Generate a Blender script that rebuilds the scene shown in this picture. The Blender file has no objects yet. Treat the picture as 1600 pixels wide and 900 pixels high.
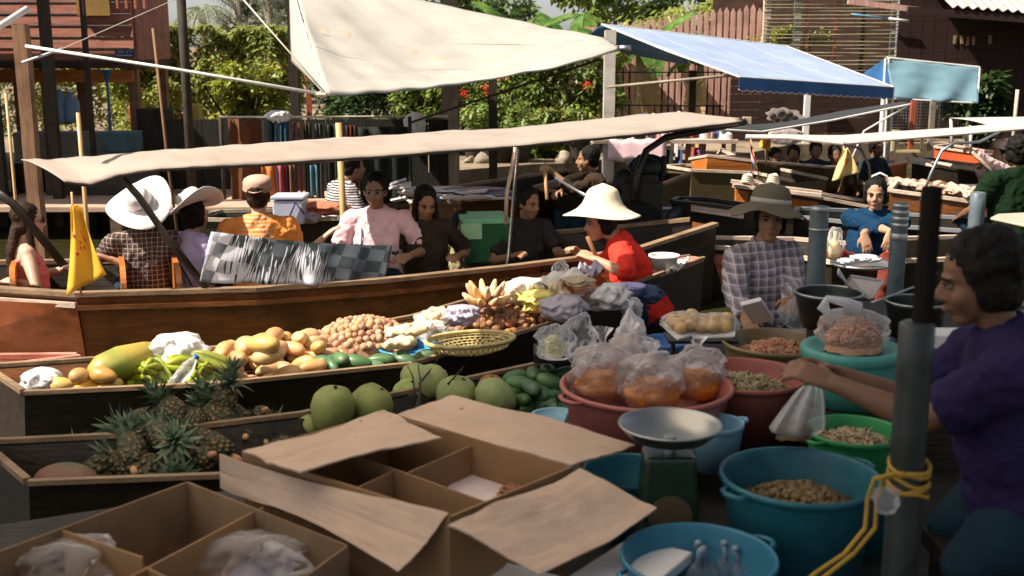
import bpy, bmesh, math, random
from mathutils import Vector, Matrix, Euler, noise
V = Vector
R = math.radians
random.seed(7)
sc = bpy.context.scene
COL = sc.collection
# ---------------------------------------------------------------- camera, sky, sun, exposure
CH, PITCH, F = 2.0, R(12.0), 1778.0
cam = bpy.data.cameras.new('camera'); camo = bpy.data.objects.new('camera', cam); COL.objects.link(camo)
camo.location = (0, 0, CH); camo.rotation_euler = (R(90) - PITCH, 0, 0)
cam.lens = 40.0; cam.sensor_width = 36.0; cam.clip_start = 0.05; cam.clip_end = 2000
cam.dof.use_dof = True; cam.dof.focus_distance = 7.6; cam.dof.aperture_fstop = 3.4
sc.camera = camo
sc.render.engine = 'CYCLES'
sc.cycles.use_denoising = True
sc.cycles.max_bounces = 7; sc.cycles.diffuse_bounces = 3; sc.cycles.glossy_bounces = 3
sc.cycles.transmission_bounces = 4; sc.cycles.transparent_max_bounces = 10
sc.cycles.caustics_reflective = False; sc.cycles.caustics_refractive = False
SUN_EL = R(50); SH = V((-0.955, -0.295))          # horizontal direction towards the sun
world = bpy.data.worlds.new("World"); sc.world = world; world.use_nodes = True
wn = world.node_tree.nodes; wl = world.node_tree.links
bg = wn['Background']; sky = wn.new('ShaderNodeTexSky'); sky.sky_type = 'NISHITA'; sky.sun_disc = False
sky.sun_elevation = SUN_EL; sky.sun_rotation = math.atan2(SH.x, SH.y)
sky.air_density = 1.0; sky.dust_density = 1.2; sky.ozone_density = 1.0
bw = wn.new('ShaderNodeRGBToBW'); wl.new(sky.outputs[0], bw.inputs[0]); hz = wn.new('ShaderNodeMixRGB'); hz.inputs[0].default_value = .75; wl.new(sky.outputs[0], hz.inputs[1]); wl.new(bw.outputs[0], hz.inputs[2]); wl.new(hz.outputs[0], bg.inputs[0])   # hazy white sky
bg.inputs[1].default_value = 0.068
sun = bpy.data.lights.new('sun', 'SUN'); suno = bpy.data.objects.new('sun', sun); COL.objects.link(suno)
sun.energy = 4.8; sun.angle = R(0.5); sun.color = (1.0, 0.91, 0.78)
sdir = V((SH.x * math.cos(SUN_EL), SH.y * math.cos(SUN_EL), math.sin(SUN_EL)))
suno.rotation_euler = sdir.to_track_quat('Z', 'Y').to_euler()
sc.view_settings.view_transform = 'Standard'; sc.view_settings.look = 'None'
sc.view_settings.gamma = 1.0; sc.view_settings.exposure = 1.06; sc.view_settings.use_curve_mapping = False

# ---------------------------------------------------------------- helpers
def ray(u, v):
    x = (u - 800) / F; y = (450 - v) / F
    return V((x, math.cos(PITCH) + y * math.sin(PITCH), -math.sin(PITCH) + y * math.cos(PITCH)))
def at(u, v, z=None, d=None):
    r = ray(u, v)
    t = (z - CH) / r.z if z is not None else d / r.y
    return V((0, 0, CH)) + r * t
def lerp(a, b, t): return a + (b - a) * t
WM = {}
def rotz(a): return Matrix.Rotation(a, 4, 'Z')

class MB:
    def __init__(s): s.bm = bmesh.new()
    def face(s, pts):
        return s.bm.faces.new([s.bm.verts.new(p) for p in pts])
    def box(s, c, size, rot=None):
        hx, hy, hz = [k / 2 for k in size]; c = V(c)
        M = rot.to_matrix() if isinstance(rot, Euler) else (rot or Matrix.Identity(3))
        M = M.to_3x3()
        vs = [s.bm.verts.new(c + M @ V((x, y, z))) for x in (-hx, hx) for y in (-hy, hy) for z in (-hz, hz)]
        for f in ((0,1,3,2),(4,6,7,5),(0,4,5,1),(2,3,7,6),(0,2,6,4),(1,5,7,3)): s.bm.faces.new([vs[i] for i in f])
        return s
    def bar(s, a, b, w, h, up=V((0,0,1))):
        a, b = V(a), V(b); d = b - a; L = d.length; d.normalize()
        x = d.cross(up)
        if x.length < 1e-4: x = V((1,0,0))
        x.normalize(); z = x.cross(d)
        M = Matrix((x, d, z)).transposed()
        return s.box((a + b) / 2, (w, L, h), M)
    def slab(s, pts, off):
        off = V(off); a = [s.bm.verts.new(V(p)) for p in pts]; b = [s.bm.verts.new(V(p) + off) for p in pts]
        n = len(pts); s.bm.faces.new(a); s.bm.faces.new(b[::-1])
        for i in range(n): s.bm.faces.new((a[i], a[(i+1)%n], b[(i+1)%n], b[i]))
        return s
    def tube(s, pts, r, n=8, side=None, cap=True):
        pts = [V(p) for p in pts]; k = len(pts)
        if not isinstance(r, (list, tuple)): r = [r] * k
        rings = []; ref = V(side) if side is not None else None; prev = None
        for i, p in enumerate(pts):
            t = (pts[min(i+1, k-1)] - pts[max(i-1, 0)])
            if t.length < 1e-9: t = V((0,0,1))
            t.normalize()
            if ref is not None: x = ref - t * ref.dot(t)
            elif prev is None:
                q = V((0,0,1)) if abs(t.z) < .9 else V((1,0,0)); x = q - t * q.dot(t)
            else: x = prev - t * prev.dot(t)
            if x.length < 1e-5: x = t.orthogonal()
            x.normalize(); prev = x; y = t.cross(x)
            ra, rb = r[i] if isinstance(r[i], (tuple, list)) else (r[i], r[i])
            rings.append([s.bm.verts.new(p + x * (ra * math.cos(2*math.pi*j/n)) + y * (rb * math.sin(2*math.pi*j/n))) for j in range(n)])
        for a, b in zip(rings, rings[1:]):
            for j in range(n): s.bm.faces.new((a[j], a[(j+1)%n], b[(j+1)%n], b[j]))
        if cap: s.bm.faces.new(rings[0][::-1]); s.bm.faces.new(rings[-1])
        return s
    def limb(s, pts, r, n=12, side=None):
        """tube with rounded ends"""
        pts = [V(p) for p in pts]; s.tube(pts, r, n, side)
        for i in (0, -1):
            q = r[i] if isinstance(r, (list, tuple)) else r
            ra, rb = q if isinstance(q, (tuple, list)) else (q, q)
            m = (ra + rb) / 2
            s.ell(pts[i], (min(ra, rb) ,) * 3 if ra != rb else (ra,) * 3)
        return s
    def ell(s, c, r, M=None, nu=14, nv=9):
        c = V(c); M = M.to_3x3() if M is not None else Matrix.Identity(3)
        top = s.bm.verts.new(c + M @ V((0,0,r[2]))); bot = s.bm.verts.new(c + M @ V((0,0,-r[2]))); rows = []
        for i in range(1, nv):
            a = math.pi * i / nv
            rows.append([s.bm.verts.new(c + M @ V((r[0]*math.sin(a)*math.cos(2*math.pi*j/nu), r[1]*math.sin(a)*math.sin(2*math.pi*j/nu), r[2]*math.cos(a)))) for j in range(nu)])
        for j in range(nu):
            s.bm.faces.new((top, rows[0][j], rows[0][(j+1)%nu])); s.bm.faces.new((bot, rows[-1][(j+1)%nu], rows[-1][j]))
            for a, b in zip(rows, rows[1:]): s.bm.faces.new((a[j], b[j], b[(j+1)%nu], a[(j+1)%nu]))
        return s
    def lathe(s, prof, n=32, M=None, fn=None):
        M = M or Matrix.Identity(4); rows = []
        for (r, z) in prof:
            row = []
            for j in range(n):
                a = 2*math.pi*j/n; p = V((r*math.cos(a), r*math.sin(a), z))
                if fn: p = fn(p, a, r)
                row.append(s.bm.verts.new(M @ p))
            rows.append(row)
        for a, b in zip(rows, rows[1:]):
            for j in range(n): s.bm.faces.new((a[j], a[(j+1)%n], b[(j+1)%n], b[j]))
        for row, (r, z) in ((rows[0], prof[0]), (rows[-1], prof[-1])):
            if r < 1e-3 or True:
                try:
                    if r <= 0.0015: s.bm.faces.new(row)
                except ValueError: pass
        return s
    def grid(s, fn, nu, nv):
        g = [[s.bm.verts.new(fn(i/nu, j/nv)) for j in range(nv+1)] for i in range(nu+1)]
        for i in range(nu):
            for j in range(nv): s.bm.faces.new((g[i][j], g[i+1][j], g[i+1][j+1], g[i][j+1]))
        return s
    def rail(s, pts, w, h):
        """rectangular strip swept along pts, up = Z"""
        pts = [V(p) for p in pts]; rings = []; k = len(pts)
        for i, p in enumerate(pts):
            t = pts[min(i+1,k-1)] - pts[max(i-1,0)]; x = V((t.y, -t.x, 0)).normalized() * (w/2)
            rings.append([s.bm.verts.new(p + q) for q in (x, -x, -x + V((0,0,h)), x + V((0,0,h)))])
        for a, b in zip(rings, rings[1:]):
            for j in range(4): s.bm.faces.new((a[j], a[(j+1)%4], b[(j+1)%4], b[j]))
        s.bm.faces.new(rings[0][::-1]); s.bm.faces.new(rings[-1]); return s
    def jitter(s, amt, scale=8.0, seed=0.0):
        for v in s.bm.verts:
            v.co += noise.noise_vector(v.co * scale + V((seed, seed*1.7, 3))) * amt
        return s
    def build(s, name, mat, parent=None, smooth=False, world=True, mods=None, bevel=0):
        bmesh.ops.recalc_face_normals(s.bm, faces=s.bm.faces)
        if parent is not None and world: bmesh.ops.transform(s.bm, matrix=WM[parent.name].inverted(), verts=s.bm.verts)
        me = bpy.data.meshes.new(name); s.bm.to_mesh(me); s.bm.free()
        if smooth: me.polygons.foreach_set('use_smooth', [True] * len(me.polygons))
        me.materials.append(mat)
        o = bpy.data.objects.new(name, me); COL.objects.link(o)
        if parent is not None: o.parent = parent; WM[o.name] = WM[parent.name]
        else: WM[o.name] = Matrix.Identity(4)
        if bevel:
            m = o.modifiers.new('b', 'BEVEL'); m.width = bevel; m.segments = 2; m.limit_method = 'ANGLE'
        return o

def tag(o, label=None, cat=None, group=None, kind=None):
    if label: o['label'] = label
    if cat: o['category'] = cat
    if group: o['group'] = group
    if kind: o['kind'] = kind
    return o
def thing(name, label, cat, loc=(0,0,0), rz=0, group=None):
    o = bpy.data.objects.new(name, None); COL.objects.link(o); o.empty_display_size = .1
    o.location = loc; o.rotation_euler = (0, 0, rz)
    WM[o.name] = Matrix.Translation(V(loc)) @ rotz(rz)
    return tag(o, label, cat, group)
def dup(root, loc, rot=(0,0,0), scale=None, label=None, group=None):
    r = root.copy(); COL.objects.link(r); r.location = loc; r.rotation_euler = rot
    if scale: r.scale = (scale,)*3 if not hasattr(scale, '__len__') else scale
    if label: r['label'] = label
    if group: r['group'] = group
    for ch in list(root.children):
        c = ch.copy(); COL.objects.link(c); c.parent = r
        for g in ch.children:
            d = g.copy(); COL.objects.link(d); d.parent = c
    return r
def solid(o, t, off=-1):
    m = o.modifiers.new('s', 'SOLIDIFY'); m.thickness = t; m.offset = off; return o
def subd(o, n=1):
    m = o.modifiers.new('u', 'SUBSURF'); m.levels = n; m.render_levels = n; return o

# ---------------------------------------------------------------- materials
MATS = {}
def mat(name, col, rough=.6, metal=0., var=.18, vs=4., bump=0., bs=40., st=(1,1,1), col2=None, spec=.4, trl=0., sub=0., coat=0., stain=0.):
    if name in MATS: return MATS[name]
    m = bpy.data.materials.new(name); m.use_nodes = True; nt = m.node_tree; N = nt.nodes; L = nt.links
    b = N['Principled BSDF']; out = N['Material Output']
    tc = N.new('ShaderNodeTexCoord'); mp = N.new('ShaderNodeMapping'); mp.inputs['Scale'].default_value = st
    L.new(tc.outputs['Object'], mp.inputs[0])
    nz = N.new('ShaderNodeTexNoise'); nz.inputs['Scale'].default_value = vs; nz.inputs['Detail'].default_value = 5; nz.inputs['Roughness'].default_value = .65
    L.new(mp.outputs[0], nz.inputs['Vector'])
    rp = N.new('ShaderNodeValToRGB'); rp.color_ramp.elements[0].position = .3; rp.color_ramp.elements[1].position = .7
    c = V(col); c2 = V(col2) if col2 else c * (1 + var)
    c1 = c if col2 else c * (1 - var)
    rp.color_ramp.elements[0].color = (*c1, 1); rp.color_ramp.elements[1].color = (*c2, 1)
    L.new(nz.outputs[0], rp.inputs[0]); last = rp.outputs[0]
    if stain:
        n2 = N.new('ShaderNodeTexNoise'); n2.inputs['Scale'].default_value = vs * 1.7; n2.inputs['Detail'].default_value = 8
        L.new(tc.outputs['Object'], n2.inputs['Vector'])
        r2 = N.new('ShaderNodeValToRGB'); r2.color_ramp.elements[0].position = .52; r2.color_ramp.elements[1].position = .68
        r2.color_ramp.elements[0].color = (0,0,0,1); r2.color_ramp.elements[1].color = (stain,)*3 + (1,)
        L.new(n2.outputs[0], r2.inputs[0])
        mx = N.new('ShaderNodeMixRGB'); mx.blend_type = 'MIX'; L.new(r2.outputs[0], mx.inputs[0]); L.new(last, mx.inputs[1])
        mx.inputs[2].default_value = (*(c * .35), 1); last = mx.outputs[0]
    L.new(last, b.inputs['Base Color'])
    b.inputs['Roughness'].default_value = rough; b.inputs['Metallic'].default_value = metal
    b.inputs['Specular IOR Level'].default_value = spec; b.inputs['Coat Weight'].default_value = coat; b.inputs['Coat Roughness'].default_value = .15
    if sub: b.inputs['Subsurface Weight'].default_value = sub; b.inputs['Subsurface Radius'].default_value = (.02,.008,.004); b.inputs['Subsurface Scale'].default_value = .5
    if bump:
        n3 = N.new('ShaderNodeTexNoise'); n3.inputs['Scale'].default_value = bs; n3.inputs['Detail'].default_value = 4
        L.new(mp.outputs[0], n3.inputs['Vector']); bp = N.new('ShaderNodeBump'); bp.inputs['Strength'].default_value = bump; bp.inputs['Distance'].default_value = .01
        L.new(n3.outputs[0], bp.inputs['Height']); L.new(bp.outputs[0], b.inputs['Normal'])
    if trl:
        t = N.new('ShaderNodeBsdfTranslucent'); L.new(last, t.inputs[0]); ms = N.new('ShaderNodeMixShader'); ms.inputs[0].default_value = trl
        L.new(b.outputs[0], ms.inputs[1]); L.new(t.outputs[0], ms.inputs[2]); L.new(ms.outputs[0], out.inputs[0])
    MATS[name] = m; return m
def vary(m, hue=.03, val=.3, sat=.15):
    """per-object colour differences (ripeness, age)"""
    N = m.node_tree.nodes; L = m.node_tree.links; b = N['Principled BSDF']; src = b.inputs['Base Color'].links[0].from_socket
    oi = N.new('ShaderNodeObjectInfo'); hs = N.new('ShaderNodeHueSaturation'); L.new(src, hs.inputs['Color'])
    for k, (nm, a, c) in enumerate((('Hue', .5, hue), ('Value', 1., val), ('Saturation', 1., sat))):
        ml = N.new('ShaderNodeMath'); ml.operation = 'MULTIPLY'; ml.inputs[1].default_value = 1 + 7.13*k; L.new(oi.outputs['Random'], ml.inputs[0])
        fr = N.new('ShaderNodeMath'); fr.operation = 'FRACT'; L.new(ml.outputs[0], fr.inputs[0])
        mr = N.new('ShaderNodeMapRange'); mr.inputs[3].default_value = a - c; mr.inputs[4].default_value = a + c; L.new(fr.outputs[0], mr.inputs[0]); L.new(mr.outputs[0], hs.inputs[nm])
    L.new(hs.outputs[0], b.inputs['Base Color']); return m
def wood(name, col, rough=.45, coat=.2, ax='x', var=.35, stain=.6):
    st = {'x': (.6,9,9), 'y': (9,.6,9), 'z': (9,9,.6)}[ax]
    return mat(name, col, rough, var=var, vs=2.5, bump=.35, bs=6, st=st, coat=coat, stain=stain)
def leafmat(name, c_dark, c_light, trl=.35, rough=.45):
    m = bpy.data.materials.new(name); m.use_nodes = True; N = m.node_tree.nodes; L = m.node_tree.links
    b = N['Principled BSDF']; at_ = N.new('ShaderNodeAttribute'); at_.attribute_name = 'tint'
    rp = N.new('ShaderNodeValToRGB'); rp.color_ramp.elements[0].color = (*c_dark, 1); rp.color_ramp.elements[1].color = (*c_light, 1)
    L.new(at_.outputs['Fac'], rp.inputs[0]); L.new(rp.outputs[0], b.inputs['Base Color']); b.inputs['Roughness'].default_value = rough
    t = N.new('ShaderNodeBsdfTranslucent'); L.new(rp.outputs[0], t.inputs[0]); ms = N.new('ShaderNodeMixShader'); ms.inputs[0].default_value = trl
    L.new(b.outputs[0], ms.inputs[1]); L.new(t.outputs[0], ms.inputs[2]); L.new(ms.outputs[0], N['Material Output'].inputs[0])
    return m
def film(name, col=(.85,.85,.88), dens=(.15,.6), scale=18., rough=.12):
    """thin crinkled clear plastic"""
    m = bpy.data.materials.new(name); m.use_nodes = True; N = m.node_tree.nodes; L = m.node_tree.links
    b = N['Principled BSDF']; b.inputs['Base Color'].default_value = (*col, 1); b.inputs['Roughness'].default_value = rough; b.inputs['Specular IOR Level'].default_value = .9
    tc = N.new('ShaderNodeTexCoord'); nz = N.new('ShaderNodeTexNoise'); nz.inputs['Scale'].default_value = scale; nz.inputs['Detail'].default_value = 6; nz.inputs['Distortion'].default_value = 1.2
    L.new(tc.outputs['Object'], nz.inputs['Vector'])
    bp = N.new('ShaderNodeBump'); bp.inputs['Strength'].default_value = .9; bp.inputs['Distance'].default_value = .012
    L.new(nz.outputs[0], bp.inputs['Height']); L.new(bp.outputs[0], b.inputs['Normal'])
    lw = N.new('ShaderNodeLayerWeight'); lw.inputs[0].default_value = .35; L.new(bp.outputs[0], lw.inputs['Normal'])
    mr = N.new('ShaderNodeMapRange'); mr.inputs[1].default_value = 0; mr.inputs[2].default_value = .8; mr.inputs[3].default_value = dens[0]; mr.inputs[4].default_value = dens[1]
    L.new(lw.outputs['Fresnel'], mr.inputs[0])
    tr = N.new('ShaderNodeBsdfTransparent'); ms = N.new('ShaderNodeMixShader'); L.new(mr.outputs[0], ms.inputs[0])
    L.new(tr.outputs[0], ms.inputs[1]); L.new(b.outputs[0], ms.inputs[2]); L.new(ms.outputs[0], N['Material Output'].inputs[0])
    return m
def plaid(name, base, line1, line2, scale=14., w=.35, st=(1,1,1)):
    m = bpy.data.materials.new(name); m.use_nodes = True; N = m.node_tree.nodes; L = m.node_tree.links
    b = N['Principled BSDF']; b.inputs['Roughness'].default_value = .85; b.inputs['Specular IOR Level'].default_value = .15
    tc = N.new('ShaderNodeTexCoord'); last = None
    ns = N.new('ShaderNodeTexNoise'); ns.inputs['Scale'].default_value = 3; L.new(tc.outputs['Object'], ns.inputs['Vector'])
    mv = N.new('ShaderNodeVectorMath'); mv.operation = 'MULTIPLY_ADD'; L.new(ns.outputs['Color'], mv.inputs[0]); mv.inputs[1].default_value = (.05,.05,.05); L.new(tc.outputs['Object'], mv.inputs[2])
    col = None
    for k, (ax, lc, sc_, th) in enumerate((('X', line1, scale, w), ('Z', line1, scale, w), ('X', line2, scale*1, .07), ('Z', line2, scale*1, .07))):
        wv = N.new('ShaderNodeTexWave'); wv.bands_direction = ax; wv.inputs['Scale'].default_value = sc_ * .32; wv.wave_profile = 'SIN'
        wv.inputs['Phase Offset'].default_value = 0 if k < 2 else 2.4
        L.new(mv.outputs[0], wv.inputs['Vector'])
        mr = N.new('ShaderNodeMapRange'); mr.inputs[1].default_value = 1 - th; mr.inputs[2].default_value = min(1 - th + .12, 1.0); mr.inputs[4].default_value = .5 if k < 2 else .8
        L.new(wv.outputs['Fac'], mr.inputs[0])
        mx = N.new('ShaderNodeMixRGB'); L.new(mr.outputs[0], mx.inputs[0])
        if col is None: mx.inputs[1].default_value = (*base, 1)
        else: L.new(col, mx.inputs[1])
        mx.inputs[2].default_value = (*lc, 1); col = mx.outputs[0]
    L.new(col, b.inputs['Base Color']); return m

m_teak = wood('teak', (.18,.064,.018), coat=.45, rough=.4); m_teakz = wood('teak_upright', (.17,.07,.03), ax='z')
m_orange = wood('varnished_orange_wood', (.50,.16,.03), coat=.5, stain=.3)
m_redwood = wood('red_painted_wood', (.42,.10,.045), coat=.3, stain=.3)
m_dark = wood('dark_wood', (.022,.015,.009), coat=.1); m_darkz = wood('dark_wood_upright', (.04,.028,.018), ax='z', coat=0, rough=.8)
m_greyw = wood('weathered_wood', (.30,.25,.19), coat=0, rough=.8); m_palew = wood('pale_plank', (.55,.42,.33), coat=0, rough=.7, stain=.3)
m_rim = wood('worn_rim_wood', (.26,.17,.10), coat=.1, rough=.55)
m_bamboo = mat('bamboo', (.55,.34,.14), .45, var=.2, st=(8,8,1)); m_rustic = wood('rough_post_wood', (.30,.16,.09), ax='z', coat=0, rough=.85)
m_white = mat('white_paint', (.72,.70,.66), .6, var=.08, stain=.3); m_conc = mat('concrete', (.42,.39,.35), .9, bump=.4, stain=.4)
m_tarp = mat('cream_tarpaulin', (.58,.54,.48), .8, var=.05, vs=1.5, bump=.35, bs=5, st=(1,3,3), trl=.30, stain=.12)
m_canopy = mat('beige_canvas', (.39,.32,.27), .85, var=.07, vs=2, bump=.3, bs=6, st=(.6,3,3), trl=.10, stain=.15)
m_canopyw = mat('off_white_canvas', (.60,.53,.48), .85, var=.06, vs=2, trl=.15)
m_canopyg = mat('dark_grey_canvas', (.03,.032,.035), .8, var=.2)
m_blue = mat('blue_canopy_cloth', (.34,.42,.60), .7, var=.1, vs=1.2, bump=.2, bs=5, trl=.12, stain=.12)
m_blued = mat('deep_blue_valance', (.03,.12,.30), .7, var=.3, vs=3, trl=.1); m_bluegrey = mat('blue_grey_tarpaulin', (.15,.26,.32), .6, var=.15, vs=1.5, bump=.4, bs=4, trl=.15)
m_metal = mat('galvanised_metal', (.45,.46,.46), .38, metal=.9, var=.15); m_black = mat('black_rubber', (.012,.012,.012), .5)
m_shade = mat('added_shade_cloth', (.84,.80,.75), .9, var=.04, trl=.95)
m_rope = mat('pale_rope', (.6,.52,.42), .9)
# ================================================================ SETTING
def struct(o): return tag(o, kind='structure')
# water
def watermat():
    m = bpy.data.materials.new('canal_water'); m.use_nodes = True; N = m.node_tree.nodes; L = m.node_tree.links; b = N['Principled BSDF']
    b.inputs['Base Color'].default_value = (.030, .028, .010, 1); b.inputs['Roughness'].default_value = .06; b.inputs['IOR'].default_value = 1.33
    tc = N.new('ShaderNodeTexCoord'); mp = N.new('ShaderNodeMapping'); mp.inputs['Scale'].default_value = (1.6, 4.2, 1); mp.inputs['Rotation'].default_value = (0,0,R(14)); L.new(tc.outputs['Object'], mp.inputs[0])
    n1 = N.new('ShaderNodeTexNoise'); n1.inputs['Scale'].default_value = 2.2; n1.inputs['Detail'].default_value = 5; n1.inputs['Distortion'].default_value = .8; L.new(mp.outputs[0], n1.inputs['Vector'])
    bp = N.new('ShaderNodeBump'); bp.inputs['Strength'].default_value = .55; bp.inputs['Distance'].default_value = .09; L.new(n1.outputs[0], bp.inputs['Height']); L.new(bp.outputs[0], b.inputs['Normal'])
    return m
w = MB(); w.face([(-60,-15,0),(80,-15,0),(80,40,0),(-60,40,0)]); struct(w.build('water', watermat()))
m_ground = mat('sandy_soil', (.24,.18,.12), .95, var=.35, vs=1.2, bump=.6, bs=12, stain=.6)
poly = [(-500,13.9),(-1.9,13.9),(.3,15.6),(3,16.4),(4.6,18.8),(12,19.6),(500,19.6),(500,900),(-500,900)]
g = MB(); g.slab([(x, y, .42) for x, y in poly], (0,0,-1.6)); struct(g.build('ground', m_ground))

# ---- leaf masses
def leaves(name, mtl, parent, pts_fn, n, size, seed=1, droop=.3, aspect=.42, world=True, tint_fn=None):
    rnd = random.Random(seed); verts = []; faces = []; tints = []
    inv = WM[parent.name].inverted() if parent is not None else Matrix.Identity(4)
    for i in range(n):
        p = pts_fn(rnd)
        if p is None: continue
        p = V(p); a = rnd.uniform(0, 2*math.pi); el = rnd.uniform(-.9, .5) - droop
        d = V((math.cos(a)*math.cos(el), math.sin(a)*math.cos(el), math.sin(el))); sd = d.cross(V((0,0,1))).normalized()
        sd = (sd + d.cross(sd) * rnd.uniform(-.7,.7)).normalized(); s = size * rnd.uniform(.6, 1.35); w_ = s * aspect
        b0 = inv @ p; q = [V((0,0,0)), d*s*.45 + sd*w_*.5, d*s, d*s*.45 - sd*w_*.5]
        k = len(verts); verts += [b0 + x for x in q]; faces.append((k, k+1, k+2, k+3))
        base = noise.noise(p * 1.6) * .5 + .5
        tints.append(min(1, max(0, base * .55 + rnd.random() * .5)))
    me = bpy.data.meshes.new(name); me.from_pydata(verts, [], faces); me.materials.append(mtl)
    a = me.attributes.new('tint', 'FLOAT', 'FACE'); a.data.foreach_set('value', tints)
    o = bpy.data.objects.new(name, me); COL.objects.link(o)
    if parent is not None: o.parent = parent; WM[o.name] = WM[parent.name]
    return o
def clumpfn(c, r, nclump, seed, cr=.3, solid_=False):
    """points in many small clumps spread over an ellipsoid"""
    rn = random.Random(seed); cl = []
    c = V(c)
    for i in range(nclump):
        d = V((rn.gauss(0,1), rn.gauss(0,1), rn.gauss(0,1))).normalized() * (rn.uniform(.35,1) ** .5)
        cl.append((c + V((d.x*r[0], d.y*r[1], d.z*r[2])), rn.uniform(.5,1.2) * cr))
    def f(rnd):
        k, q = rnd.choice(cl); d = V((rnd.gauss(0,1), rnd.gauss(0,1), rnd.gauss(0,.8)))
        d = d.normalized() * q * rnd.uniform(.4, 1); p = k + d
        return p if p.z > .42 else None
    return f
L_vine = leafmat('vine_leaves', (.06,.11,.012), (.62,.64,.18), .45); L_bush = leafmat('bush_leaves', (.03,.07,.012), (.34,.42,.09))
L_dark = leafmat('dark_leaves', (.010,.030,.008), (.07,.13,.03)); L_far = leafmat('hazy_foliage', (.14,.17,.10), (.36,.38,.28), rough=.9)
L_yel = leafmat('yellow_green_leaves', (.14,.19,.02), (.48,.48,.07)); L_red = leafmat('red_petals', (.5,.03,.015), (.8,.10,.04))
def bush(name, label, c, r, n, size, mtl, seed, ncl=40, cr=.3, cat='bush', stems=5, group=None, flowers=0, parts='foliage'):
    t = thing(name, label, cat, (c[0], c[1], .42), group=group)
    leaves(parts, mtl, t, clumpfn(c, r, ncl, seed, cr), n, size, seed)
    st = MB(); rn = random.Random(seed)
    for k in range(stems):
        x = c[0] + rn.uniform(-.5,.5)*r[0]; y = c[1] + rn.uniform(-.4,.4)*r[1]
        st.tube([(x, y, .3), (x+rn.uniform(-.15,.15), y, c[2]*.5+.2), (x+rn.uniform(-.4,.4), y+rn.uniform(-.2,.2), c[2]+r[2]*.5)], [.035,.025,.012], 6)
    st.build('stem', m_darkz, t)
    if flowers:
        for k in range(flowers):
            fx = V((c[0]+rn.uniform(-.9,.9)*r[0], c[1]-r[1]*.85-.1, c[2]+rn.uniform(-.5,.85)*r[2]))
            leaves('flower_cluster', L_red, t, lambda q, fx=fx: fx + V((q.gauss(0,.045), q.gauss(0,.045), q.gauss(0,.035))), 60, .05, k+50)
    return t
# vine hedge between the left house and the tarpaulin
def boxfn(x0,x1,y0,y1,z0,z1f):
    def f(r):
        x = r.uniform(x0,x1); top = z1f(x); z = z0 + (top - z0) * r.random() ** .8
        n = noise.noise(V((x*1.7, z*1.7, 4))); y = y0 + (n*.5+.5)*(y1-y0)*.9 + r.uniform(-.12,.12)
        if noise.noise(V((x*2.6, z*2.6, 9))) < -.38 and r.random() < .8: return None
        return V((x,y,z))
    return f
t = thing('vine_hedge', 'bright green tangled vine hedge beside the wooden house at left', 'hedge', (-5, 18.8, .42))
leaves('foliage', L_vine, t, boxfn(-6.5,-3.4,18.2,19.4,.5,lambda x: 2.32+.22*noise.noise(V((x*2.5,0,1)))), 21000, .115, 3)
b_ = MB()
for k in range(16): b_.box((-6.4+k*.2, 19.3, 1.2), (.09,.02,1.6+.1*math.sin(k*3)))
b_.build('backing_board', m_redwood, t)
t = thing('hedge_under_house', 'sunlit vines seen between the stilts of the wooden house', 'hedge', (-8, 20.5, .42))
leaves('foliage', L_vine, t, boxfn(-9.6,-6.3,20.2,21.2,.5,lambda x: 2.2), 9000, .13, 5)
bush('leafy_shrub', 'yellow green shrub at the foot of the vine hedge', (-3.95,17.3,1.1), (.62,.5,.62), 4200, .12, L_yel, 11, 30, .26)
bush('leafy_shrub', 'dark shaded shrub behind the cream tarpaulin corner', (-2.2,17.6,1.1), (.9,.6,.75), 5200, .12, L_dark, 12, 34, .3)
bush('leafy_shrub', 'green shrub just left of the thick dark post', (-1.25,17.2,1.1), (.55,.45,.8), 4200, .11, L_bush, 13, 30, .26)
bush('flowering_bush', 'big glossy bush with red flower clusters left of the concrete post', (.55,17.8,1.28), (1.05,.7,.95), 17000, .105, L_bush, 14, 70, .28, flowers=7, stems=7)
bush('flowering_bush', 'smaller pink flowered bush between the two dark posts', (-.62,17.0,1.15), (.36,.4,.72), 3800, .09, L_bush, 15, 26, .2, flowers=3)
bush('leafy_shrub', 'low dark plants at the foot of the flowering bush', (.35,16.6,.75), (.75,.3,.3), 3000, .1, L_bush, 16, 26, .2)
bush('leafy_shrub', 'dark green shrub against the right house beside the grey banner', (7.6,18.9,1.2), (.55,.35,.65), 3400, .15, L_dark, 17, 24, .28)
bush('leafy_shrub', 'green shrub behind the picket fence', (3.6,22.5,2.0), (1.5,.7,.9), 5000, .16, L_vine, 18, 40, .4)
bush('roof_creeper', 'thin creeper growing along the bamboo lattice', (5.0,20.6,2.0), (.85,.15,.4), 900, .11, L_yel, 19, 24, .2)
# dense backdrop trees
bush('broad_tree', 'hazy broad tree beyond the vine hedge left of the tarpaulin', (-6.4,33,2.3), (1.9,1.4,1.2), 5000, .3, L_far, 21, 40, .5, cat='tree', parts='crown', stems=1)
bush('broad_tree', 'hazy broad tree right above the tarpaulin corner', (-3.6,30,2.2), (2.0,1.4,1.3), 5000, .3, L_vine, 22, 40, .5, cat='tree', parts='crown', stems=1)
bush('broad_tree', 'dark tree behind the banana plants', (.8,26,2.4), (2.8,1.3,2.6), 12000, .22, L_bush, 23, 80, .5, cat='tree', parts='crown', stems=3)
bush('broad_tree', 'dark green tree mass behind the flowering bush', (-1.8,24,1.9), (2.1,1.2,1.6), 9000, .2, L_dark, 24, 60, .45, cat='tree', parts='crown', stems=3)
bush('broad_tree', 'tree behind the picket fence and lattice', (5.2,27,2.6), (2.6,1.2,2.3), 9000, .24, L_dark, 25, 60, .5, cat='tree', parts='crown', stems=3)
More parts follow.
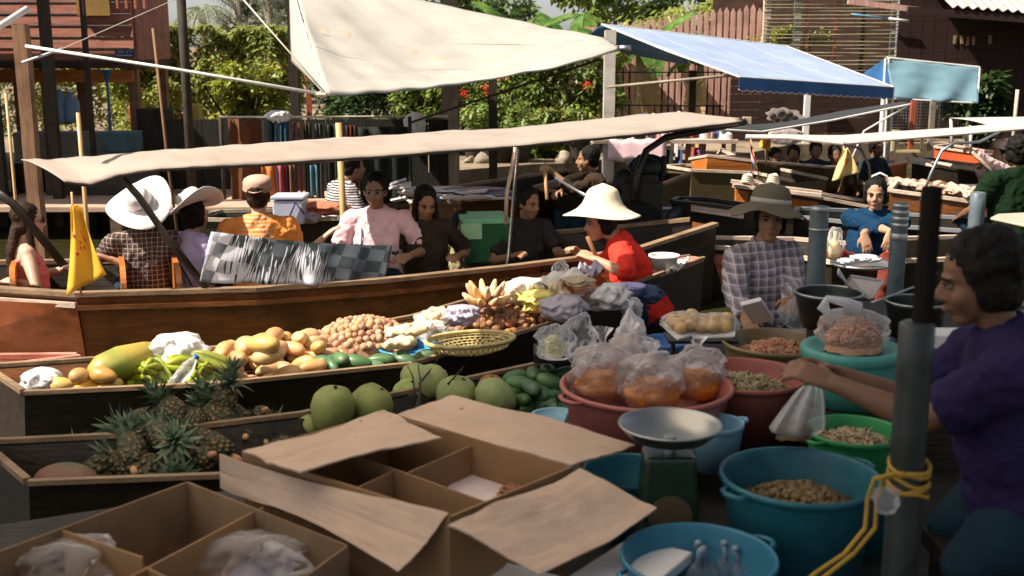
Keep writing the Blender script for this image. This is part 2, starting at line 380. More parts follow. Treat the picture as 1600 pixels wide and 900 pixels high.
# feathery casuarinas
def feathery(label, x, y, h, seed, w=.9):
    t = thing('feathery_tree', label, 'tree', (x,y,.42), group='feathery trees against the sky')
    m = MB(); m.tube([(x,y,.3),(x+.1,y,h*.5),(x,y,h)], [.12,.08,.02], 6)
    rn = random.Random(seed); tips = []
    for k in range(42):
        z = lerp(1.2, h-.1, k/42); a = rn.uniform(0, 6.28); L_ = w * (1 - .75*k/42) * rn.uniform(.5,1.1)
        e = V((x+math.cos(a)*L_, y+math.sin(a)*L_, z+L_*.7)); m.tube([(x,y,z), e], [.025,.006], 4); tips.append((V((x,y,z)), e))
    m.build('trunk', m_greyw, t)
    leaves('crown', L_far, t, lambda q: (lambda s: lerp(s[0], s[1], q.uniform(.35,1)) + V((q.gauss(0,.05),)*3) + V((q.gauss(0,.05),0,q.gauss(0,.08))))(q.choice(tips)), 3600, .13, seed, aspect=.12)
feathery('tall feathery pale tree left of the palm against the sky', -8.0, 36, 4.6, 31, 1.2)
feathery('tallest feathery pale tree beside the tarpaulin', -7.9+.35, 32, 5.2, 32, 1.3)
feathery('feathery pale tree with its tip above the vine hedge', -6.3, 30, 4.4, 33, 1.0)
def palm(label, x, y, h, s, seed):
    t = thing('palm_tree', label, 'palm tree', (x,y,.42), group='palms against the sky')
    m = MB(); m.tube([(x,y,.3),(x,y,h)], [.16,.11], 8); m.build('trunk', m_greyw, t)
    rn = random.Random(seed)
    fr = MB(); mt = L_far
    verts=[]
    for k in range(15):
        a = 2*math.pi*k/15 + rn.uniform(-.15,.15); L_ = s*rn.uniform(.8,1.1); up = rn.uniform(.2,1.0)
        d = V((math.cos(a), math.sin(a), 0)); sd = V((-d.y, d.x, 0))
        P_ = [V((x,y,h)) + d*L_*q + V((0,0, up*L_*q*.8 - L_*1.05*q*q)) for q in [i/8 for i in range(9)]]
        for i in range(8):
            for sg in (-1,1):
                for j in range(2):
                    b0 = lerp(P_[i], P_[i+1], j/2); w_ = L_*.30*(1-abs(i/8-.45))
                    fr.face([b0, b0+(P_[i+1]-P_[i])*.35, b0 + sd*sg*w_ + V((0,0,-w_*.7)) + d*.1*L_])
        fr.tube(P_, .02*s, 4)
    o = fr.build('crown', mt, t)
    a_ = o.data.attributes.new('tint','FLOAT','FACE'); a_.data.foreach_set('value',[rn.random() for _ in o.data.polygons])
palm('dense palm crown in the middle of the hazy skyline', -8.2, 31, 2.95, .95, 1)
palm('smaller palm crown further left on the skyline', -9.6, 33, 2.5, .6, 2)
# banana plants
def bananamat():
    m = bpy.data.materials.new('banana_leaf'); m.use_nodes = True; N = m.node_tree.nodes; L = m.node_tree.links; b = N['Principled BSDF']
    tc = N.new('ShaderNodeTexCoord'); wv = N.new('ShaderNodeTexNoise'); wv.inputs['Scale'].default_value = 5; L.new(tc.outputs['Object'], wv.inputs['Vector'])
    rp = N.new('ShaderNodeValToRGB'); rp.color_ramp.elements[0].color = (.05,.13,.02,1); rp.color_ramp.elements[1].color = (.20,.33,.06,1); rp.color_ramp.elements[0].position=.35; rp.color_ramp.elements[1].position=.65
    L.new(wv.outputs[0], rp.inputs[0]); L.new(rp.outputs[0], b.inputs['Base Color']); b.inputs['Roughness'].default_value = .4
    t = N.new('ShaderNodeBsdfTranslucent'); L.new(rp.outputs[0], t.inputs[0]); ms = N.new('ShaderNodeMixShader'); ms.inputs[0].default_value = .4
    L.new(b.outputs[0], ms.inputs[1]); L.new(t.outputs[0], ms.inputs[2]); L.new(ms.outputs[0], N['Material Output'].inputs[0]); return m
m_ban = bananamat(); m_dry = mat('dry_banana_leaf', (.42,.30,.16), .9, trl=.3); m_bstem = mat('banana_stem', (.28,.24,.12), .7, st=(6,6,1), vs=6)
def blade(m, base, direc, L_, W_, droop, split, rn, up=.9):
    d = V(direc).normalized(); h = V((d.x,d.y,0)).normalized(); sd = V((-h.y,h.x,0))
    n = 16; mid = [V(base) + h*L_*q*(1-.25*q*droop) + V((0,0,L_*(up*q - droop*q*q))) for q in [i/n for i in range(n+1)]]
    for i in range(n):
        q = i/n; w0 = W_*math.sin(math.pi*min(1,(q*.92+.06)))**.6; w1 = W_*math.sin(math.pi*min(1,((i+1)/n*.92+.06)))**.6
        for sg in (-1,1):
            s0 = rn.uniform(.0,.28) if rn.random() < split else 0
            a, b = mid[i], mid[i+1]; dn = V((0,0,-.35))
            m.face([a, lerp(a,b,1-s0*.4), lerp(a,b,1-s0) + (sd*sg+dn)*w1 + h*.05, a + (sd*sg+dn)*w0 + h*.05])
    m.tube(mid, [lerp(.02,.005,i/n) for i in range(n+1)], 5)
def banana(label, x, y, h, seed, nl, dry=2, L_=1.2):
    t = thing('banana_plant', label, 'banana plant', (x,y,.42), group='banana plants behind the bushes'); rn = random.Random(seed)
    m = MB(); m.tube([(x,y,.3),(x+.03,y,h*.6),(x,y,h)], [.11,.09,.06], 9); m.build('stem', m_bstem, t, smooth=True)
    for k in range(nl):
        a = 2*math.pi*k/nl + rn.uniform(-.3,.3); m = MB(); blade(m, (x,y,h), (math.cos(a), math.sin(a), 0), L_*rn.uniform(.8,1.15), .2*L_, rn.uniform(.4,1.1), .6, rn, rn.uniform(.6,1.2)); m.build('leaf', m_ban, t)
    for k in range(dry):
        a = rn.uniform(3.3,6.0); m = MB(); blade(m, (x,y,h-.25), (math.cos(a), math.sin(a), 0), .75, .1, 1.9, .9, rn, .5); m.build('dry_leaf', m_dry, t)
banana('tall banana plant over the blue canopy ridge', 2.2, 20.0, 1.9, 41, 8, 3)
banana('banana plant with wide leaves at the top centre', 1.2, 20.5, 1.9, 42, 8, 2)
banana('banana plant leaning over the end of the cream tarpaulin', .2, 20.2, 2.1, 43, 7, 1, 1.1)
banana('short banana plant in front of the picket fence', 3.25, 20.0, 1.7, 44, 6, 2, .9)

# ---- left wooden house on stilts
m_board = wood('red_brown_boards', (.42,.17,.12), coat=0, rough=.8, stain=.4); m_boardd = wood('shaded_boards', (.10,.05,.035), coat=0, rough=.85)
t = thing('stilt_house', 'red brown boarded wooden house on stilts at far left', 'house', (-8,15,.42))
m = MB(); x1 = at(208,50,d=15).x
for k in range(8):
    z = 1.83 + k*.145; m.box(((-11+x1)/2, 15.0 + .0, z+.07), (x1+11, .04, .138), Euler((R(-6),0,0)))
m.build('wall', m_board, t)
m = MB()
for k in range(5): m.box((x1-.02, 15.15+k*.3+.1, 2.4), (.04,.29,1.15))
m.build('side_wall', m_board, t)
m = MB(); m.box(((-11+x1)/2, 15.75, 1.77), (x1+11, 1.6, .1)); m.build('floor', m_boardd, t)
m = MB(); m.box(((-11+x1)/2-.0, 15.05, 1.62), (x1+11-.1, .1, .16)); m.build('beam', m_orange, t)
for x in (x1-.08, -6.1, -7.0, -8.5):
    for y in (15.15, 16.4):
        m = MB(); m.box((x, y, 1.05), (.12,.12,1.4)); m.build('stilt', m_rustic, t)
w_ = MB(); c = at(146,8,d=14.93); w_.box((c.x, 14.93, c.z+.12), (.42,.05,.5)); w_.build('window', mat('ochre_shutter', (.38,.22,.06), .8), t)
for k in range(5): m = MB(); m.box((at(170+k*14,10,d=14.95).x, 14.95, 2.72), (.03,.05,.5)); m.build('window_bar', m_board, t)
m = MB(); m.slab([(-12,14.9,2.98),(x1+.1,14.9,2.98),(x1+.1,16.7,3.1),(-12,16.7,3.1)], (0,0,.05)); m.build('roof', m_greyw, t)
# house number plate
c = at(194,83,d=14.9); t2 = thing('number_plate', 'small blue house number plate on the red boarded wall', 'sign', c)
m = MB(); m.box((c.x, 14.93, c.z), (.25,.012,.095)); m.build('plate', mat('enamel_blue', (.05,.11,.24), .4), t2)
def text(body, loc, size, mtl, parent, rot=(R(90),0,0), name='lettering'):
    cu = bpy.data.curves.new(name, 'FONT'); cu.body = body; cu.size = size; cu.align_x = 'CENTER'; cu.align_y = 'CENTER'; cu.extrude = .002
    o = bpy.data.objects.new(name, cu); COL.objects.link(o); cu.materials.append(mtl); o.parent = parent
    bpy.context.view_layer.update(); me = bpy.data.meshes.new_from_object(o); bpy.data.objects.remove(o)
    me.transform(WM[parent.name].inverted() @ (Matrix.Translation(V(loc)) @ Euler(rot).to_matrix().to_4x4())); me.materials.clear(); me.materials.append(mtl)
    o = bpy.data.objects.new(name, me); COL.objects.link(o); o.parent = parent; WM[o.name] = WM[parent.name]; return o
text('334  ม 5', (c.x, 14.92, c.z+.018), .052, m_white, t2)
m = MB(); rn = random.Random(3); x = -.105
while x < .10:
    q = rn.uniform(.006,.014); m.box((c.x+x, 14.921, c.z-.028), (q,.004,.014)); x += q+.004
m.build('small_lettering', m_white, t2)
# dark shop building at far left edge, in the shade
t = thing('shop_house', 'dark shaded timber shophouse at the left edge of the picture', 'house', (-8,12.6,.4))
m = MB()
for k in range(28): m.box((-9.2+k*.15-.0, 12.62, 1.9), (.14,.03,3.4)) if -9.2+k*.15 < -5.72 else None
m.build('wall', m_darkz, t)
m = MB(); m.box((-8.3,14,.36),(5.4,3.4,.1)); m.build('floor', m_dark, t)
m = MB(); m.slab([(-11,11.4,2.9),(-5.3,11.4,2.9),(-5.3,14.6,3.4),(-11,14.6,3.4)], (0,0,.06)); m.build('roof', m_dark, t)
for x in (-5.62,-5.0):
    m = MB(); m.box((x, 12.5, 1.5), (.1,.1,2.9)); m.build('post', m_darkz, t)
# landing deck
m = MB()
for k in range(9): m.box((-5.9, 11.9+k*.21, .33), (8.4,.2,.05))
for x in (-9,-7.4,-5.8,-4.2,-2.6,-1.9): m.box((x, 12.0, 0), (.12,.12,.66)); m.box((x, 13.4, 0), (.12,.12,.66))
tag(m.build('landing_deck', wood('deck_planks', (.50,.33,.24), coat=0, rough=.85, stain=.4)), 'sunlit plank landing deck behind the tourists', 'deck')
# far embankment wall + benches left
m = MB(); m.box((-5.2, 16.2, .62), (3.6,.35,.4)); tag(m.build('stone_bench', m_conc, bevel=.02), 'low grey concrete bench below the vine hedge', 'bench')
def crate_panel(u0,v0,u1,v1,d,mtl,name,label,cat,dep=.35):
    a = at(u0,v0,d=d); b = at(u1,v1,d=d); m = MB(); m.box(((a.x+b.x)/2, d+dep/2, (a.z+b.z)/2), (b.x-a.x, dep, a.z-b.z)); 
    return tag(m.build(name, mtl, bevel=.015), label, cat)
crate_panel(152,207,210,238,13.4, mat('faded_blue_paint',(.10,.17,.19),.8,stain=.5),'storage_crate','faded blue grey crate on the deck under the stilt house','crate')
crate_panel(212,170,262,240,14.6, m_darkz,'storage_crate','dark boarded crate left of the thin bamboo pole','crate')
crate_panel(292,163,312,193,15.8, mat('yellow_paint',(.55,.40,.08),.6),'water_jug','yellow plastic jug on the bench under the hedge','jug',.2)
def jug(u,v,d,s,label,mtl):
    c = at(u,v,d=d); t = thing('water_bottle', label, 'bottle', c)
    m = MB(); m.lathe([(.001,0),(.13,0),(.135,.05),(.13,.3),(.08,.36),(.035,.39),(.035,.44),(.001,.44)], 18, Matrix.Translation(c) @ Matrix.Scale(s,4)); m.build('bottle_body', mtl, t, smooth=True)
    m = MB(); m.lathe([(.001,.44),(.042,.44),(.042,.48),(.001,.48)], 12, Matrix.Translation(c) @ Matrix.Scale(s,4)); m.build('cap', m_white, t)
m_jug = mat('blue_grey_plastic', (.12,.2,.3), .3)
jug(96,193,13.6,.9,'left blue water bottle in the shade under the stilt house', m_jug); jug(112,191,13.6,.8,'right blue water bottle in the shade under the stilt house', m_jug)
m = MB(); c = at(166,110,d=14.2); m.tube([(c.x,14.2,.42),(c.x,14.2,c.z-.1)], .018, 8); m.lathe([(.02,-.12),(.05,-.04),(.075,0),(.075,.01)], 14, Matrix.Translation(c)); tag(m.build('standing_tap', mat('blue_paint', (.05,.14,.25), .5), smooth=True), 'blue funnel topped pipe standing beside the stilt house post', 'pipe')

# ---- posts and poles
def post(name, label, u, v0, d, w, mtl, z0=-.6, cat='post', round_=False, ztop=None, lean=0):
    p = at(u, v0, d=d); zt = ztop or p.z; m = MB()
    if round_: m.tube([(p.x+lean, d, z0), (p.x+lean*.4, d, (z0+zt)/2), (p.x, d, zt)], w/2, 10)
    else:
        m.grid(lambda a, b: V((p.x + lean*(1-b) + (w/2)*[-1,1,1,-1,-1][int(round(a*4))], d + (w/2)*[-1,-1,1,1,-1][int(round(a*4))], lerp(z0, zt, b))), 4, 10); m.jitter(w*.08, 3)
        m.face([(p.x-w/2,d-w/2,zt),(p.x+w/2,d-w/2,zt),(p.x+w/2,d+w/2,zt),(p.x-w/2,d+w/2,zt)])
    return tag(m.build(name, mtl, smooth=round_), label, cat)
post('mooring_post', 'rough brown timber post at left holding the white pole', 32, 38, 10, .11, m_rustic)
post('timber_pole', 'tall dark pole standing before the vine hedge', 283, 0, 12.2, .10, m_darkz, ztop=3.2, round_=True)
post('timber_pole', 'dark upright pole beside the stilt house number plate', 128, 0, 13.0, .07, m_darkz, ztop=3.3, round_=True)
post('timber_post', 'thick dark post below the cream tarpaulin', 703, 110, 14.2, .21, m_darkz, z0=-.3, ztop=3.2)
post('timber_post', 'slim dark post left of the flowering bush', 770, 100, 13.6, .10, m_darkz, z0=-.3, ztop=1.95)
post('timber_post', 'dark post rising at the left edge of the cream tarpaulin', 455, 0, 13.4, .10, m_darkz, ztop=3.4)
post('concrete_post', 'pale concrete post between the tarpaulin and the blue canopy', 953, 70, 15, .14, mat('pale_concrete', (.55,.50,.44), .85, bump=.3, stain=.3), z0=-.6, ztop=2.2)
post('timber_post', 'dark post under the middle of the blue canopy', 1083, 110, 16.6, .09, m_darkz, z0=.3)
post('bamboo_pole', 'short bamboo pole behind the beige boat canopy at left', 122, 176, 9.2, .035, m_bamboo, round_=True)
post('bamboo_pole', 'thin leaning bamboo pole in front of the vine hedge', 239, 44, 11.5, .03, mat('brown_pole', (.22,.11,.05), .7), z0=-.5, round_=True, lean=.16)
post('bamboo_pole', 'bright bamboo pole rising behind the pink shirted man', 529, 192, 9.4, .055, m_bamboo, round_=True, lean=.05)
post('bamboo_pole', 'thin yellowish pole at the far left edge', 9, 145, 10.4, .028, m_bamboo, round_=True)
def pole(name, label, a, b, r, mtl, cat='pole', n=8):
    m = MB(); m.tube([a, lerp(V(a), V(b), .5), b], r, n); return tag(m.build(name, mtl, smooth=True), label, cat)
TA = at(508,148,d=9.5); TB = at(968,75,d=12.2)
t = thing('support_pole', 'long white pole from the rough post to the tarpaulin corner', 'pole', at(40,72,d=10))
m = MB(); m.tube([at(40,72,d=9.9), lerp(at(40,72,d=9.9), TA, .5)+V((0,0,.01)), TA], .014, 8); m.build('pole_shaft', m_white, t, smooth=True)
m = MB(); m.tube([TA-V((.07,0,-.0)), TA+V((.01,0,0))], .024, 8); m.tube([TA+V((-.03,0,.03)),TA+V((-.03,0,-.03))], .014, 8); m.build('knot', m_rope, t)
pole('support_pole', 'short white brace pole tied to the rough post', at(34,98,d=9.85), at(98,76,d=10), .012, m_white)
pole('guy_rope', 'thin rope rising from the rough post past the stilt house', at(98,76,d=10), at(290,-8,d=11), .004, m_rope, 'rope', 5)
pole('guy_rope', 'white rope from the tarpaulin corner up to the left', TA+V((0,-.01,.02)), at(372,-10,d=10), .007, m_rope, 'rope', 6)
pole('lamp_tube', 'bright white tube end at the top left corner', at(-30,60,d=7), at(42,14,d=7.4), .022, m_white, 'tube')
pole('dark_rail', 'dark thin rope under the far side of the tarpaulin', at(640,192,d=12.5), at(940,92,d=12.5), .012, m_darkz, 'rope', 6)
pole('bamboo_rail', 'pale rail from the concrete post to the blue canopy edge', at(948,136,d=14.8), at(1150,117,d=14.2), .018, m_greyw, 'rail')
pole('cable', 'upper dark cable beside the concrete post', at(955,113,d=15), at(1150,113,d=15.5), .01, m_black, 'cable', 5)
pole('cable', 'lower dark cable beside the concrete post', at(945,164,d=15), at(1130,166,d=15.5), .01, m_black, 'cable', 5)

# ---- cream tarpaulin
C1 = at(450,-46,d=13.5); D1 = at(945,62,d=12.9)
def tarpf(a, b):
    near = lerp(TA, TB, a) + V((0,0,-.10*math.sin(math.pi*a))); far = lerp(C1, D1, a)
    p = lerp(near, far, b); sag = -.20*math.sin(math.pi*b)*math.sin(math.pi*min(1,a*1.05))
    p.z += sag + .018*math.sin(a*26+b*7)*math.sin(math.pi*b)*(1-a) + .008*math.sin(a*61+b*19)*(1-b)*(1-a)**2 + .02*noise.noise(V((a*9,b*22,1))) + .018*math.sin(b*34+a*5)*a
    return p
t = thing('tarpaulin', 'large cream tarpaulin stretched above the tourist boat', 'tarpaulin', TA)
m = MB(); m.grid(tarpf, 60, 36); solid(m.build('sheet', m_tarp, t, smooth=True), .004)
def flapf(a, b):
    p = lerp(TA, C1, a); q = at(456,96,d=11.6) ; tip = lerp(lerp(TA, q, min(1,a*2)) if a < .5 else lerp(q, C1, (a-.5)*2), p, 1-b)
    return tip + V((0,.02,0)) * math.sin(a*9)
for k_, b_ in enumerate((.30,.66)):
    m = MB(); m.tube([tarpf(i/60, b_)+V((0,-.002,.002)) for i in range(61)], .003, 5); m.build('seam', m_tarp, t, smooth=True)
m = MB(); m.grid(flapf, 16, 6); solid(m.build('side_flap', m_tarp, t, smooth=True), .004)
for (u,v) in ((512,50),(482,53),(610,54),(638,56)):
    a_ = {512:.12, 482:.05, 610:.33, 638:.40}[u]; b_ = .46
    c0 = tarpf(a_, b_); c1 = tarpf(a_+.022, b_); c2 = tarpf(a_+.022, b_+.07); c3 = tarpf(a_, b_+.07); n_ = (c1-c0).cross(c3-c0).normalized()*.004
    if n_.z < 0: n_ = -n_
    m = MB(); m.slab([c0+n_,c1+n_,c2+n_,c3+n_], n_*.2); m.build('patch', mat('patch_cloth', (.44,.35,.27), .9), t)
m = MB(); m.tube([tarpf(i/30,0)+V((0,0,-.006)) for i in range(31)], .008, 6); m.tube([TB, TB+V((.12,0,.0))], .03, 8); m.build('edge_rod', m_metal, t, smooth=True)

# ---- blue canopy
P1 = at(940,38,d=16.0); P2 = at(1228,72,d=17.8); P3 = at(1396,136,d=15.9); P4 = at(1155,120,d=14.0)
t = thing('market_canopy', 'light blue cloth canopy with a scalloped blue valance', 'canopy', V((P4.x,P4.y,.42)))
def bf(a, b):
    p = lerp(lerp(P4, P3, a), lerp(P1, P2, a), b); p.z += -.06*math.sin(math.pi*a)*math.sin(math.pi*b) + .012*noise.noise(V((a*6,b*14,2))); return p
m = MB(); m.grid(bf, 40, 24); solid(m.build('roof_cloth', m_blue, t, smooth=True), .006)
for a_ in (.22,.48,.74):
    m = MB(); m.tube([bf(a_, i/24)+V((0,0,.001)) for i in range(25)], .004, 5); m.build('seam', m_blue, t, smooth=True)
m = MB()
nsc = 22
def vf(a, b):
    p = lerp(P4, P3, a); sc_ = .022*abs(math.sin(math.pi*a*nsc)); p = p + V((0, -.01 + .015*math.sin(a*60)*b, -.005 - b*(.165 - .022 + sc_))); return p
m.grid(vf, 176, 3); solid(m.build('valance', m_blued, t), .004)
m = MB(); m.tube([vf(i/176,1)+V((0,-.004,0)) for i in range(177)], .007, 5); m.build('trim', mat('pinkish_trim', (.72,.5,.48), .8), t)
m = MB(); m.tube([vf(i/20,0)+V((0,0,.006)) for i in range(21)], .008, 5); m.tube([P1, lerp(P1,P4,.5)+V((0,0,-.02)), P4], .012, 6); m.tube([P1,P2,P3],.012,6); m.build('frame_tube', m_white, t)
Q1 = at(908,64,d=17.6); Q2 = at(1080,102,d=16.9)
m = MB(); m.grid(lambda a,b: lerp(lerp(P1, Q1, b), lerp(lerp(P1,P4,.62), Q2, b), a) + V((0,.02,-.03*math.sin(math.pi*a)*b)), 10, 6); solid(m.build('back_slope', m_blued, t, smooth=True), .005)
m = MB(); m.tube([P3, V((P3.x, P3.y, .3))], .02, 8); m.build('leg', m_metal, t)
# ---- blue grey banner awning
A_ = at(1385,91,d=18); B_ = at(1531,106,d=18); C_ = at(1527,161,d=17.6); D_ = at(1396,154,d=17.6)
t = thing('awning', 'blue grey tarpaulin awning hanging by the dark house', 'awning', A_)
m = MB(); m.grid(lambda a,b: lerp(lerp(A_,B_,a), lerp(D_,C_,a), b) + V((0, .05*math.sin(a*14+b*3)*b + .03*noise.noise(V((a*5,b*5,0))), .01*math.sin(a*20)*b)), 40, 14); solid(m.build('sheet', m_bluegrey, t, smooth=True), .005)
E_ = at(1344,119,d=18.8)
m = MB(); m.grid(lambda a,b: lerp(lerp(A_, E_, b), D_, a)+V((0,.03,0)), 8, 8); solid(m.build('side_sheet', m_blued, t), .005)
m = MB(); m.tube([A_+V((0,0,.01)),B_+V((0,0,.01))], .014, 6); m.tube([A_+V((-.02,-.03,0)), (A_.x-.02,17.9,.3)], .022, 8); m.tube([A_+V((.03,-.03,0)), (A_.x+.04,17.9,.3)], .02, 8); m.tube([B_,C_],.012,6); m.tube([D_,C_],.012,6); m.build('frame_pole', m_white, t)

# ---- picket fence and lattice
t = thing('picket_fence', 'weathered pink wooden picket fence behind the banana plants', 'fence', (3.6,20.9,.42))
m = MB(); m_pick = wood('faded_pink_paint', (.60,.34,.28), ax='z', coat=0, rough=.85, stain=.4)
rn = random.Random(8); x = 1.2
while x < 4.62:
    h = 2.62 + rn.uniform(-.05,.05); h = min(h, 2.05+ (x)*.145); w_ = .082; y = 20.9+rn.uniform(-.01,.01)
    m.slab([(x,y,.6),(x+w_,y,.6),(x+w_,y,h),(x+w_/2,y,h+.08),(x,y,h)], (0,.02,0)); x += .118
m.build('pickets', m_pick, t)
for z in (1.0, 1.7, 2.3):
    m = MB(); m.box((2.9,20.96,z),(3.6,.05,.07)); m.build('rail', m_pick, t)
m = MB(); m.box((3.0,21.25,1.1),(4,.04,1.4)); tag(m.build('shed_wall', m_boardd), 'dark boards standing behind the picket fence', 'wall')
t = thing('bamboo_lattice', 'tall screen of thin horizontal bamboo slats with posts', 'screen', (5.5,20.2,.42))
m = MB(); rn = random.Random(5); z = .75
while z < 3.3:
    m.tube([(4.35,20.2+rn.uniform(-.02,.02),z+rn.uniform(-.012,.012)),(5.5,20.2+rn.uniform(-.03,.03),z+rn.uniform(-.015,.015)),(6.75,20.2+rn.uniform(-.02,.02),z+rn.uniform(-.012,.012))], .011, 5); z += .063
m.build('slats', mat('grey_bamboo', (.27,.24,.15), .8, var=.35, vs=5), t)
for x,mt,w_ in ((4.42,m_palew,.12),(4.95,m_conc,.11),(5.12,m_redwood,.05),(5.62,m_redwood,.05),(6.1,m_darkz,.06),(6.62,m_conc,.07)):
    m = MB(); m.box((x,20.28,1.9),(w_,w_,3.1)); m.build('post', mt, t)
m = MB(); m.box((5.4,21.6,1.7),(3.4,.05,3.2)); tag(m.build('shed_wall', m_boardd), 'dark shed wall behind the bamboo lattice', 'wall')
pole('fluorescent_tube', 'blue and white tube lamp fixed high on the lattice', at(1330,22,d=19.9), at(1390,29,d=19.9), .016, mat('blue_tube',(.1,.25,.4),.4), 'lamp')
pole('fluorescent_tube', 'white end of the tube lamp near the dark house', at(1389,29,d=19.88), at(1420,33,d=19.88), .022, m_white, 'lamp')

# ---- right dark house
t = thing('timber_house', 'dark red timber house with a corrugated roof at the right', 'house', (8,20,.42))
m_dred = wood('dark_red_boards', (.030,.011,.008), coat=0, rough=.8, stain=.3)  # red darkened to hold the shade under the eave
m = MB()
for k in range(40): m.box((6.72+k*.21, 20.0+k*.00, 1.7), (.2,.05,3.0))
m.build('wall', m_dred, t)
for (u,v) in ((1492,62),(1503,62),(1512,64),(1521,64),(1547,62)):
    c = at(u,v,d=19.96); m = MB(); m.box((c.x,19.96,c.z),(.045,.02,.14)); m.build('vent_slot', m_rim, t)
def rooff(a, b):
    x = 7.0 + a*7.5; y = 18.6 + b*4.0; z = 2.62 - a*.55 + b*1.5; return V((x, y, z + .022*math.sin(x*2*math.pi/.16)))
m = MB(); m.grid(rooff, 560, 3); solid(m.build('corrugated_roof', mat('faded_roofing', (.42,.36,.33), .8, stain=.4), t), .008)
m = MB(); m.bar((6.3,18.65,2.56),(14.4,18.65,1.98),.05,.12); m.build('fascia', m_dred, t)
m = MB(); m.bar(at(1325,2,d=19.4), at(1440,16,d=19.4), .06,.09); m.build('beam', m_pick, t)
# lower walls / porch to the right of canopy
t = thing('porch', 'dark red board porch wall with white brackets under the canopies', 'porch', (5.4,19.2,.42))
m = MB()
for k in range(9): m.box((5.15, 19.3, .5+k*.13), (3.0,.03,.125))
m.build('wall', m_dred, t)
for u in (1262,1383):
    p = at(u,190,d=19.0); m = MB(); m.box((p.x,19.1,.95),(.09,.09,1.1)); m.box((p.x+.08,19.1,1.46),(.2,.06,.07)); m.build('bracket', m_white, t)
t = thing('wire_cage', 'wire mesh cage with wooden posts under the grey awning', 'cage', (6.6,18.6,.42))
m = MB()
for k in range(26): p = at(1402+k*4.3,200,d=18.7); m.tube([(p.x,18.7,.5),(p.x,18.7,1.35)], .004, 4)
for k in range(18): m.tube([(at(1400,0,d=18.7).x,18.7,.5+k*.05),(at(1512,0,d=18.7).x,18.7,.5+k*.05)], .004, 4)
m.build('mesh', m_metal, t)
for u,mt in ((1425,m_redwood),(1455,m_greyw),(1512,m_greyw)):
    p = at(u,200,d=18.6); m = MB(); m.box((p.x,18.6,.9),(.08,.06,1.1)); m.build('post', mt, t)
t = thing('window_frame', 'yellow painted frame standing by the wire cage', 'frame', at(1415,235,d=18.3))
a = at(1396,203,d=18.3); b = at(1440,236,d=18.3); m = MB()
m.bar(a,(a.x,18.3,b.z),.04,.06); m.bar((b.x,18.3,a.z),b,.04,.04); m.bar((a.x,18.3,b.z),b,.04,.04); m.box((a.x+.05,18.33,(a.z+b.z)/2),(.12,.03,a.z-b.z)); m.build('frame_bars', mat('cream_yellow',(.62,.50,.28),.7), t)
post('dead_trunk', 'pale forked trunk at the right edge', 1590, 140, 16.5, .05, m_palew, z0=.3, round_=True)

# dark panels added to stand for shade on the far bank, and clutter
m = MB(); m.box((-7.5, 14.6, 1.1), (1.9,.05,1.5)); tag(m.build('shade_screen', m_darkz), 'dark plank screen added for the shade under the far left of the stilt house', 'screen')
m = MB()
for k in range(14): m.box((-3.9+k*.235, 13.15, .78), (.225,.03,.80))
tag(m.build('shade_backdrop', wood('shade_dark_boards',(.018,.016,.012),ax='z',coat=0,rough=.9)), 'dark board wall added for the shade behind the hanging textiles', 'wall')
m = MB(); m.box((-4.6,13.0,.55),(1.3,.5,.42)); tag(m.build('market_bench', m_dark, bevel=.01), 'low dark bench on the deck left of the hanging textiles', 'bench')
for k,(x,y,s_) in enumerate(((-5.55,13.1,.34),(-5.15,13.3,.28),(-6.1,13.2,.30))):
    m = MB(); m.box((x,y,.36+s_/2),(s_,s_*.9,s_),Euler((0,0,.2*k))); tag(m.build('wooden_crate', m_greyw if k==1 else m_dark, bevel=.01), ['square dark crate on the deck before the grey bench','smaller grey crate on the deck beside the low dark bench','leftmost dark crate on the deck under the house'][k], 'crate')
# ================================================================ ADDED ROOF (out of view, outline and cloth shaped for the foreground shade)
t = thing('added_shade_roof', 'cloth market roof over the vendors in the foreground', 'roof', (-1,0,3.2))
rp = [(-5.6,4.35),(-2.8,4.85),(-1.3,7.0),(.4,7.0),(.4,1.75),(-5.6,1.75)]
m = MB(); m.slab([(x,y,3.2) for x,y in rp], (0,0,.012)); m.build('added_roof_sheet', m_shade, t)
for a,b in zip(rp, rp[1:]+rp[:1]):
    m = MB(); m.bar((*a,3.13),(*b,3.13),.08,.12); m.build('beam', m_dark, t)
for x,y in ((.35,-1.6),(-5.5,1.8),(-5.5,4.2)):
    m = MB(); m.box((x,y,1.3),(.12,.12,3.7)); m.build('post', m_darkz, t)

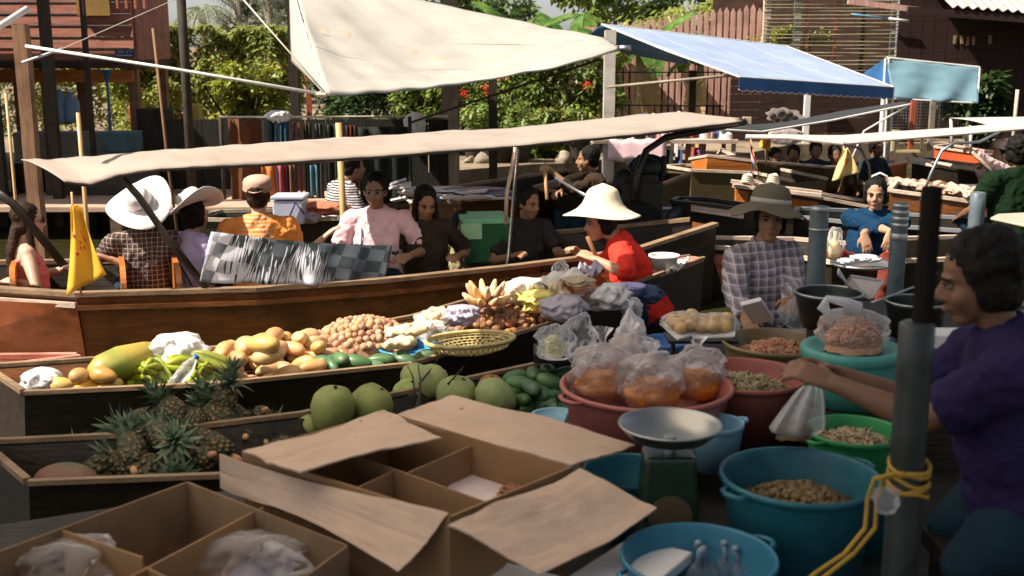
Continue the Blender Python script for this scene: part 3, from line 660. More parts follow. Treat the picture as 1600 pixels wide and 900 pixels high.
# ================================================================ BOATS
def hull(label, near, far, zb=-.12, inset=.16, mtl=None, inner=None, rim=None, floor=.06, group='wooden boats', name='wooden_boat', rimw=.045, rimh=.03, endmat=None, th=.03, ribs=0):
    """near / far: lists of world points of the two gunwales, paired station by station"""
    mtl = mtl or m_teak; near = [V(p) for p in near]; far = [V(p) for p in far]
    t = thing(name, label, 'boat', (sum(p.x for p in near)/len(near), sum(p.y for p in near)/len(near), 0), group=group)
    n = len(near)
    def bot(a, b, k): q = lerp(a, b, k); return V((q.x, q.y, zb))
    m = MB()
    for i in range(n-1):
        a, b, c, d = near[i], near[i+1], far[i], far[i+1]
        m.face([a, b, bot(b,d,inset), bot(a,c,inset)]); m.face([c, d, bot(d,b,inset), bot(c,a,inset)])
        m.face([bot(a,c,inset), bot(b,d,inset), bot(d,b,inset), bot(c,a,inset)])
    for a, c in ((near[-1], far[-1]),): m.face([a, c, bot(c,a,inset), bot(a,c,inset)])
    bmesh.ops.remove_doubles(m.bm, verts=m.bm.verts, dist=.0005); m.build('hull', mtl, t)
    e = MB(); a, c = near[0], far[0]; e.slab([a, c, bot(c,a,inset), bot(a,c,inset)], (near[1]-near[0]).normalized()*.02)
    e.build('end_panel', endmat or mtl, t)
    m = MB()
    def inn(a, b, k, z): q = lerp(a, b, k); return V((q.x, q.y, z))
    ln = [(near[i]-far[i]).length for i in range(n)]; k0 = [min(.45, th/max(l,.01)) for l in ln]; k1 = [min(.48, inset*.9+th/max(l,.01)) for l in ln]
    for i in range(n-1):
        a,b,c,d = near[i],near[i+1],far[i],far[i+1]
        A,B,C,D = inn(a,c,k0[i],a.z-.004),inn(b,d,k0[i+1],b.z-.004),inn(c,a,k0[i],c.z-.004),inn(d,b,k0[i+1],d.z-.004)
        A2,B2,C2,D2 = inn(a,c,k1[i],floor),inn(b,d,k1[i+1],floor),inn(c,a,k1[i],floor),inn(d,b,k1[i+1],floor)
        m.face([A,A2,B2,B]); m.face([C,D,D2,C2]); m.face([A2,C2,D2,B2])
    m.build('lining', inner or m_dark, t)
    m = MB(); up = V((0,0,.001))
    m.rail([p+up for p in near], rimw, rimh); m.build('gunwale', rim or m_rim, t)
    m = MB(); m.rail([p+up for p in far], rimw, rimh); m.build('gunwale', rim or m_rim, t)
    m = MB(); m.rail([near[0]+up+(far[0]-near[0])*.03, far[0]+up-(far[0]-near[0])*.03], rimw, rimh+.004); m.build('end_rail', rim or m_rim, t)
    return t
def offs(near, widths):
    out = []
    for i, p in enumerate(near):
        a = near[max(i-1,0)]; b = near[min(i+1,len(near)-1)]; d = (V(b)-V(a)); q = V((-d.y, d.x, 0)).normalized(); out.append(V(p) + q*widths[i])
    return out
# --- tourist longtail
m_endboard = mat('varnished_end_board', (.30,.09,.035), .25, var=.5, vs=3, coat=.6, stain=.3, st=(1,1,2))  # lighter and redder than the hull, with uneven tone
TN = [at(-260,446,z=.47), at(0,455,z=.45), at(120,463,z=.45), at(400,455,z=.45), at(600,441,z=.45), at(800,420,z=.45), at(900,407,z=.45), at(1000,391,z=.5), at(1118,353,z=.62)]
TF = offs(TN, [.7,.98,1.15,1.2,1.2,1.2,1.15,.95,.3])
tb = hull('long wooden tourist boat with dark varnished side under a beige canopy', TN, TF, mtl=m_teak, rim=m_rim, inset=.10, rimw=.07, rimh=.028, floor=.1)
m = MB(); a, b = TN[1], TN[2]
ins = lambda p, q: (lambda c: V((c.x, c.y, -.12)))(lerp(p, q, .10))
s0, s1 = TN[0], TN[2]; n_ = V((.05,-.12,0)); m.slab([s0+n_*.1+V((0,0,-.05)), b+V((0,-.006,-.05)), ins(TN[2],TF[2])+V((0,-.006,0)), ins(TN[0],TF[0])+n_*.1], (0,-.012,0)); m.build('end_panel', m_endboard, tb)
m = MB(); m.rail([p+V((0,-.02,-.07)) for p in TN[:3]], .03, .035); m.build('side_trim', m_palew, tb)
m = MB(); m.rail([p+V((.004,-.022,-.085)) for p in TN[2:7]], .022, .03); m.build('side_trim', m_teak, tb)
for i in (5,6,7):
    a, b = TN[i], TN[i+1]; lo = lambda p, q: (lambda c: V((c.x, c.y, -.12)))(lerp(p, q, .10)); k0 = lerp(a, b, .45) if i == 5 else a; kf = lerp(TF[i], TF[i+1], .45) if i == 5 else TF[i]
    m = MB(); m.slab([k0+V((.001,-.004,-.003)), b+V((.001,-.004,-.003)), lo(TN[i+1],TF[i+1])+V((.001,-.004,0)), lo(k0,kf)+V((.001,-.004,0))], V((.004,-.010,0))); m.build('stern_panel', m_dark, tb)
axis = (TN[4]-TN[3]).normalized(); nrm = V((-axis.y, axis.x, 0))
for u in (14, 190, 278):
    p = at(u, 456, z=.45); c = p + nrm*.6; M_ = Matrix((axis, nrm, V((0,0,1)))).transposed()
    m = MB(); pts = []
    for k in range(9):
        a = math.pi*.5*k/8; pts.append((-.52+.16*(1-math.sin(a)) -.0, .50+.12*math.sin(a)*1.0 -.0))
    prof = [c + M_ @ V((0, -.5, -.25)), c + M_ @ V((0,-.5,0.0))] + [c + M_ @ V((-.0, -.5+.12*(1-math.cos(math.pi/2*k/6)), .13*math.sin(math.pi/2*k/6))) for k in range(7)] + [c + M_ @ V((0,.5,.13)), c + M_ @ V((0,.5,-.25))]
    m.slab(prof, axis*.035); m.build('bench_back', m_orange, tb)
    m = MB(); m.box(c + M_ @ V((.22,0,-.22)), (.36,1.0,.03), M_); m.build('bench_seat', m_teak, tb)
# --- beige canopy of the tourist boat
cu_n = [(100,283,6.95),(140,287,7.0),(185,272,7.05),(250,263,7.1),(330,259,7.2),(400,256,7.35),(500,249,7.6),(600,243,7.9),(700,235,8.2),(800,228,8.5),(900,218,8.8),(1000,209,9.1),(1080,199,9.4),(1160,189,9.7)]
cu_f = [(33,249,7.25),(85,248,7.3),(150,243,7.35),(230,236,7.45),(320,230,7.55),(400,224,7.8),(500,217,8.3),(600,211,8.9),(700,204,9.3),(800,200,9.7),(900,189,10.0),(1000,179,10.3),(1070,174,10.6),(1150,186,10.3)]
NN = [at(u,v,d=d) for u,v,d in cu_n]; FF = [at(u,v,d=d) for u,v,d in cu_f]
def along(L_, a):
    q = a*(len(L_)-1); i = min(int(q), len(L_)-2); f = q-i; return lerp(L_[i], L_[i+1], f)
t = thing('boat_canopy', 'long narrow beige canvas canopy over the tourist boat', 'canopy', (0,8.6,.5))
def cf(a, b):
    p = lerp(along(NN,a), along(FF,a), b); p.z += .02*math.sin(math.pi*b) + .006*noise.noise(V((a*22,b*3,5))) - .008*abs(math.sin(math.pi*a*5))*math.sin(math.pi*min(1,b*1.3)) + .0025*math.sin(a*140+b*9); return p
m = MB(); m.grid(cf, 90, 8); solid(m.build('canvas', m_canopy, t, smooth=True), .006)
m = MB(); m.tube([p+V((0,0,-.012)) for p in NN], .010, 6); m.build('edge_rod', m_dark, t)
def frame(pts, r, mt=m_dark, name='frame_bar'):
    m = MB(); m.tube(pts, r, 8); return m.build(name, mt, t, smooth=True)
for pts in ([at(150,266,d=7.3),at(185,272,d=7.2),at(215,305,d=7.15),at(262,372,d=7.1),at(322,450,d=7.15)], [at(-20,290,d=7.0),at(20,318,d=7.0),at(100,415,d=7.05)]):
    m = MB(); m.tube(pts, [(.028,.010)]*len(pts), 8); m.build('frame_bar', m_dark, t, smooth=True)
frame([at(805,230,d=8.5),at(800,262,d=8.5),at(792,300,d=8.5),at(790,350,d=8.5)], .015, m_palew, 'branch_pole')
frame([at(810,232,d=8.45),at(803,300,d=8.4),at(795,400,d=8.2),at(790,425,d=8.1)], .014)
frame([at(1165,190,d=9.8),at(1090,205,d=9.7),at(1040,215,d=9.6),at(1010,235,d=9.5),at(995,275,d=9.4),at(990,330,d=9.4)], .03)
frame([at(1165,193,d=9.8),at(1060,203,d=9.5)], .010, m_palew)
m = MB(); p = at(1167,188,d=9.8); m.box(p, (.07,.03,.06)); m.build('end_block', m_palew, t)
# --- fruit sampan
FN = [at(38,617,z=.35), at(340,603,z=.34), at(640,572,z=.33), at(870,505,z=.34), at(1000,441,z=.39), at(1100,405,z=.48)]
FFr = [at(-25,575,z=.35), at(200,560,z=.34), at(430,537,z=.33), at(643,497,z=.33), at(880,428,z=.38), at(1078,402,z=.48)]
fb = hull('narrow dark sampan loaded with mangoes, longans and bananas', FN, FFr, mtl=m_dark, rim=m_rim, inner=m_teak, inset=.16, rimw=.03, rimh=.02, floor=.08)
m = MB(); a, b, c = lerp(FN[4],FN[5],.3), FN[5], FFr[5]; d = lerp(FFr[4],FFr[5],.42)
m.slab([a+V((0,0,.012)), b+V((0,0,.012)), c+V((0,0,.012)), d+V((0,0,.012))], (0,0,-.03)); m.build('prow_board', wood('red_prow_paint',(.50,.20,.15),coat=.1,rough=.6), fb)
# --- pineapple sampan
PN = [at(45,758,z=.36), at(340,747,z=.34), at(620,728,z=.33), at(880,690,z=.33)]
PF = [at(-30,694,z=.36), at(200,683,z=.34), at(470,650,z=.33), at(862,567,z=.33)]
hull('dark sampan holding pineapples and green pomelos', PN, PF, mtl=m_dark, rim=m_rim, inner=m_dark, inset=.14, rimw=.03, rimh=.02, floor=.1)
# --- stall barge
t = thing('stall_barge', 'wide dark plank barge carrying the cardboard boxes and tubs', 'boat', (.5,3.5,0))
dk = [at(-200,850,z=.45), at(330,770,z=.45), at(700,712,z=.45), at(870,690,z=.45), at(900,610,z=.45), at(1120,525,z=.45), at(1250,470,z=.45), at(1900,470,z=.45), V((3.2,1.2,.45)), V((-1.6,1.2,.45))]
m = MB(); m.slab(dk, (0,0,-.5)); m.build('deck', wood('wet_grey_deck', (.028,.024,.018), coat=.0, rough=.7), t)
for k in range(9):
    m = MB(); y = 1.5+k*.42; m.box((.9,y,.455),(2.6,.36,.012)) if k < 5 else None
    if k < 5: m.build('deck_plank', MATS['wet_grey_deck'], t)
    else: m.bm.free()
# --- background boats
def simple(label, pn, w, mtl=m_teak, **kw): return hull(label, pn, offs(pn, w), mtl=mtl, **kw)
simple('far orange ended boat carrying a Thai flag', [at(1078,250,d=14.2), at(1105,245,d=13.9), at(1182,254,d=13.9), at(1290,263,d=14.4), at(1364,264,d=15.0), at(1418,254,d=16)], [.7,.9,1.0,1.0,.8,.2], mtl=mat('olive_varnish',(.09,.06,.015),.4,var=.2,coat=.3), rim=m_palew, endmat=m_orange, inset=.12, rimw=.05)
bo = COL.objects[-1]
# orange flank panels of that boat
q = [at(1080,252,d=14.15), at(1105,247,d=13.85), at(1181,257,d=13.85)]
t = WM and bpy.data.objects['wooden_boat.003']
for a, b, zz in ((q[0],q[1],0),(q[1],q[2],0)):
    m = MB(); lo1 = V((a.x+.02,a.y+.03,a.z-.30)); lo2 = V((b.x+.0,b.y+.03,b.z-.36)); m.slab([a,b,lo2,lo1],(0,-.015,0)); m.build('orange_panel', m_orange, t)
simple('low boat with two pale planks laid across its orange end', [at(1148,292,d=11.0), at(1210,300,d=10.8), at(1285,312,d=11), at(1420,338,d=11), at(1560,352,d=11)], [.5,.6,.7,.8,.7], mtl=mat('dark_hull',(.05,.022,.012),.4,coat=.4), rim=m_palew, endmat=m_orange, inset=.1)
t = bpy.data.objects['wooden_boat.004']
m = MB(); a, b = at(1150,296,d=10.97), at(1278,316,d=10.78); m.slab([a, b, b+V((0,.03,-.30)), a+V((.02,.03,-.30))], (0,-.012,0)); m.build('orange_panel', m_orange, t)
for k,(u0,v0,u1,v1) in enumerate(((1142,283,1284,301),(1144,290,1283,305))):
    m = MB(); m.bar(at(u0,v0,d=10.9-.12*k), at(u1,v1,d=10.75-.12*k), .07, .03); m.build('loose_plank', m_palew, t)
for u in (1168,1208):
    c = at(u,281,d=10.8); m = MB(); [m.tube([c+V((.055*math.cos(a_*.52)*(1-.1*q_), .045*math.sin(a_*.52), -.02+.02*q_+.01*math.sin(a_))) for a_ in range(13)], .012, 6) for q_ in range(4)]; m.build('rope_coil', m_rope, t, smooth=True)
simple('long boat laden with trays of food at the right', [at(1390,300,d=10.6), at(1480,312,d=10.4), at(1600,330,d=10.2), at(1700,340,d=10)], [.7,.75,.75,.6], mtl=m_teak, rim=m_palew, inset=.1)
simple('dark boat behind the blue shirted vendor', [at(1236,340,d=9.9), at(1340,352,d=9.7), at(1480,362,d=9.5), at(1650,372,d=9.3)], [.5,.8,.8,.8], mtl=m_dark, rim=mat('grey_rim',(.22,.23,.24),.6), inset=.12)
simple('boat with a faded red end board where the blue shirted vendor sits', [at(1100,388,z=.42), at(1180,394,z=.40), at(1300,413,z=.42), at(1440,410,z=.42), at(1620,402,z=.42)], [.45,.7,.9,.95,.9], mtl=m_dark, rim=m_palew, inner=m_dark, endmat=wood('faded_red_paint',(.55,.16,.10),coat=.1,rough=.6), inset=.1)
t = bpy.data.objects['wooden_boat.007']
m = MB(); a, b = at(1103,395,z=.38), at(1180,402,z=.36); m.slab([a,b,b+V((0,.03,-.26)),a+V((.02,.03,-.26))],(0,-.015,0)); m.build('red_panel', MATS['faded_red_paint'], t)
m = MB(); m.bar(at(1094,417,z=.16), at(1190,432,z=.16), .12,.03); m.build('bumper_plank', m_palew, t)
simple('narrow dark prow topped with three pinkish planks', [at(1050,318,d=9.9), at(1100,322,d=9.8), at(1240,340,d=9.7)], [.25,.4,.3], mtl=m_dark, rim=m_dark, inset=.1)
t = bpy.data.objects['wooden_boat.008']
for k in range(3):
    m = MB(); m.bar(at(1080,317+k*5,d=9.9-.1*k), at(1162,329+k*5,d=9.8-.1*k), .075, .02); m.build('deck_plank', m_palew, t)
simple('red prowed boat far right beside the rowing person', [at(1460,231,d=16), at(1540,243,d=15.5), at(1600,246,d=15.6)], [.5,.6,.6], mtl=mat('bright_red_orange',(.60,.10,.03),.5,coat=.3), rim=m_palew, inset=.1)
m = MB(); m.slab([at(1417,243,d=14), at(1488,256,d=13.6), at(1484,262,d=13.4), at(1420,250,d=13.8)], (0,0,-.03)); tag(m.build('boat_prow_board', m_palew), 'pale pointed prow plank lying over the water left of the red prow', 'plank')
simple('dark boat hull beneath the pale pointed prow', [at(1425,252,d=13.9), at(1500,268,d=13.2), at(1600,285,d=13)], [.3,.7,.8], mtl=m_dark, rim=m_dark, inset=.15)
simple('brown boat piled with folded papers and books', [at(640,318,d=11.6), at(720,318,d=11.3), at(790,308,d=11.5), at(920,270,d=13.2)], [.6,.9,.9,.3], mtl=m_teak, rim=m_rim, inner=m_dark, inset=.12)
simple('dark skiff under the hanging textiles behind the orange shirted man', [at(300,345,d=9.9), at(420,348,d=9.7), at(560,343,d=9.7), at(640,335,d=10)], [.5,.7,.7,.4], mtl=m_dark, rim=m_greyw, inset=.12)
simple('long dark prow passing behind the rower', [at(830,296,d=12.2), at(900,306,d=11.6), at(1000,304,d=11.6), at(1080,272,d=13)], [.4,.7,.7,.3], mtl=m_dark, rim=m_rim, inset=.12)
simple('old weathered skiff moored in front of the market stalls', [at(1040,262,d=14), at(1080,268,d=13.6), at(1180,272,d=13.6), at(1240,285,d=13)], [.3,.6,.7,.5], mtl=mat('olive_wood',(.10,.075,.03),.5), rim=m_palew, inset=.12)
simple('reddish boat end poking in at the far left below the tourist boat', [at(-200,600,z=.22), at(-60,585,z=.2), at(125,562,z=.16)], [.5,.4,.05], mtl=wood('sun_faded_red',(.55,.24,.18),coat=.2,rough=.5), rim=MATS['sun_faded_red'], inner=MATS['sun_faded_red'], floor=.12, inset=.1)
# far canopies
def canopy(name, label, nn, ff, mtl, rodm=None, legs=()):
    NN = [at(*p[:2], d=p[2]) for p in nn]; FF = [at(*p[:2], d=p[2]) for p in ff]; t = thing(name, label, 'canopy', (NN[0].x, NN[0].y, .4))
    m = MB(); m.grid(lambda a,b: lerp(along(NN,a), along(FF,a), b)+V((0,0,.02*math.sin(math.pi*b))), 40, 6); solid(m.build('canvas', mtl, t, smooth=True), .006)
    m = MB(); m.tube([p+V((0,0,-.008)) for p in NN], .012, 6); m.build('edge_rod', rodm or mtl, t)
    for a, b, r, mt in legs: 
        m = MB(); m.tube([at(*a[:2], d=a[2])] + [at(*q[:2], d=q[2]) for q in b], r, 6); m.build('frame_bar', mt, t, smooth=True)
    return t
canopy('boat_canopy', 'dark grey topped canopy with a white edge in the right background', [(1100,200,12.6),(1190,205,12.8),(1300,187,13.2),(1422,162,13.6)], [(1140,199,13.2),(1230,190,14.2),(1320,172,14.6),(1405,160,14.4)], m_canopyg, m_white,
       [((1418,165,13.6),((1350,205,13.3),(1330,250,13.2)),.012,m_white)])
canopy('boat_canopy', 'long off white canopy crossing the right background', [(1165,214,11.6),(1230,215,11.6),(1317,224,11.6),(1400,217,11.9),(1500,209,12.2),(1620,199,12.6)], [(1166,212,11.9),(1230,211,12.2),(1317,211,12.6),(1400,205,13),(1500,199,13.2),(1620,187,13.6)], m_canopyw, None,
       [((1318,224,11.6),((1345,232,11.6),(1358,258,11.6),(1362,300,11.4)),.014,m_dark), ((1345,215,12),((1340,290,12),),.008,m_metal)])
canopy('boat_canopy', 'short off white canopy sheet at the right edge', [(1550,197,13),(1590,192,13),(1640,188,13)], [(1484,184,14),(1550,183,14.2),(1640,182,14.4)], m_canopyw, None, [((1486,186,14),((1488,232,14),),.02,m_white),((1517,196,13.6),((1517,240,13.6),),.02,m_white)])
# curved metal hoop by the right boats
pole('canopy_hoop', 'curved metal hoop arching over the food boat', at(1440,315,d=8.8), at(1440,315,d=8.8)+V((0,0,.001)), .001, m_metal)
o = bpy.data.objects['canopy_hoop']; bpy.data.objects.remove(o)
m = MB(); m.tube([at(1437,318,d=9),at(1455,270,d=9),at(1472,235,d=9),at(1490,224,d=9),at(1530,222,d=9.2),at(1562,206,d=9.6)], .012, 8); tag(m.build('canopy_hoop', m_metal, smooth=True), 'curved metal hoop arching over the food boat', 'hoop')
# near posts
def pvc(label, u, v0, v1, d, w, mtl, collar=()):
    p = at(u, v0, d=d); q = at(u, v1, d=d); t = thing('mooring_pipe', label, 'post', (p.x, d, -.3))
    m = MB(); r = w/2; m.lathe([(.001,p.z),(r*.8,p.z),(r,p.z-.006),(r,p.z-.1),(r*.99,q.z)], 24, Matrix.Translation((p.x,d,0))); m.build('pipe', mtl, t, smooth=True)
    for k, (vv, h) in enumerate(collar):
        z = at(u, vv, d=d).z; m = MB(); m.lathe([(r,z),(r*1.05,z-.004),(r*1.05,z-h),(r,z-h-.004)], 24, Matrix.Translation((p.x,d,0))); m.build('collar', m_metal, t, smooth=True)
m_pvc = mat('grey_blue_pipe', (.10,.13,.145), .45, var=.25, vs=6, stain=.6)
m_pvcn = mat('dark_stained_pipe', (.030,.037,.036), .4, var=.35, vs=7, stain=.7, bump=.1, bs=12)
pvc('grey pipe post standing in front of the plaid shirted vendor', 1281, 322, 620, 5.2, .085, m_pvc, ((322,.02),(356,.006)))
pvc('grey pipe post with ribbed top beside the blue shirted vendor', 1408, 317, 600, 5.4, .078, m_pvc, ((318,.014),(328,.014),(338,.014),(348,.014),(364,.03)))
pvc('short blue grey pipe post below the dark green figure', 1529, 300, 600, 6.6, .088, m_pvc)
pvc('large near grey pipe post tied with yellow rope', 1434, 503, 1080, 2.65, .084, m_pvcn)
post('mooring_post', 'dark blurred timber post rising out of the near grey pipe', 1457, 292, 2.66, .050, mat('tarred_wood', (.012,.010,.008), .95, spec=.05), z0=.2, round_=True)
# ================================================================ PEOPLE
def skinmat(name, c): return mat(name, c, .5, var=.10, vs=12, bump=.08, bs=90, sub=.12, spec=.35)
sk1 = skinmat('brown_skin', (.30,.155,.085)); sk2 = skinmat('tan_skin', (.44,.25,.155)); sk3 = skinmat('deep_brown_skin', (.19,.095,.055)); sk4 = skinmat('pale_tan_skin', (.55,.34,.24))
def hairmat(name, c): return mat(name, c, .6, var=.5, vs=9, bump=.9, bs=30, st=(4,4,.6), spec=.15)
h_black = hairmat('black_hair', (.010,.008,.007)); h_brown = hairmat('dark_brown_hair', (.035,.018,.010))
m_eye = mat('eye_white', (.34,.29,.25), .3, var=.02); m_iris = mat('dark_iris', (.01,.006,.004), .2, var=0); m_lip = mat('lip', (.26,.085,.065), .5)
def cloth(name, c, **k):
    k.setdefault('var', .14); return mat(name, c, .88, vs=5, bump=1.0, bs=13, spec=.12, **k)
m_teal = cloth('dark_trousers', (.012,.03,.045)); m_blk = cloth('black_cloth', (.012,.012,.012))

def voxel(o, vx, sm=4, wr=0., ws=.08, fac=.5):
    m = o.modifiers.new('r', 'REMESH'); m.mode = 'VOXEL'; m.voxel_size = vx; m.use_smooth_shade = True
    s = o.modifiers.new('s', 'SMOOTH'); s.factor = fac; s.iterations = sm
    if wr:
        for k, (st, sz) in enumerate(((wr, ws), (wr*.45, ws*.4))):
            tx = bpy.data.textures.new('wrinkle', 'CLOUDS'); tx.noise_scale = sz; tx.noise_depth = 2
            d = o.modifiers.new('d', 'DISPLACE'); d.texture = tx; d.strength = st; d.mid_level = .36; d.texture_coords = 'LOCAL'
    return o
def ik(a, b, l1, l2, pole):
    d = b - a; L_ = min(d.length, (l1 + l2) * .999); dn = d.normalized(); b = a + dn * L_
    x = (l1*l1 - l2*l2 + L_*L_) / (2*L_); h = math.sqrt(max(0, l1*l1 - x*x)); p = pole - dn * pole.dot(dn)
    return a + dn*x + p.normalized()*h, b
def add_hand(m, w, d, nrm, s=1., curl=.5, thumb=1, th_out=.7, spread=1.0):
    """w wrist, d pointing direction, nrm palm normal (fingers curl towards it), thumb +-1 = which side"""
    d = V(d).normalized(); nrm = V(nrm); nrm = (nrm - d*nrm.dot(d)).normalized(); sd = d.cross(nrm) * thumb
    m.tube([w - d*.02*s, w + d*.02*s, w + d*.055*s, w + d*.088*s], [(.026*s,.019*s),(.034*s,.017*s),(.041*s,.015*s),(.040*s,.012*s)], 12, side=sd)
    for k, (L_, o_) in enumerate(((.070,.030),(.079,.010),(.073,-.010),(.058,-.029))):
        b = w + d*.082*s + sd*o_*s; a1 = curl*.7; a2 = curl*1.6; a3 = curl*2.2
        dd = (d + sd*(.10*(1.5-k)/1.5*spread)).normalized()
        p1 = b + (dd*math.cos(a1) + nrm*math.sin(a1))*L_*.45*s; p2 = p1 + (dd*math.cos(a2) + nrm*math.sin(a2))*L_*.32*s; p3 = p2 + (dd*math.cos(a3) + nrm*math.sin(a3))*L_*.23*s
        m.tube([b - dd*.012*s, b, p1, p2, p3], [.0095*s,.0098*s,.0090*s,.0082*s,.0062*s], 8)
    b = w + d*.022*s + sd*.024*s; t1 = (d*.6 + sd*th_out + nrm*.35).normalized(); t2 = (d*.9 + sd*th_out*.3 + nrm*(.35+curl*.5)).normalized()
    m.tube([b - t1*.01*s, b + t1*.034*s, b + t1*.034*s + t2*.030*s, b + t1*.034*s + t2*.052*s], [.014*s,.0125*s,.0105*s,.0075*s], 8)

def person(label, head, yaw, skin, s=1., lean=0., hd=(0,0,0), arms=(None,None), hands=(None,None), top=None, sleeve='short', legs='fold', pants=None, hair='short', hmat=None,
           vox=.009, group=None, collar=False, face=True, build=1., neckl=.0, name='person', seat_z=None, under='shirt'):
    """head = world centre of the head; yaw: heading of the face (0 = +Y, pi = to the camera); hd = (pitch, yaw, roll) of the head on the neck; arms = world wrist targets (left, right)"""
    Rz = rotz(yaw); hmat = hmat or h_black; pants = pants or m_teal
    nb_l = V((0, .02, .57)); Ml = Matrix.Rotation(-lean, 4, 'X')      # torso leans forward by lean
    def T(p): return Ml @ (V(p) - V((0,0,.1))) + V((0,0,.1))
    hc_l = T((0,.035+neckl,.720))
    seat = V(head) - (Rz @ (hc_l * s))
    if seat_z is not None: pass
    W = Matrix.Translation(seat) @ Rz @ Matrix.Scale(s, 4)
    def w(p): return W @ V(p)
    ex = Rz @ V((1,0,0)); ey = Rz @ V((0,1,0)); ez = V((0,0,1))
    t = thing(name, label, 'person', seat, group=group)
    b = MB(); bw = build
    # torso
    tors = [T((0,0,.02)), T((0,0,.10)), T((0,.01,.22)), T((0,.012,.36)), T((0,.0,.46)), T((0,-.005,.545)), T((0,.0,.585))]
    tr = [(.13*bw,.10*bw),(.155*bw,.115*bw),(.135*bw,.10*bw),(.150*bw,.108*bw),(.150*bw,.095),(.108,.070),(.060,.054)]
    b.tube([w(p) for p in tors], [(a*s,c*s) for a,c in tr], 18, side=ex)
    shl = [T((sx*.162*bw,-.005,.520)) for sx in (-1,1)]
    for q in shl: b.ell(w(q), (.055*s,)*3)
    b.tube([w(shl[0]), w(T((0,-.005,.548))), w(shl[1])], [.045*s,.06*s,.045*s], 10)
    # neck and head
    HM = Matrix.Translation(w(hc_l)) @ Rz @ Euler((hd[0], hd[2], hd[1]), 'XYZ').to_matrix().to_4x4() @ Matrix.Scale(s, 4)
    def h(p): return HM @ V(p)
    b.tube([w(T((0,-.005,.54))), w(T((0,.005,.61))), h((0,-.02,-.045))], [.058*s,.050*s,.052*s], 12)
    HR = HM.to_3x3().normalized()
    def he(c, r): b.ell(h(c), tuple(k*s for k in r), HR)
    he((0,-.012,.035),(.073,.092,.086)); he((0,.018,-.028),(.060,.070,.076)); he((0,.047,-.088),(.032,.030,.025)); he((-.034,.050,-.03),(.026,.028,.03)); he((.034,.050,-.03),(.026,.028,.03))
    he((0,.072,.022),(.046,.016,.010)); he((-.074,-.004,-.008),(.010,.020,.031)); he((.074,-.004,-.008),(.010,.020,.031))
    b.tube([h((0,.082,.010)), h((0,.097,-.014)), h((0,.104,-.029))], [.0085*s,.012*s,.0135*s], 8); he((-.011,.092,-.032),(.010,.011,.008)); he((.011,.092,-.032),(.010,.011,.008))
    he((0,.080,-.056),(.022,.013,.006)); he((0,.078,-.066),(.019,.013,.007))
    # arms
    L1, L2 = .275*s, .245*s; els = []; wrs = []
    for i, sx in enumerate((-1,1)):
        S = w(shl[i]); tg = arms[i]
        if tg is None: tg = S + ex*sx*.08*s + ey*.28*s - ez*.32*s; pl = ex*sx*.6 - ey*.5 - ez*.6
        else:
            if len(tg) == 2: tg, pl = V(tg[0]), V(tg[1])
            else: tg = V(tg); pl = ex*sx*.55 - ez*.8 - ey*.1
        E, Wr = ik(S, V(tg), L1, L2, V(pl)); els.append(E); wrs.append(Wr)
        b.tube([S, lerp(S,E,.5), E, lerp(E,Wr,.3), lerp(E,Wr,.75), Wr], [.050*s*bw,.044*s*bw,.036*s,.038*s,.028*s,.024*s], 12)
        hp = hands[i] or {}
        dd = V(hp.get('d', (Wr-E).normalized())); nn = V(hp.get('n', (-ez + ex*(-sx)*.5)))
        add_hand(b, Wr, dd, nn, s, hp.get('curl', .45), hp.get('thumb', None) or (1 if (dd.cross(nn - dd*nn.dot(dd))).dot(-ex*sx) > 0 else -1))
    # legs
    hips = [w((sx*.09,.02,.08)) for sx in (-1,1)]; lp = []
    for i, sx in enumerate((-1,1)):
        H = hips[i]
        if legs == 'fold': K = w((sx*.20,.36,.16)); A = w((sx*.10,.30,-.02)) ; A = w((-sx*.02,.22+.08*i,-.01))
        elif legs == 'squat': K = w((sx*.20,.36,.30)); A = w((sx*.14,.26,-.12))
        elif legs == 'stand': K = w((sx*.11,.06,-.34)); A = w((sx*.12,.0,-.74))
        else: K = w((sx*.13,.16,-.04)); A = w((sx*.13,.05,-.33))
        lp.append((H,K,A)); b.tube([H, lerp(H,K,.5), K, lerp(K,A,.35), A], [.082*s*bw,.070*s*bw,.054*s,.050*s,.034*s], 12)
        fd = ey if legs != 'fold' else (ey*.2 - ex*sx).normalized()
        b.tube([A - ez*.0, A + fd*.05*s - ez*.03*s, A + fd*.16*s - ez*.04*s], [(.034*s,.034*s),(.040*s,.026*s),(.036*s,.016*s)], 10, side=ex if legs != 'fold' else ey)
    voxel(b.build('body', skin, t), vox*s, 3)
    # face details
    if face:
        for sx in (-1,1):
            e = MB(); e.ell(h((sx*.031,.076,.004)), (.0125*s,.0085*s,.0052*s), HR); ob = e.build('eye', m_eye, t, smooth=True)
            e = MB(); e.ell(h((sx*.031,.0825,.004)), (.0062*s,.004*s,.0062*s), HR); e.build('iris', m_iris, ob, smooth=True)
            e = MB(); e.tube([h((sx*.014,.089,.022)), h((sx*.032,.089,.028)), h((sx*.052,.074,.022))], [.0028*s,.004*s,.002*s], 6); e.build('eyebrow', h_black, t, smooth=True)
            e = MB(); e.tube([h((sx*.017,.084,.010)), h((sx*.031,.088,.0135)), h((sx*.046,.078,.008))], [.0018*s,.0026*s,.0015*s], 6); e.build('eyelid', h_black, ob, smooth=True)
        e = MB(); e.tube([h((-.021,.087,-.060)), h((-.008,.0935,-.058)), h((.008,.0935,-.058)), h((.021,.087,-.060))], [.002*s,.0052*s,.0052*s,.002*s], 7); e.build('mouth', m_lip, t, smooth=True)
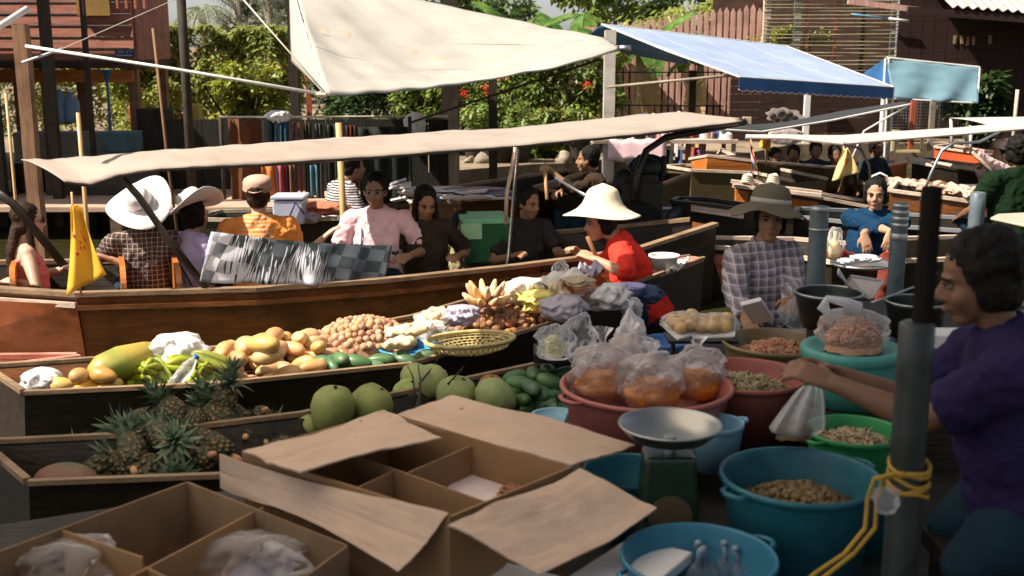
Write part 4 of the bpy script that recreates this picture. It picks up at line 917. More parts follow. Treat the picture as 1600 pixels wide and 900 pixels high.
    # hair
    if hair:
        e = MB()
        def eh(c, r): e.ell(h(c), tuple(k*s for k in r), HR)
        eh((0,-.026,.052),(.083,.094,.084)); eh((0,-.052,-.012),(.070,.056,.062))
        for sx in (-1,1): eh((sx*.062,-.018,.018),(.020,.05,.04))
        if hair in ('bob','curly','long'):
            for sx in (-1,1): eh((sx*.068,-.022,-.02),(.022,.045,.055))
            eh((0,-.052,-.045),(.068,.050,.05))
        if hair == 'curly':
            rr = random.Random(5)
            for k in range(150):
                a = rr.uniform(0,6.28); z = rr.uniform(-.5,1); q = math.sqrt(max(0,1-z*z)); y = q*math.sin(a)
                if y > .55 and z < .55: continue
                eh((.083*q*math.cos(a), -.028+.094*y, .045+.086*z), (.0125,.0125,.0125))
        if hair in ('long','ponytail'):
            e.tube([h((0,-.05,.03)), h((0,-.085,-.05)), w(T((0,-.10,.52))), w(T((.01,-.115,.36)))], [(.060*s,.035*s),(.070*s,.034*s),(.075*s,.028*s),(.05*s,.014*s)], 12, side=ex)
            if hair == 'long':
                for sx in (-1,1): e.tube([h((sx*.058,-.01,.04)), h((sx*.076,-.005,-.04)), w(T((sx*.095,.03,.50))), w(T((sx*.10,.09,.40)))], [.022*s,.024*s,.026*s,.010*s], 8)
        if hair == 'fringe': eh((0,.055,.055),(.06,.03,.035))
        voxel(e.build('hair', hmat, t), .0075*s, 2, .010*s, .02)
    # top
    if top is not None:
        g_ = .013*s; c = MB()
        low = .015 if under == 'shirt' else .02
        tp = [T((0,0,low)), T((0,0,.10)), T((0,.01,.22)), T((0,.012,.36)), T((0,.0,.46)), T((0,-.005,.55))] + ([T((0,-.004,.585)), T((0,.0,.603))] if sleeve != 'tank' else [])
        rr = [(.150*bw,.120*bw),(.168*bw,.128*bw),(.152*bw,.120*bw),(.163*bw,.122*bw),(.158*bw,.108),(.116,.080),(.078,.068),(.066,.062)][:len(tp)]
        if sleeve == 'tank': tp = tp[:-1]; rr = [(a-.004,b_-.004) for a,b_ in rr[:len(tp)]]; rr[-1] = (.125,.098)
        c.tube([w(p) for p in tp], [(a*s,b_*s) for a,b_ in rr], 18, side=ex)
        if sleeve != 'tank':
            c.tube([w(shl[0]), w(T((0,-.005,.553))), w(shl[1])], [.056*s,.068*s,.056*s], 10)
            for i in (0,1):
                S = w(shl[i]); E = els[i]; Wr = wrs[i]; c.ell(S, (.066*s,)*3)
                if sleeve == 'short': c.tube([S, lerp(S,E,.45), lerp(S,E,.78)], [.064*s*bw,.060*s*bw,.060*s*bw], 12)
                else:
                    k = {'elbow': .18, 'long': .92, 'rolled': .45}[sleeve]
                    c.tube([S, lerp(S,E,.5), E, lerp(E,Wr,k*.6), lerp(E,Wr,k)], [.066*s*bw,.059*s*bw,.054*s,.050*s,.042*s if sleeve=='long' else .047*s], 12)
        else:
            for i, sx in enumerate((-1,1)): c.tube([w(T((sx*.085,.095,.40))), w(T((sx*.105,.02,.545))), w(T((sx*.085,-.095,.42)))], .022*s, 8)
        so = voxel(c.build('shirt', top, t), max(.009*s, vox), 4, .027*s, .075)
        if collar:
            c = MB()
            for sx in (-1,1):
                c.slab([w(T((sx*.004,.075,.515))), w(T((sx*.060,.058,.520))), w(T((sx*.074,.005,.575))), w(T((sx*.030,.058,.572)))], (ey*.006+ez*.003)*s*2)
            c.tube([w(T((.070*math.sin(a), -.004-.060*math.cos(a)*-1*-1, .570+.004*math.cos(a)))) for a in [math.pi*1.0+ (k/12-.5)*4.6 for k in range(13)]], .010*s, 6)
            solid(c.build('collar', top, t, smooth=False), .002)
    # trousers
    c = MB()
    c.tube([w((0,0,.0)), w((0,0,.08)), w((0,.0,.17))], [(.150*s*bw,.115*s*bw),(.152*s*bw,.112*s*bw),(.120*s*bw,.09*s*bw)], 16, side=ex)
    for H,K,A in lp: c.tube([H, lerp(H,K,.5), K, lerp(K,A,.4), lerp(K,A,.88)], [.096*s*bw,.085*s*bw,.068*s,.064*s,.055*s], 12)
    voxel(c.build('trousers', pants, t), .012*s, 4, .014*s, .09)
    t['_'] = 0; del t['_']
    return dict(t=t, w=w, h=h, HM=HM, s=s, ex=ex, ey=ey, T=T, els=els, wrs=wrs, HR=HR)

def hat(P, kind, mtl, label, band=None, tilt=(0,0,0), size=1., off=(0,0,0), name='hat', wave=.015, seed=0, cat=None):
    M = P['HM'] @ Matrix.Translation(V((0,-.012,.065)) + V(off)) @ Euler(tilt).to_matrix().to_4x4() @ Matrix.Scale(size, 4)
    t = P['t']
    if kind == 'cowboy':
        def fn(p, a, r):
            if r > .10: k = (r-.10)/.13; p = p + V((0,0, k*k*(.060*abs(math.cos(a))**2.2 - .022*abs(math.sin(a)))))
            if p.z > .07: p = p + V((0,0,-.030*math.exp(-(p.x/.028)**2) + .008*math.sin(a)))
            p.x *= .86; return p
        prof = [(.235,.0),(.20,.0),(.16,.0),(.115,.0),(.098,.008),(.094,.04),(.088,.075),(.078,.105),(.060,.118),(.03,.122),(.001,.122)]
    elif kind == 'bell':
        def fn(p, a, r): return p + V((0,0,.006*math.sin(3*a+1)*(r/.2)))
        prof = [(.245,-.048),(.235,-.043),(.20,-.028),(.16,-.006),(.128,.025),(.108,.065),(.098,.10),(.085,.118),(.06,.132),(.03,.143),(.008,.152),(.001,.152)]
    elif kind == 'bucket':
        def fn(p, a, r):
            k = max(0,(r-.1)/.1); return p + V((0,0,-.030*k*abs(math.cos(a))**2 + .012*math.sin(5*a+seed)*k))
        prof = [(.215,-.035),(.20,-.028),(.16,-.008),(.115,.0),(.102,.012),(.100,.045),(.095,.07),(.085,.09),(.06,.102),(.03,.106),(.001,.107)]
    elif kind == 'cap':
        fn = lambda p, a, r: V((p.x, p.y, p.z - .012*(p.y/.1)))
        prof = [(.096,-.015),(.100,.0),(.102,.02),(.102,.045),(.094,.066),(.07,.080),(.03,.086),(.001,.086)]
    m = MB(); m.lathe(prof, 48, M, fn); o = solid(m.build(name, mtl, t, smooth=True), .004, 0)
    if band:
        m = MB(); r0 = {'cowboy': .1005, 'bell': .11, 'bucket': .1055, 'cap': .1045}[kind]
        bp = [(r0,.006),(r0*.975,.034)] if kind != 'cap' else [(r0*.965,-.016),(r0,.006)]
        def fb(p, a, r):
            if kind == 'cowboy': p.x *= .86
            return p
        m.lathe([(bp[0][0],bp[0][1]),(bp[1][0],bp[1][1])], 48, M, fb if kind != 'cap' else fn); solid(m.build('hat_band', band, o, smooth=True), .003, 1)
    if kind == 'cap':
        m = MB(); m.tube([M @ V((.07,.06,-.012)), M @ V((.0,.115,-.018)), M @ V((-.07,.06,-.012))], [(.012,.004),(.03,.004),(.012,.004)], 8, side=P['ey']); m.build('strap', mtl, o, smooth=True)
    return o
def glasses(P, mtl, r=.022, solid_=True, name='sunglasses'):
    h = P['h']; s = P['s']; m = MB()
    for sx in (-1,1):
        if solid_: m.ell(h((sx*.033,.091,.004)), (r*s,.004*s,r*.8*s), P['HR'])
        m.tube([h((sx*.033+r*math.cos(a), .093, .004+r*.8*math.sin(a))) for a in [k*math.pi/8 for k in range(17)]], .0022*s, 5)
        m.tube([h((sx*.055,.088,.008)), h((sx*.076,.02,.01)), h((sx*.078,-.01,.002))], .0026*s, 5)
    m.tube([h((-.012,.095,.008)), h((.012,.095,.008))], .0025*s, 5); m.build(name, mtl, P['t'], smooth=True)
def strap(P, pts, r, mtl, name='bag_strap'):
    m = MB(); m.tube([P['w'](P['T'](p)) for p in pts], [r]*len(pts), 8, side=P['ex']); return m.build(name, mtl, P['t'], smooth=True)

D180 = math.pi
straw = mat('white_straw', (.80,.74,.72), .8, var=.10, vs=50, bump=.8, bs=120); m_weave = mat('grey_straw_weave', (.36,.32,.33), .8, var=.6, vs=90, bump=.6, bs=90)
m_pinkband = mat('pink_band', (.6,.2,.25), .8); m_khaki = cloth('khaki_cloth', (.42,.36,.20))
# 1 pink tank top woman
P = person('woman in a pink tank top and sunglasses with long brown hair at far left', at(45,346,d=7.7), R(-62), sk4, s=1.0, hd=(-.02,0,0), hair='long', hmat=h_brown, top=cloth('pink_tank', (.75,.22,.22)), sleeve='tank', arms=(at(100,420,d=7.9), at(20,440,d=7.5)), face=True)
glasses(P, m_black)
# 2 white cowboy hat, plaid shirt, back to camera
P = person('man in a dark plaid shirt wearing the largest white cowboy hat', at(222,330,d=7.85), R(12), sk2, s=1.02, hd=(.28,.1,-.1), build=1.1, top=plaid('dark_plaid', (.075,.05,.055), (.05,.035,.05), (.5,.38,.25), 30, .3), sleeve='short', hair='short', face=False, arms=(at(140,420,d=8.2), at(172,405,d=7.7)))
hat(P, 'cowboy', straw, None, m_weave, tilt=(.20,-.36,.3), size=1.08, off=(0,-.01,.0))
# 3 white cowboy hat, lavender tee
P = person('woman in a lavender tee wearing the smaller white cowboy hat', at(306,337,d=7.95), R(-38), sk2, s=.95, hd=(.05,0,0), top=cloth('lavender_tee', (.50,.42,.66)), sleeve='short', hair='bob', arms=(at(230,420,d=8.3), at(345,430,d=8.0)))
hat(P, 'cowboy', straw, None, m_weave, tilt=(.05,-.46,0), size=1.08, off=(0,-.01,.01))
strap(P, [(-.13,-.02,.50),(-.02,-.135,.40),(.10,-.135,.28),(.15,-.10,.14)], (.006,.003), m_blk)
# 4 orange tee, cap
def orange_mat():
    m = mat('orange_tee', (.85,.30,.06), .85, var=.06, vs=5, bump=.4, bs=10); N = m.node_tree.nodes; L = m.node_tree.links
    b = N['Principled BSDF']; src = b.inputs['Base Color'].links[0].from_socket; tc = N.new('ShaderNodeTexCoord'); sp = N.new('ShaderNodeSeparateXYZ'); L.new(tc.outputs['Object'], sp.inputs[0])
    wv = N.new('ShaderNodeTexWave'); wv.bands_direction = 'Z'; wv.inputs['Scale'].default_value = 11; wv.inputs['Distortion'].default_value = 2.5; L.new(tc.outputs['Object'], wv.inputs[0])
    r = N.new('ShaderNodeValToRGB'); r.color_ramp.elements[0].position = .45; r.color_ramp.elements[1].position = .65; L.new(wv.outputs[1], r.inputs[0])
    mr = N.new('ShaderNodeMapRange'); mr.inputs[1].default_value = .06; mr.inputs[2].default_value = .12; mr.inputs[3].default_value = 1; mr.inputs[4].default_value = 0
    ab = N.new('ShaderNodeMath'); ab.operation = 'ABSOLUTE'; L.new(sp.outputs[0], ab.inputs[0]); L.new(ab.outputs[0], mr.inputs[0])
    mu = N.new('ShaderNodeMath'); mu.operation = 'MULTIPLY'; L.new(mr.outputs[0], mu.inputs[0]); L.new(r.outputs[0], mu.inputs[1])
    lt = N.new('ShaderNodeMath'); lt.operation = 'MULTIPLY'; L.new(mu.outputs[0], lt.inputs[0]); lt.inputs[1].default_value = .5
    mx = N.new('ShaderNodeMixRGB'); L.new(lt.outputs[0], mx.inputs[0]); L.new(src, mx.inputs[1]); mx.inputs[2].default_value = (.85,.72,.55,1); L.new(mx.outputs[0], b.inputs[0]); return m
P = person('man in an orange tee and light brown cap seen from behind', at(404,308,d=8.05), R(8), sk4, s=1.03, build=1.2, hd=(.02,-.15,0), top=orange_mat(), sleeve='short', hair='short', hmat=h_brown, face=False, arms=(at(350,420,d=8.3), (at(505,372,d=8.15), (.2,.3,-1))), hands=(None, dict(curl=.3)))
hat(P, 'cap', mat('tan_cap', (.50,.33,.24), .85, bump=.4, bs=30), None, mat('camel_band', (.40,.26,.17), .8), tilt=(.0,0,math.pi+.0), size=.96)
strap(P, [(.13,.0,.555),(.03,-.13,.46),(-.06,-.145,.34),(-.16,-.11,.18)], (.013,.004), mat('brown_leather', (.20,.07,.04), .5))
# 5 pink shirt, glasses
P = person('man in a pale pink shirt and thin glasses facing the camera', at(586,299,d=8.3), R(172), sk1, s=1.06, build=1.08, hd=(-.08,.1,0), top=cloth('pale_pink_shirt', (.72,.47,.50)), sleeve='short', collar=True, hair='short', arms=(at(640,400,d=8.1), at(538,392,d=8.05)), hands=(None,None))
glasses(P, m_metal, .019, False, 'glasses'); strap(P, [(.10,.02,.56),(.075,.135,.42),(.09,.14,.26),(.10,.13,.12)], (.007,.004), mat('grey_cord', (.10,.10,.16), .8))
# 6 dark haired woman
P = person('woman with long black hair looking down in the shade of the canopy', at(665,318,d=8.35), R(190), sk1, s=1.0, hd=(-.32,.15,0), top=cloth('dark_brown_top', (.035,.025,.018)), sleeve='short', hair='long', arms=(at(715,400,d=8.3), at(600,410,d=8.0)))
P = person('seated person in khaki cloth at the shaded end of the tourist bench', at(722,352,d=8.9), R(200), sk1, s=.86, hd=(-.1,.2,0), top=m_khaki, sleeve='short', hair='short', face=False)
# 7 dark person paying
P = person('person in dark clothes reaching towards the red shirted vendor', at(826,318,d=8.75), R(205), sk1, s=1.02, hd=(-.12,.3,0), top=cloth('charcoal_shirt', (.03,.026,.024)), sleeve='short', hair='short', arms=((at(896,392,d=8.45), (0,.2,-1)), at(800,400,d=8.4)), hands=(dict(curl=.5), None))
# 8 rower behind
P = person('rower in dark clothes holding a paddle behind the red shirted vendor', at(918,250,d=11.2), R(100), sk1, s=1.08, lean=.15, hd=(0,-.3,0), top=cloth('dark_brown_shirt', (.04,.025,.015)), sleeve='rolled', hair='short', face=False, arms=(at(862,268,d=11.0), at(860,306,d=10.8)), hands=(dict(curl=1.0),dict(curl=1.0)))
t = thing('paddle', 'wooden paddle held by the rower behind the vendor', 'paddle', at(852,262,d=10.9))
m = MB(); m.tube([at(851,264,d=10.95), at(855,312,d=10.7)], .018, 8); m.ell(at(851,265,d=10.95), (.05,.035,.04)); m.build('handle', mat('paddle_wood',(.42,.24,.10),.5), t, smooth=True)
m = MB(); m.tube([at(868,278,d=10.9), at(905,300,d=10.6), at(925,312,d=10.4)], [(.014,.014),(.016,.012),(.03,.01)], 8); m.build('blade', m_metal, t, smooth=True)
# 9 red shirt vendor
wl_, wr_ = at(912,417,d=7.65), at(903,400,d=8.0)
P = person('fruit vendor in a red shirt and pale bell shaped hat bending over her boat', at(938,348,d=8.08), R(82), sk2, s=1.12, build=1.12, lean=.46, hd=(-.12,.35,0), neckl=.02, top=cloth('red_shirt', (.78,.045,.03)), sleeve='elbow', hair='bob', legs='fold', pants=cloth('navy_trousers', (.03,.045,.10)), arms=((at(928,404,d=7.72),(.9,-.5,-.3)), (at(905,398,d=8.1),(.3,.5,-.8))), hands=(dict(curl=.7), dict(curl=.7)), vox=.008)
hat(P, 'bell', mat('cream_palm_hat', (.72,.62,.46), .75, var=.06, bump=.3, bs=60), None, tilt=(.16,.06,0), size=1.02, off=(0,-.01,.028))
pole('wooden_stick', 'short brown stick held upright by the red shirted vendor', at(918,370,d=7.7), at(942,425,d=7.75), .016, mat('stick_wood', (.30,.12,.05), .6), 'stick')
# 10 plaid vendor
P = person('vendor in a grey plaid shirt and wide dark bucket hat beside the tubs', at(1203,343,d=5.95), R(205), sk1, s=1.0, hd=(.02,-.55,0), top=plaid('grey_plaid', (.36,.32,.36), (.09,.08,.10), (.62,.52,.56), 22, .45), sleeve='long', collar=True, hair='bob', legs='fold', arms=((at(1235,470,d=5.6),(.4,.2,-1)), (at(1165,495,d=5.45),(-.6,.2,-.9))), hands=(dict(curl=.6),dict(curl=.8)), vox=.008, build=1.08)
m_leop = bpy.data.materials.new('spotted_band'); m_leop.use_nodes = True; N = m_leop.node_tree.nodes; vo = N.new('ShaderNodeTexVoronoi'); vo.inputs['Scale'].default_value = 60; rp = N.new('ShaderNodeValToRGB'); rp.color_ramp.elements[0].position=.35; rp.color_ramp.elements[1].position=.45
rp.color_ramp.elements[0].color=(.015,.015,.02,1); rp.color_ramp.elements[1].color=(.5,.46,.40,1); m_leop.node_tree.links.new(vo.outputs[0], rp.inputs[0]); m_leop.node_tree.links.new(rp.outputs[0], N['Principled BSDF'].inputs[0])
hat(P, 'bucket', mat('olive_hat', (.13,.11,.07), .85, bump=.4, bs=60), None, m_leop, tilt=(.06,-.10,0), size=1.0, off=(0,.0,.012), seed=2)
# 11 blue vendor
P = person('vendor in a blue shirt squatting with crossed wrists and maroon trousers', at(1368,304,d=8.6), R(150), sk2, s=1.0, hd=(-.06,.18,0), top=cloth('blue_shirt', (.006,.032,.075)), sleeve='rolled', collar=True, hair='bob', legs='squat', pants=cloth('maroon_trousers', (.20,.045,.03)), arms=((at(1350,366,d=8.3),(-.9,.2,-.3)), (at(1392,362,d=8.25),(.9,.2,-.3))), hands=(dict(d=(.25,-.3,-1),n=(0,1,0),curl=.25), dict(d=(-.3,-.3,-1),n=(0,1,0),curl=.25)), vox=.007, build=1.22)
# 13 far rower
P = person('rowing person in a pinkish white shirt and pale cap at the right', at(1566,240,d=12.6), R(80), sk2, s=1.02, lean=.1, top=cloth('pinkish_shirt', (.72,.52,.50)), sleeve='long', hair='short', face=False, arms=(at(1522,238,d=12.3), at(1530,262,d=12.5)), hands=(dict(curl=1),dict(curl=1)))
hat(P, 'cap', mat('pale_cap', (.6,.45,.4), .85), None, size=1.05, tilt=(0,0,math.pi))
pole('oar', 'wooden oar held by the rowing person at the right', at(1520,238,d=12.2), at(1580,300,d=12.4), .018, m_palew, 'oar')
# 14 dark green figure
P = person('figure in a dark green shirt seen from behind at the right edge', at(1588,238,d=8.7), R(10), sk3, s=1.0, build=1.2, top=cloth('dark_green_shirt', (.006,.018,.006)), sleeve='short', hair='curly', face=False, legs='fold')
# 15.. passengers in the far boat
for k, (u, v, lab, c) in enumerate(((1240,246,'far passenger in grey holding a hand to the face under the white canopy',(.08,.10,.11)), (1275,240,'middle far passenger in dark blue under the white canopy',(.03,.04,.08)), (1305,246,'far passenger in pinkish brown at the right of the group',(.30,.15,.13)), (1212,250,'shaded far passenger at the left end of the orange boat',(.10,.04,.03)), (1370,236,'dark clothed passenger by the thin white canopy pole',(.02,.03,.04)))):
    person(lab, at(u,v-4,d=14.75), R(165+k*12), sk3, s=1.0, top=cloth('passenger_cloth_%s' % 'abcde'[k], c), sleeve='short', hair='short', face=False, vox=.016, group='passengers in the far boat',
           arms=(None, at(u-12,v+6,d=14.6) if k == 0 else None))
# 18 striped shirt person crouching by the textiles
def stripes():
    m = bpy.data.materials.new('striped_cloth'); m.use_nodes = True; N = m.node_tree.nodes; L = m.node_tree.links; tc = N.new('ShaderNodeTexCoord'); wv = N.new('ShaderNodeTexWave'); wv.bands_direction='Z'; wv.inputs['Scale'].default_value = 14; wv.inputs['Distortion'].default_value=.6
    L.new(tc.outputs['Object'], wv.inputs[0]); r = N.new('ShaderNodeValToRGB'); r.color_ramp.elements[0].color=(.02,.02,.03,1); r.color_ramp.elements[1].color=(.55,.5,.5,1); r.color_ramp.elements[0].position=.4; r.color_ramp.elements[1].position=.6
    L.new(wv.outputs[1], r.inputs[0]); L.new(r.outputs[0], N['Principled BSDF'].inputs[0]); N['Principled BSDF'].inputs['Roughness'].default_value=.9; return m
person('person in a striped shirt bending by the hanging textiles', at(552,262,d=10.3), R(-60), sk1, s=1.1, lean=.3, top=stripes(), sleeve='short', hair='short', face=False, vox=.012)

# 12 near vendor in purple
hl, hr = at(1262,588,d=3.25), at(1300,580,d=3.42)
P = person('near vendor in a dark purple shirt filling a clear bag at the right', at(1528,438,d=2.95), R(78), sk3, s=1.03, lean=.22, hd=(-.22,.0,0), top=cloth('purple_shirt', (.024,.017,.062)), sleeve='short', hair='curly', legs='chair', vox=.0062, build=1.15,
    arms=((at(1300,598,d=2.98),(.2,0,-1)), (at(1305,582,d=3.18),(.2,0,-1))), hands=(dict(curl=.55), dict(curl=.6)))
t = thing('stool', 'low dark wooden stool under the near vendor in purple', 'stool', (P['w']((0,0,0)).x, P['w']((0,0,0)).y, .45))
c = P['w']((0,0,0)); m = MB(); m.box((c.x, c.y, c.z-.07), (.42,.36,.05)); m.build('seat', m_dark, t)
for sx in (-1,1):
    for sy in (-1,1):
        m = MB(); m.box((c.x+sx*.17, c.y+sy*.14, (.455+c.z-.095)/2), (.04,.04,c.z-.095-.455)); m.build('leg', m_dark, t)
# ================================================================ GOODS
class Kind:
    """first placement moves the prototype, the rest are copies"""
    def __init__(s, o): s.o = o; s.used = False
    def put(s, loc, rot=(0,0,0), scale=1., label=None, group=None):
        if not s.used:
            s.used = True; s.o.location = loc; s.o.rotation_euler = rot; s.o.scale = (scale,)*3
            if label: s.o['label'] = label
            if group: s.o['group'] = group
            return s.o
        return dup(s.o, loc, rot, scale, label, group)
def rrot(r, tilt=.5): return (r.uniform(-tilt, tilt) + math.pi/2, r.uniform(-tilt, tilt), r.uniform(0, 6.28))
rn = random.Random(77)
def fruitmat(name, c1, c2, rough=.42, vs=9, bump=.05, spots=0.): return vary(mat(name, c1, rough, var=.2, vs=vs, bump=bump, bs=60, col2=c2, coat=.05, stain=max(spots,.2)), .018, .22, .12)
f_yel = fruitmat('yellow_mango_skin', (.48,.27,.10), (.68,.44,.21), spots=.25); f_grn = fruitmat('green_mango_skin', (.045,.115,.045), (.10,.19,.08)); f_ora = fruitmat('ochre_mango_skin', (.38,.22,.04), (.55,.36,.08), spots=.4)
f_star = fruitmat('star_fruit_skin', (.13,.19,.02), (.32,.32,.05)); f_pap = fruitmat('papaya_skin', (.19,.26,.07), (.55,.36,.10), vs=4); f_lon = fruitmat('longan_skin', (.32,.17,.09), (.56,.34,.21), .8, vs=14, bump=.4)
f_lond = fruitmat('snake_fruit_skin', (.16,.065,.03), (.34,.17,.08), .8, vs=14, bump=.5); f_pom = fruitmat('pomelo_skin', (.17,.24,.07), (.34,.37,.13), .6, vs=5, bump=.25, spots=.25); f_ban = fruitmat('banana_skin', (.66,.40,.18), (.82,.58,.34), spots=.35)
f_pale = fruitmat('pale_root_skin', (.62,.44,.26), (.80,.68,.48), .7, vs=8)
def mangomesh(name, mt, L_=.072, r=.043, bend=.25, label='', cat='mango'):
    m = MB(); m.ell((0,0,0), (r, r*.86, L_), nu=18, nv=12)
    for v in m.bm.verts: z = v.co.z/L_; v.co.x += bend*r*z*z*1.2 + .25*r*z; v.co.x *= 1 - .12*z; v.co.y *= 1 - .12*z
    return Kind(tag(m.build(name, mt, smooth=True), label, cat))
k_my = mangomesh('mango', f_yel, label='ripe yellow mango in the heaped pile', cat='mango'); k_mg = mangomesh('mango', f_grn, .068, .038, label='small dark green mango', cat='mango'); k_mo = mangomesh('mango', f_ora, .070, .045, label='ochre mango', cat='mango')
def hexpile(kind, ctr, ax, ay, ang, h, sp, z0, label, group, tilt=.5, r=rn, sc=(.88,1.12), layers=2, lie=True):
    c = V(ctr); cs, sn = math.cos(ang), math.sin(ang); n = 0
    for ly in range(layers):
        ny = int(ay/sp)+2
        for j in range(-ny, ny+1):
            for i in range(-int(ax/sp)-2, int(ax/sp)+3):
                x = (i + (.5 if j % 2 else 0) + .25*ly)*sp; y = (j + .3*ly)*sp*.9; q = (x/ax)**2 + (y/ay)**2
                if q > 1: continue
                z = z0 + h*(1-q)**.8 - ly*sp*.75
                if z < z0 - .01: continue
                x += r.uniform(-.3,.3)*sp; y += r.uniform(-.3,.3)*sp
                rot = (math.pi/2 + r.uniform(-tilt,tilt), r.uniform(-tilt,tilt), r.uniform(0,6.28)) if lie else (r.uniform(0,6.28),)*3
                kind.put((c.x+x*cs-y*sn, c.y+x*sn+y*cs, z+r.uniform(-.22,.22)*sp), rot, r.uniform(*sc), label, group); n += 1
    return n
ANG = R(22)
# inner deck board of the fruit boat
m = MB(); pts = []
for a in (.02,.2,.4,.6,.72): pts.append((lerp(along(FN,a),along(FFr,a),.14), lerp(along(FN,a),along(FFr,a),.86)))
for (p,q),(p2,q2) in zip(pts, pts[1:]): m.slab([V((k.x,k.y,.20)) for k in (p,p2,q2,q)], (0,0,-.02))
m.build('deck_board', m_dark, fb)
def pt(u,v,z=.30): return at(u,v,z=z)
# bags helper
m_film = film('clear_plastic', (.95,.93,.95), dens=(.07,.72), rough=.2); m_milk = film('milky_plastic', (.86,.82,.86), dens=(.5,.92), scale=10); m_filmd = film('dim_clear_plastic', (.75,.75,.78), dens=(.10,.5), scale=14)
m_wbag = mat('white_plastic_bag', (.78,.76,.78), .35, var=.05, bump=.5, bs=12, trl=.2); m_pbag = mat('lilac_grey_bag', (.50,.46,.54), .35, var=.1, bump=.6, bs=12, trl=.2)
def bag(label, c, r, mt, seed=0, neck=0., name='plastic_bag', cat='bag', rough=.35, world=True, top=None, parent=None, group=None):
    c = V(c); m = MB(); cl_ = mt.name.startswith(('clear','milky','dim')); n = 56 if cl_ else 72; prof = []
    for i in range(23):
        a = math.pi*i/22; rr = math.sin(a)**.8; zz = -math.cos(a); prof.append((max(.001,rr), zz))
    if neck: prof = prof[:17] + [(.30,.95),(.10,1.15),(.13,1.15+neck*.5),(.26,1.15+neck),(.30,1.2+neck)]
    def fn(p, a, q):
        w_ = noise.noise(V((p.x*1.8+seed, p.y*1.8, p.z*1.8)))*rough; f2 = noise.noise(V((math.cos(a)*5, math.sin(a)*5, p.z*2.5+seed)))*rough*.6
        k = 1 + w_ + f2 * (1 if p.z > -.2 else .4)
        if not cl_ and 'cloth' not in mt.name: k += .22*(1-abs(noise.noise(V((math.cos(a)*2.6+seed, math.sin(a)*2.6, p.z*2.2)))))**6 - .12*abs(noise.noise(V((math.cos(a)*6+seed, math.sin(a)*6, p.z*5))))
        if cl_: k += .09*abs(noise.noise(V((math.cos(a)*9+seed, math.sin(a)*9, p.z*5))))*2 + .05*noise.noise(V((a*14, p.z*9, seed)))
        return V((p.x*k, p.y*k, p.z*(1+w_*.3)))
    m.lathe(prof, n, Matrix.Translation(c) @ Matrix.Diagonal((r[0],r[1],r[2],1)), fn)
    o = m.build(name, mt, parent, smooth=True)
    return tag(o, label, cat, group) if parent is None else o
def stuffheap(name, label, c, rx, ry, h, n, size, mt, seed=0, elem='flake', z_in=0):
    r = random.Random(seed); m = MB(); c = V(c)
    m.lathe([(1.0,-.02),(.85,h*.25),(.6,h*.6),(.3,h*.9),(.001,h)], 28, Matrix.Translation(c) @ Matrix.Diagonal((rx,ry,1,1)), lambda p,a,q: p + V((0,0,.012*noise.noise(V((p.x*6,p.y*6,seed))))))
    for k in range(n):
        a = r.uniform(0,6.28); q = math.sqrt(r.random())*.97; z = h*(1-q*q)**.9 + .012*noise.noise(V((q*math.cos(a)*6,q*math.sin(a)*6,seed)))
        p = c + V((rx*q*math.cos(a), ry*q*math.sin(a), z)); s = size*r.uniform(.6,1.3)
        E = Euler((r.uniform(-.9,.9), r.uniform(-.9,.9), r.uniform(0,6.28))).to_matrix()
        if elem == 'flake': m.box(p, (s, s*.45, s*.25), E)
        elif elem == 'strip': m.tube([p - E@V((s,0,0)), p + E@V((0,s*.4,s*.3)), p + E@V((s,0,0))], s*.13, 5)
        elif elem == 'shrimp': m.tube([p + E@V((-s*.7,0,0)), p + E@V((-s*.2,s*.35,.0)), p + E@V((s*.4,s*.25,0)), p + E@V((s*.65,-s*.15,0))], [s*.10,s*.2,s*.22,s*.06], 6)
        else: m.ell(p, (s*.5,s*.42,s*.36), E, 7, 5)
    return tag(m.build(name, mt, smooth=elem!='flake'), label, kind='stuff')

# --- fruit sampan, left to right
bag('crumpled lilac white plastic bag at the left end of the fruit boat', pt(62,598,.30), (.105,.09,.075), m_wbag, 3)
for i,(u,v,z,s) in enumerate(((98,602,.30,1),(126,588,.36,1.15),(160,586,.38,1.1),(133,605,.31,1),(104,611,.27,.8),(170,605,.31,1.05),(150,600,.30,1),(80,606,.25,.8),(186,598,.28,.9))):
    k_mo.put(pt(u,v,z), rrot(rn,.4), s, 'ochre mango in the small group beside the papaya', 'ochre mangoes by the papaya')
m = MB(); a, b = pt(140,585,.37), pt(262,543,.42); d = b-a
m.tube([a-d*.02, a+d*.03, a+d*.15, a+d*.4, a+d*.7, a+d*.92, b+d*.03], [.012,.05,.082,.092,.078,.045,.012], 18); m.jitter(.012, 9); tag(m.build('papaya', f_pap, smooth=True), 'long green and yellow papaya behind the ochre mangoes', 'papaya')
m = MB(); a, b = pt(205,572,.36), pt(318,548,.40); d = b-a
m.tube([a, a+d*.1, a+d*.4, a+d*.75, b-d*.04, b], [.01,.05,.075,.07,.045,.01], 16); m.jitter(.01,9); tag(m.build('papaya', f_star, smooth=True), 'darker olive papaya lying behind the star fruits', 'papaya')
bag('white plastic bag behind the star fruits with a small blue mark', pt(279,549,.42), (.14,.10,.10), m_wbag, 8)
m = MB(); m.lathe([(1,-1),(.9,-.3),(.75,.3),(.45,.8),(.12,1),(.001,1)], 50, Matrix.Scale(.058,4) @ Matrix.Diagonal((1,1,1.5,1)), lambda p,a,q: V((p.x*(.62+.38*abs(math.cos(a*2.5))**.7), p.y*(.62+.38*abs(math.cos(a*2.5))**.7), p.z)))
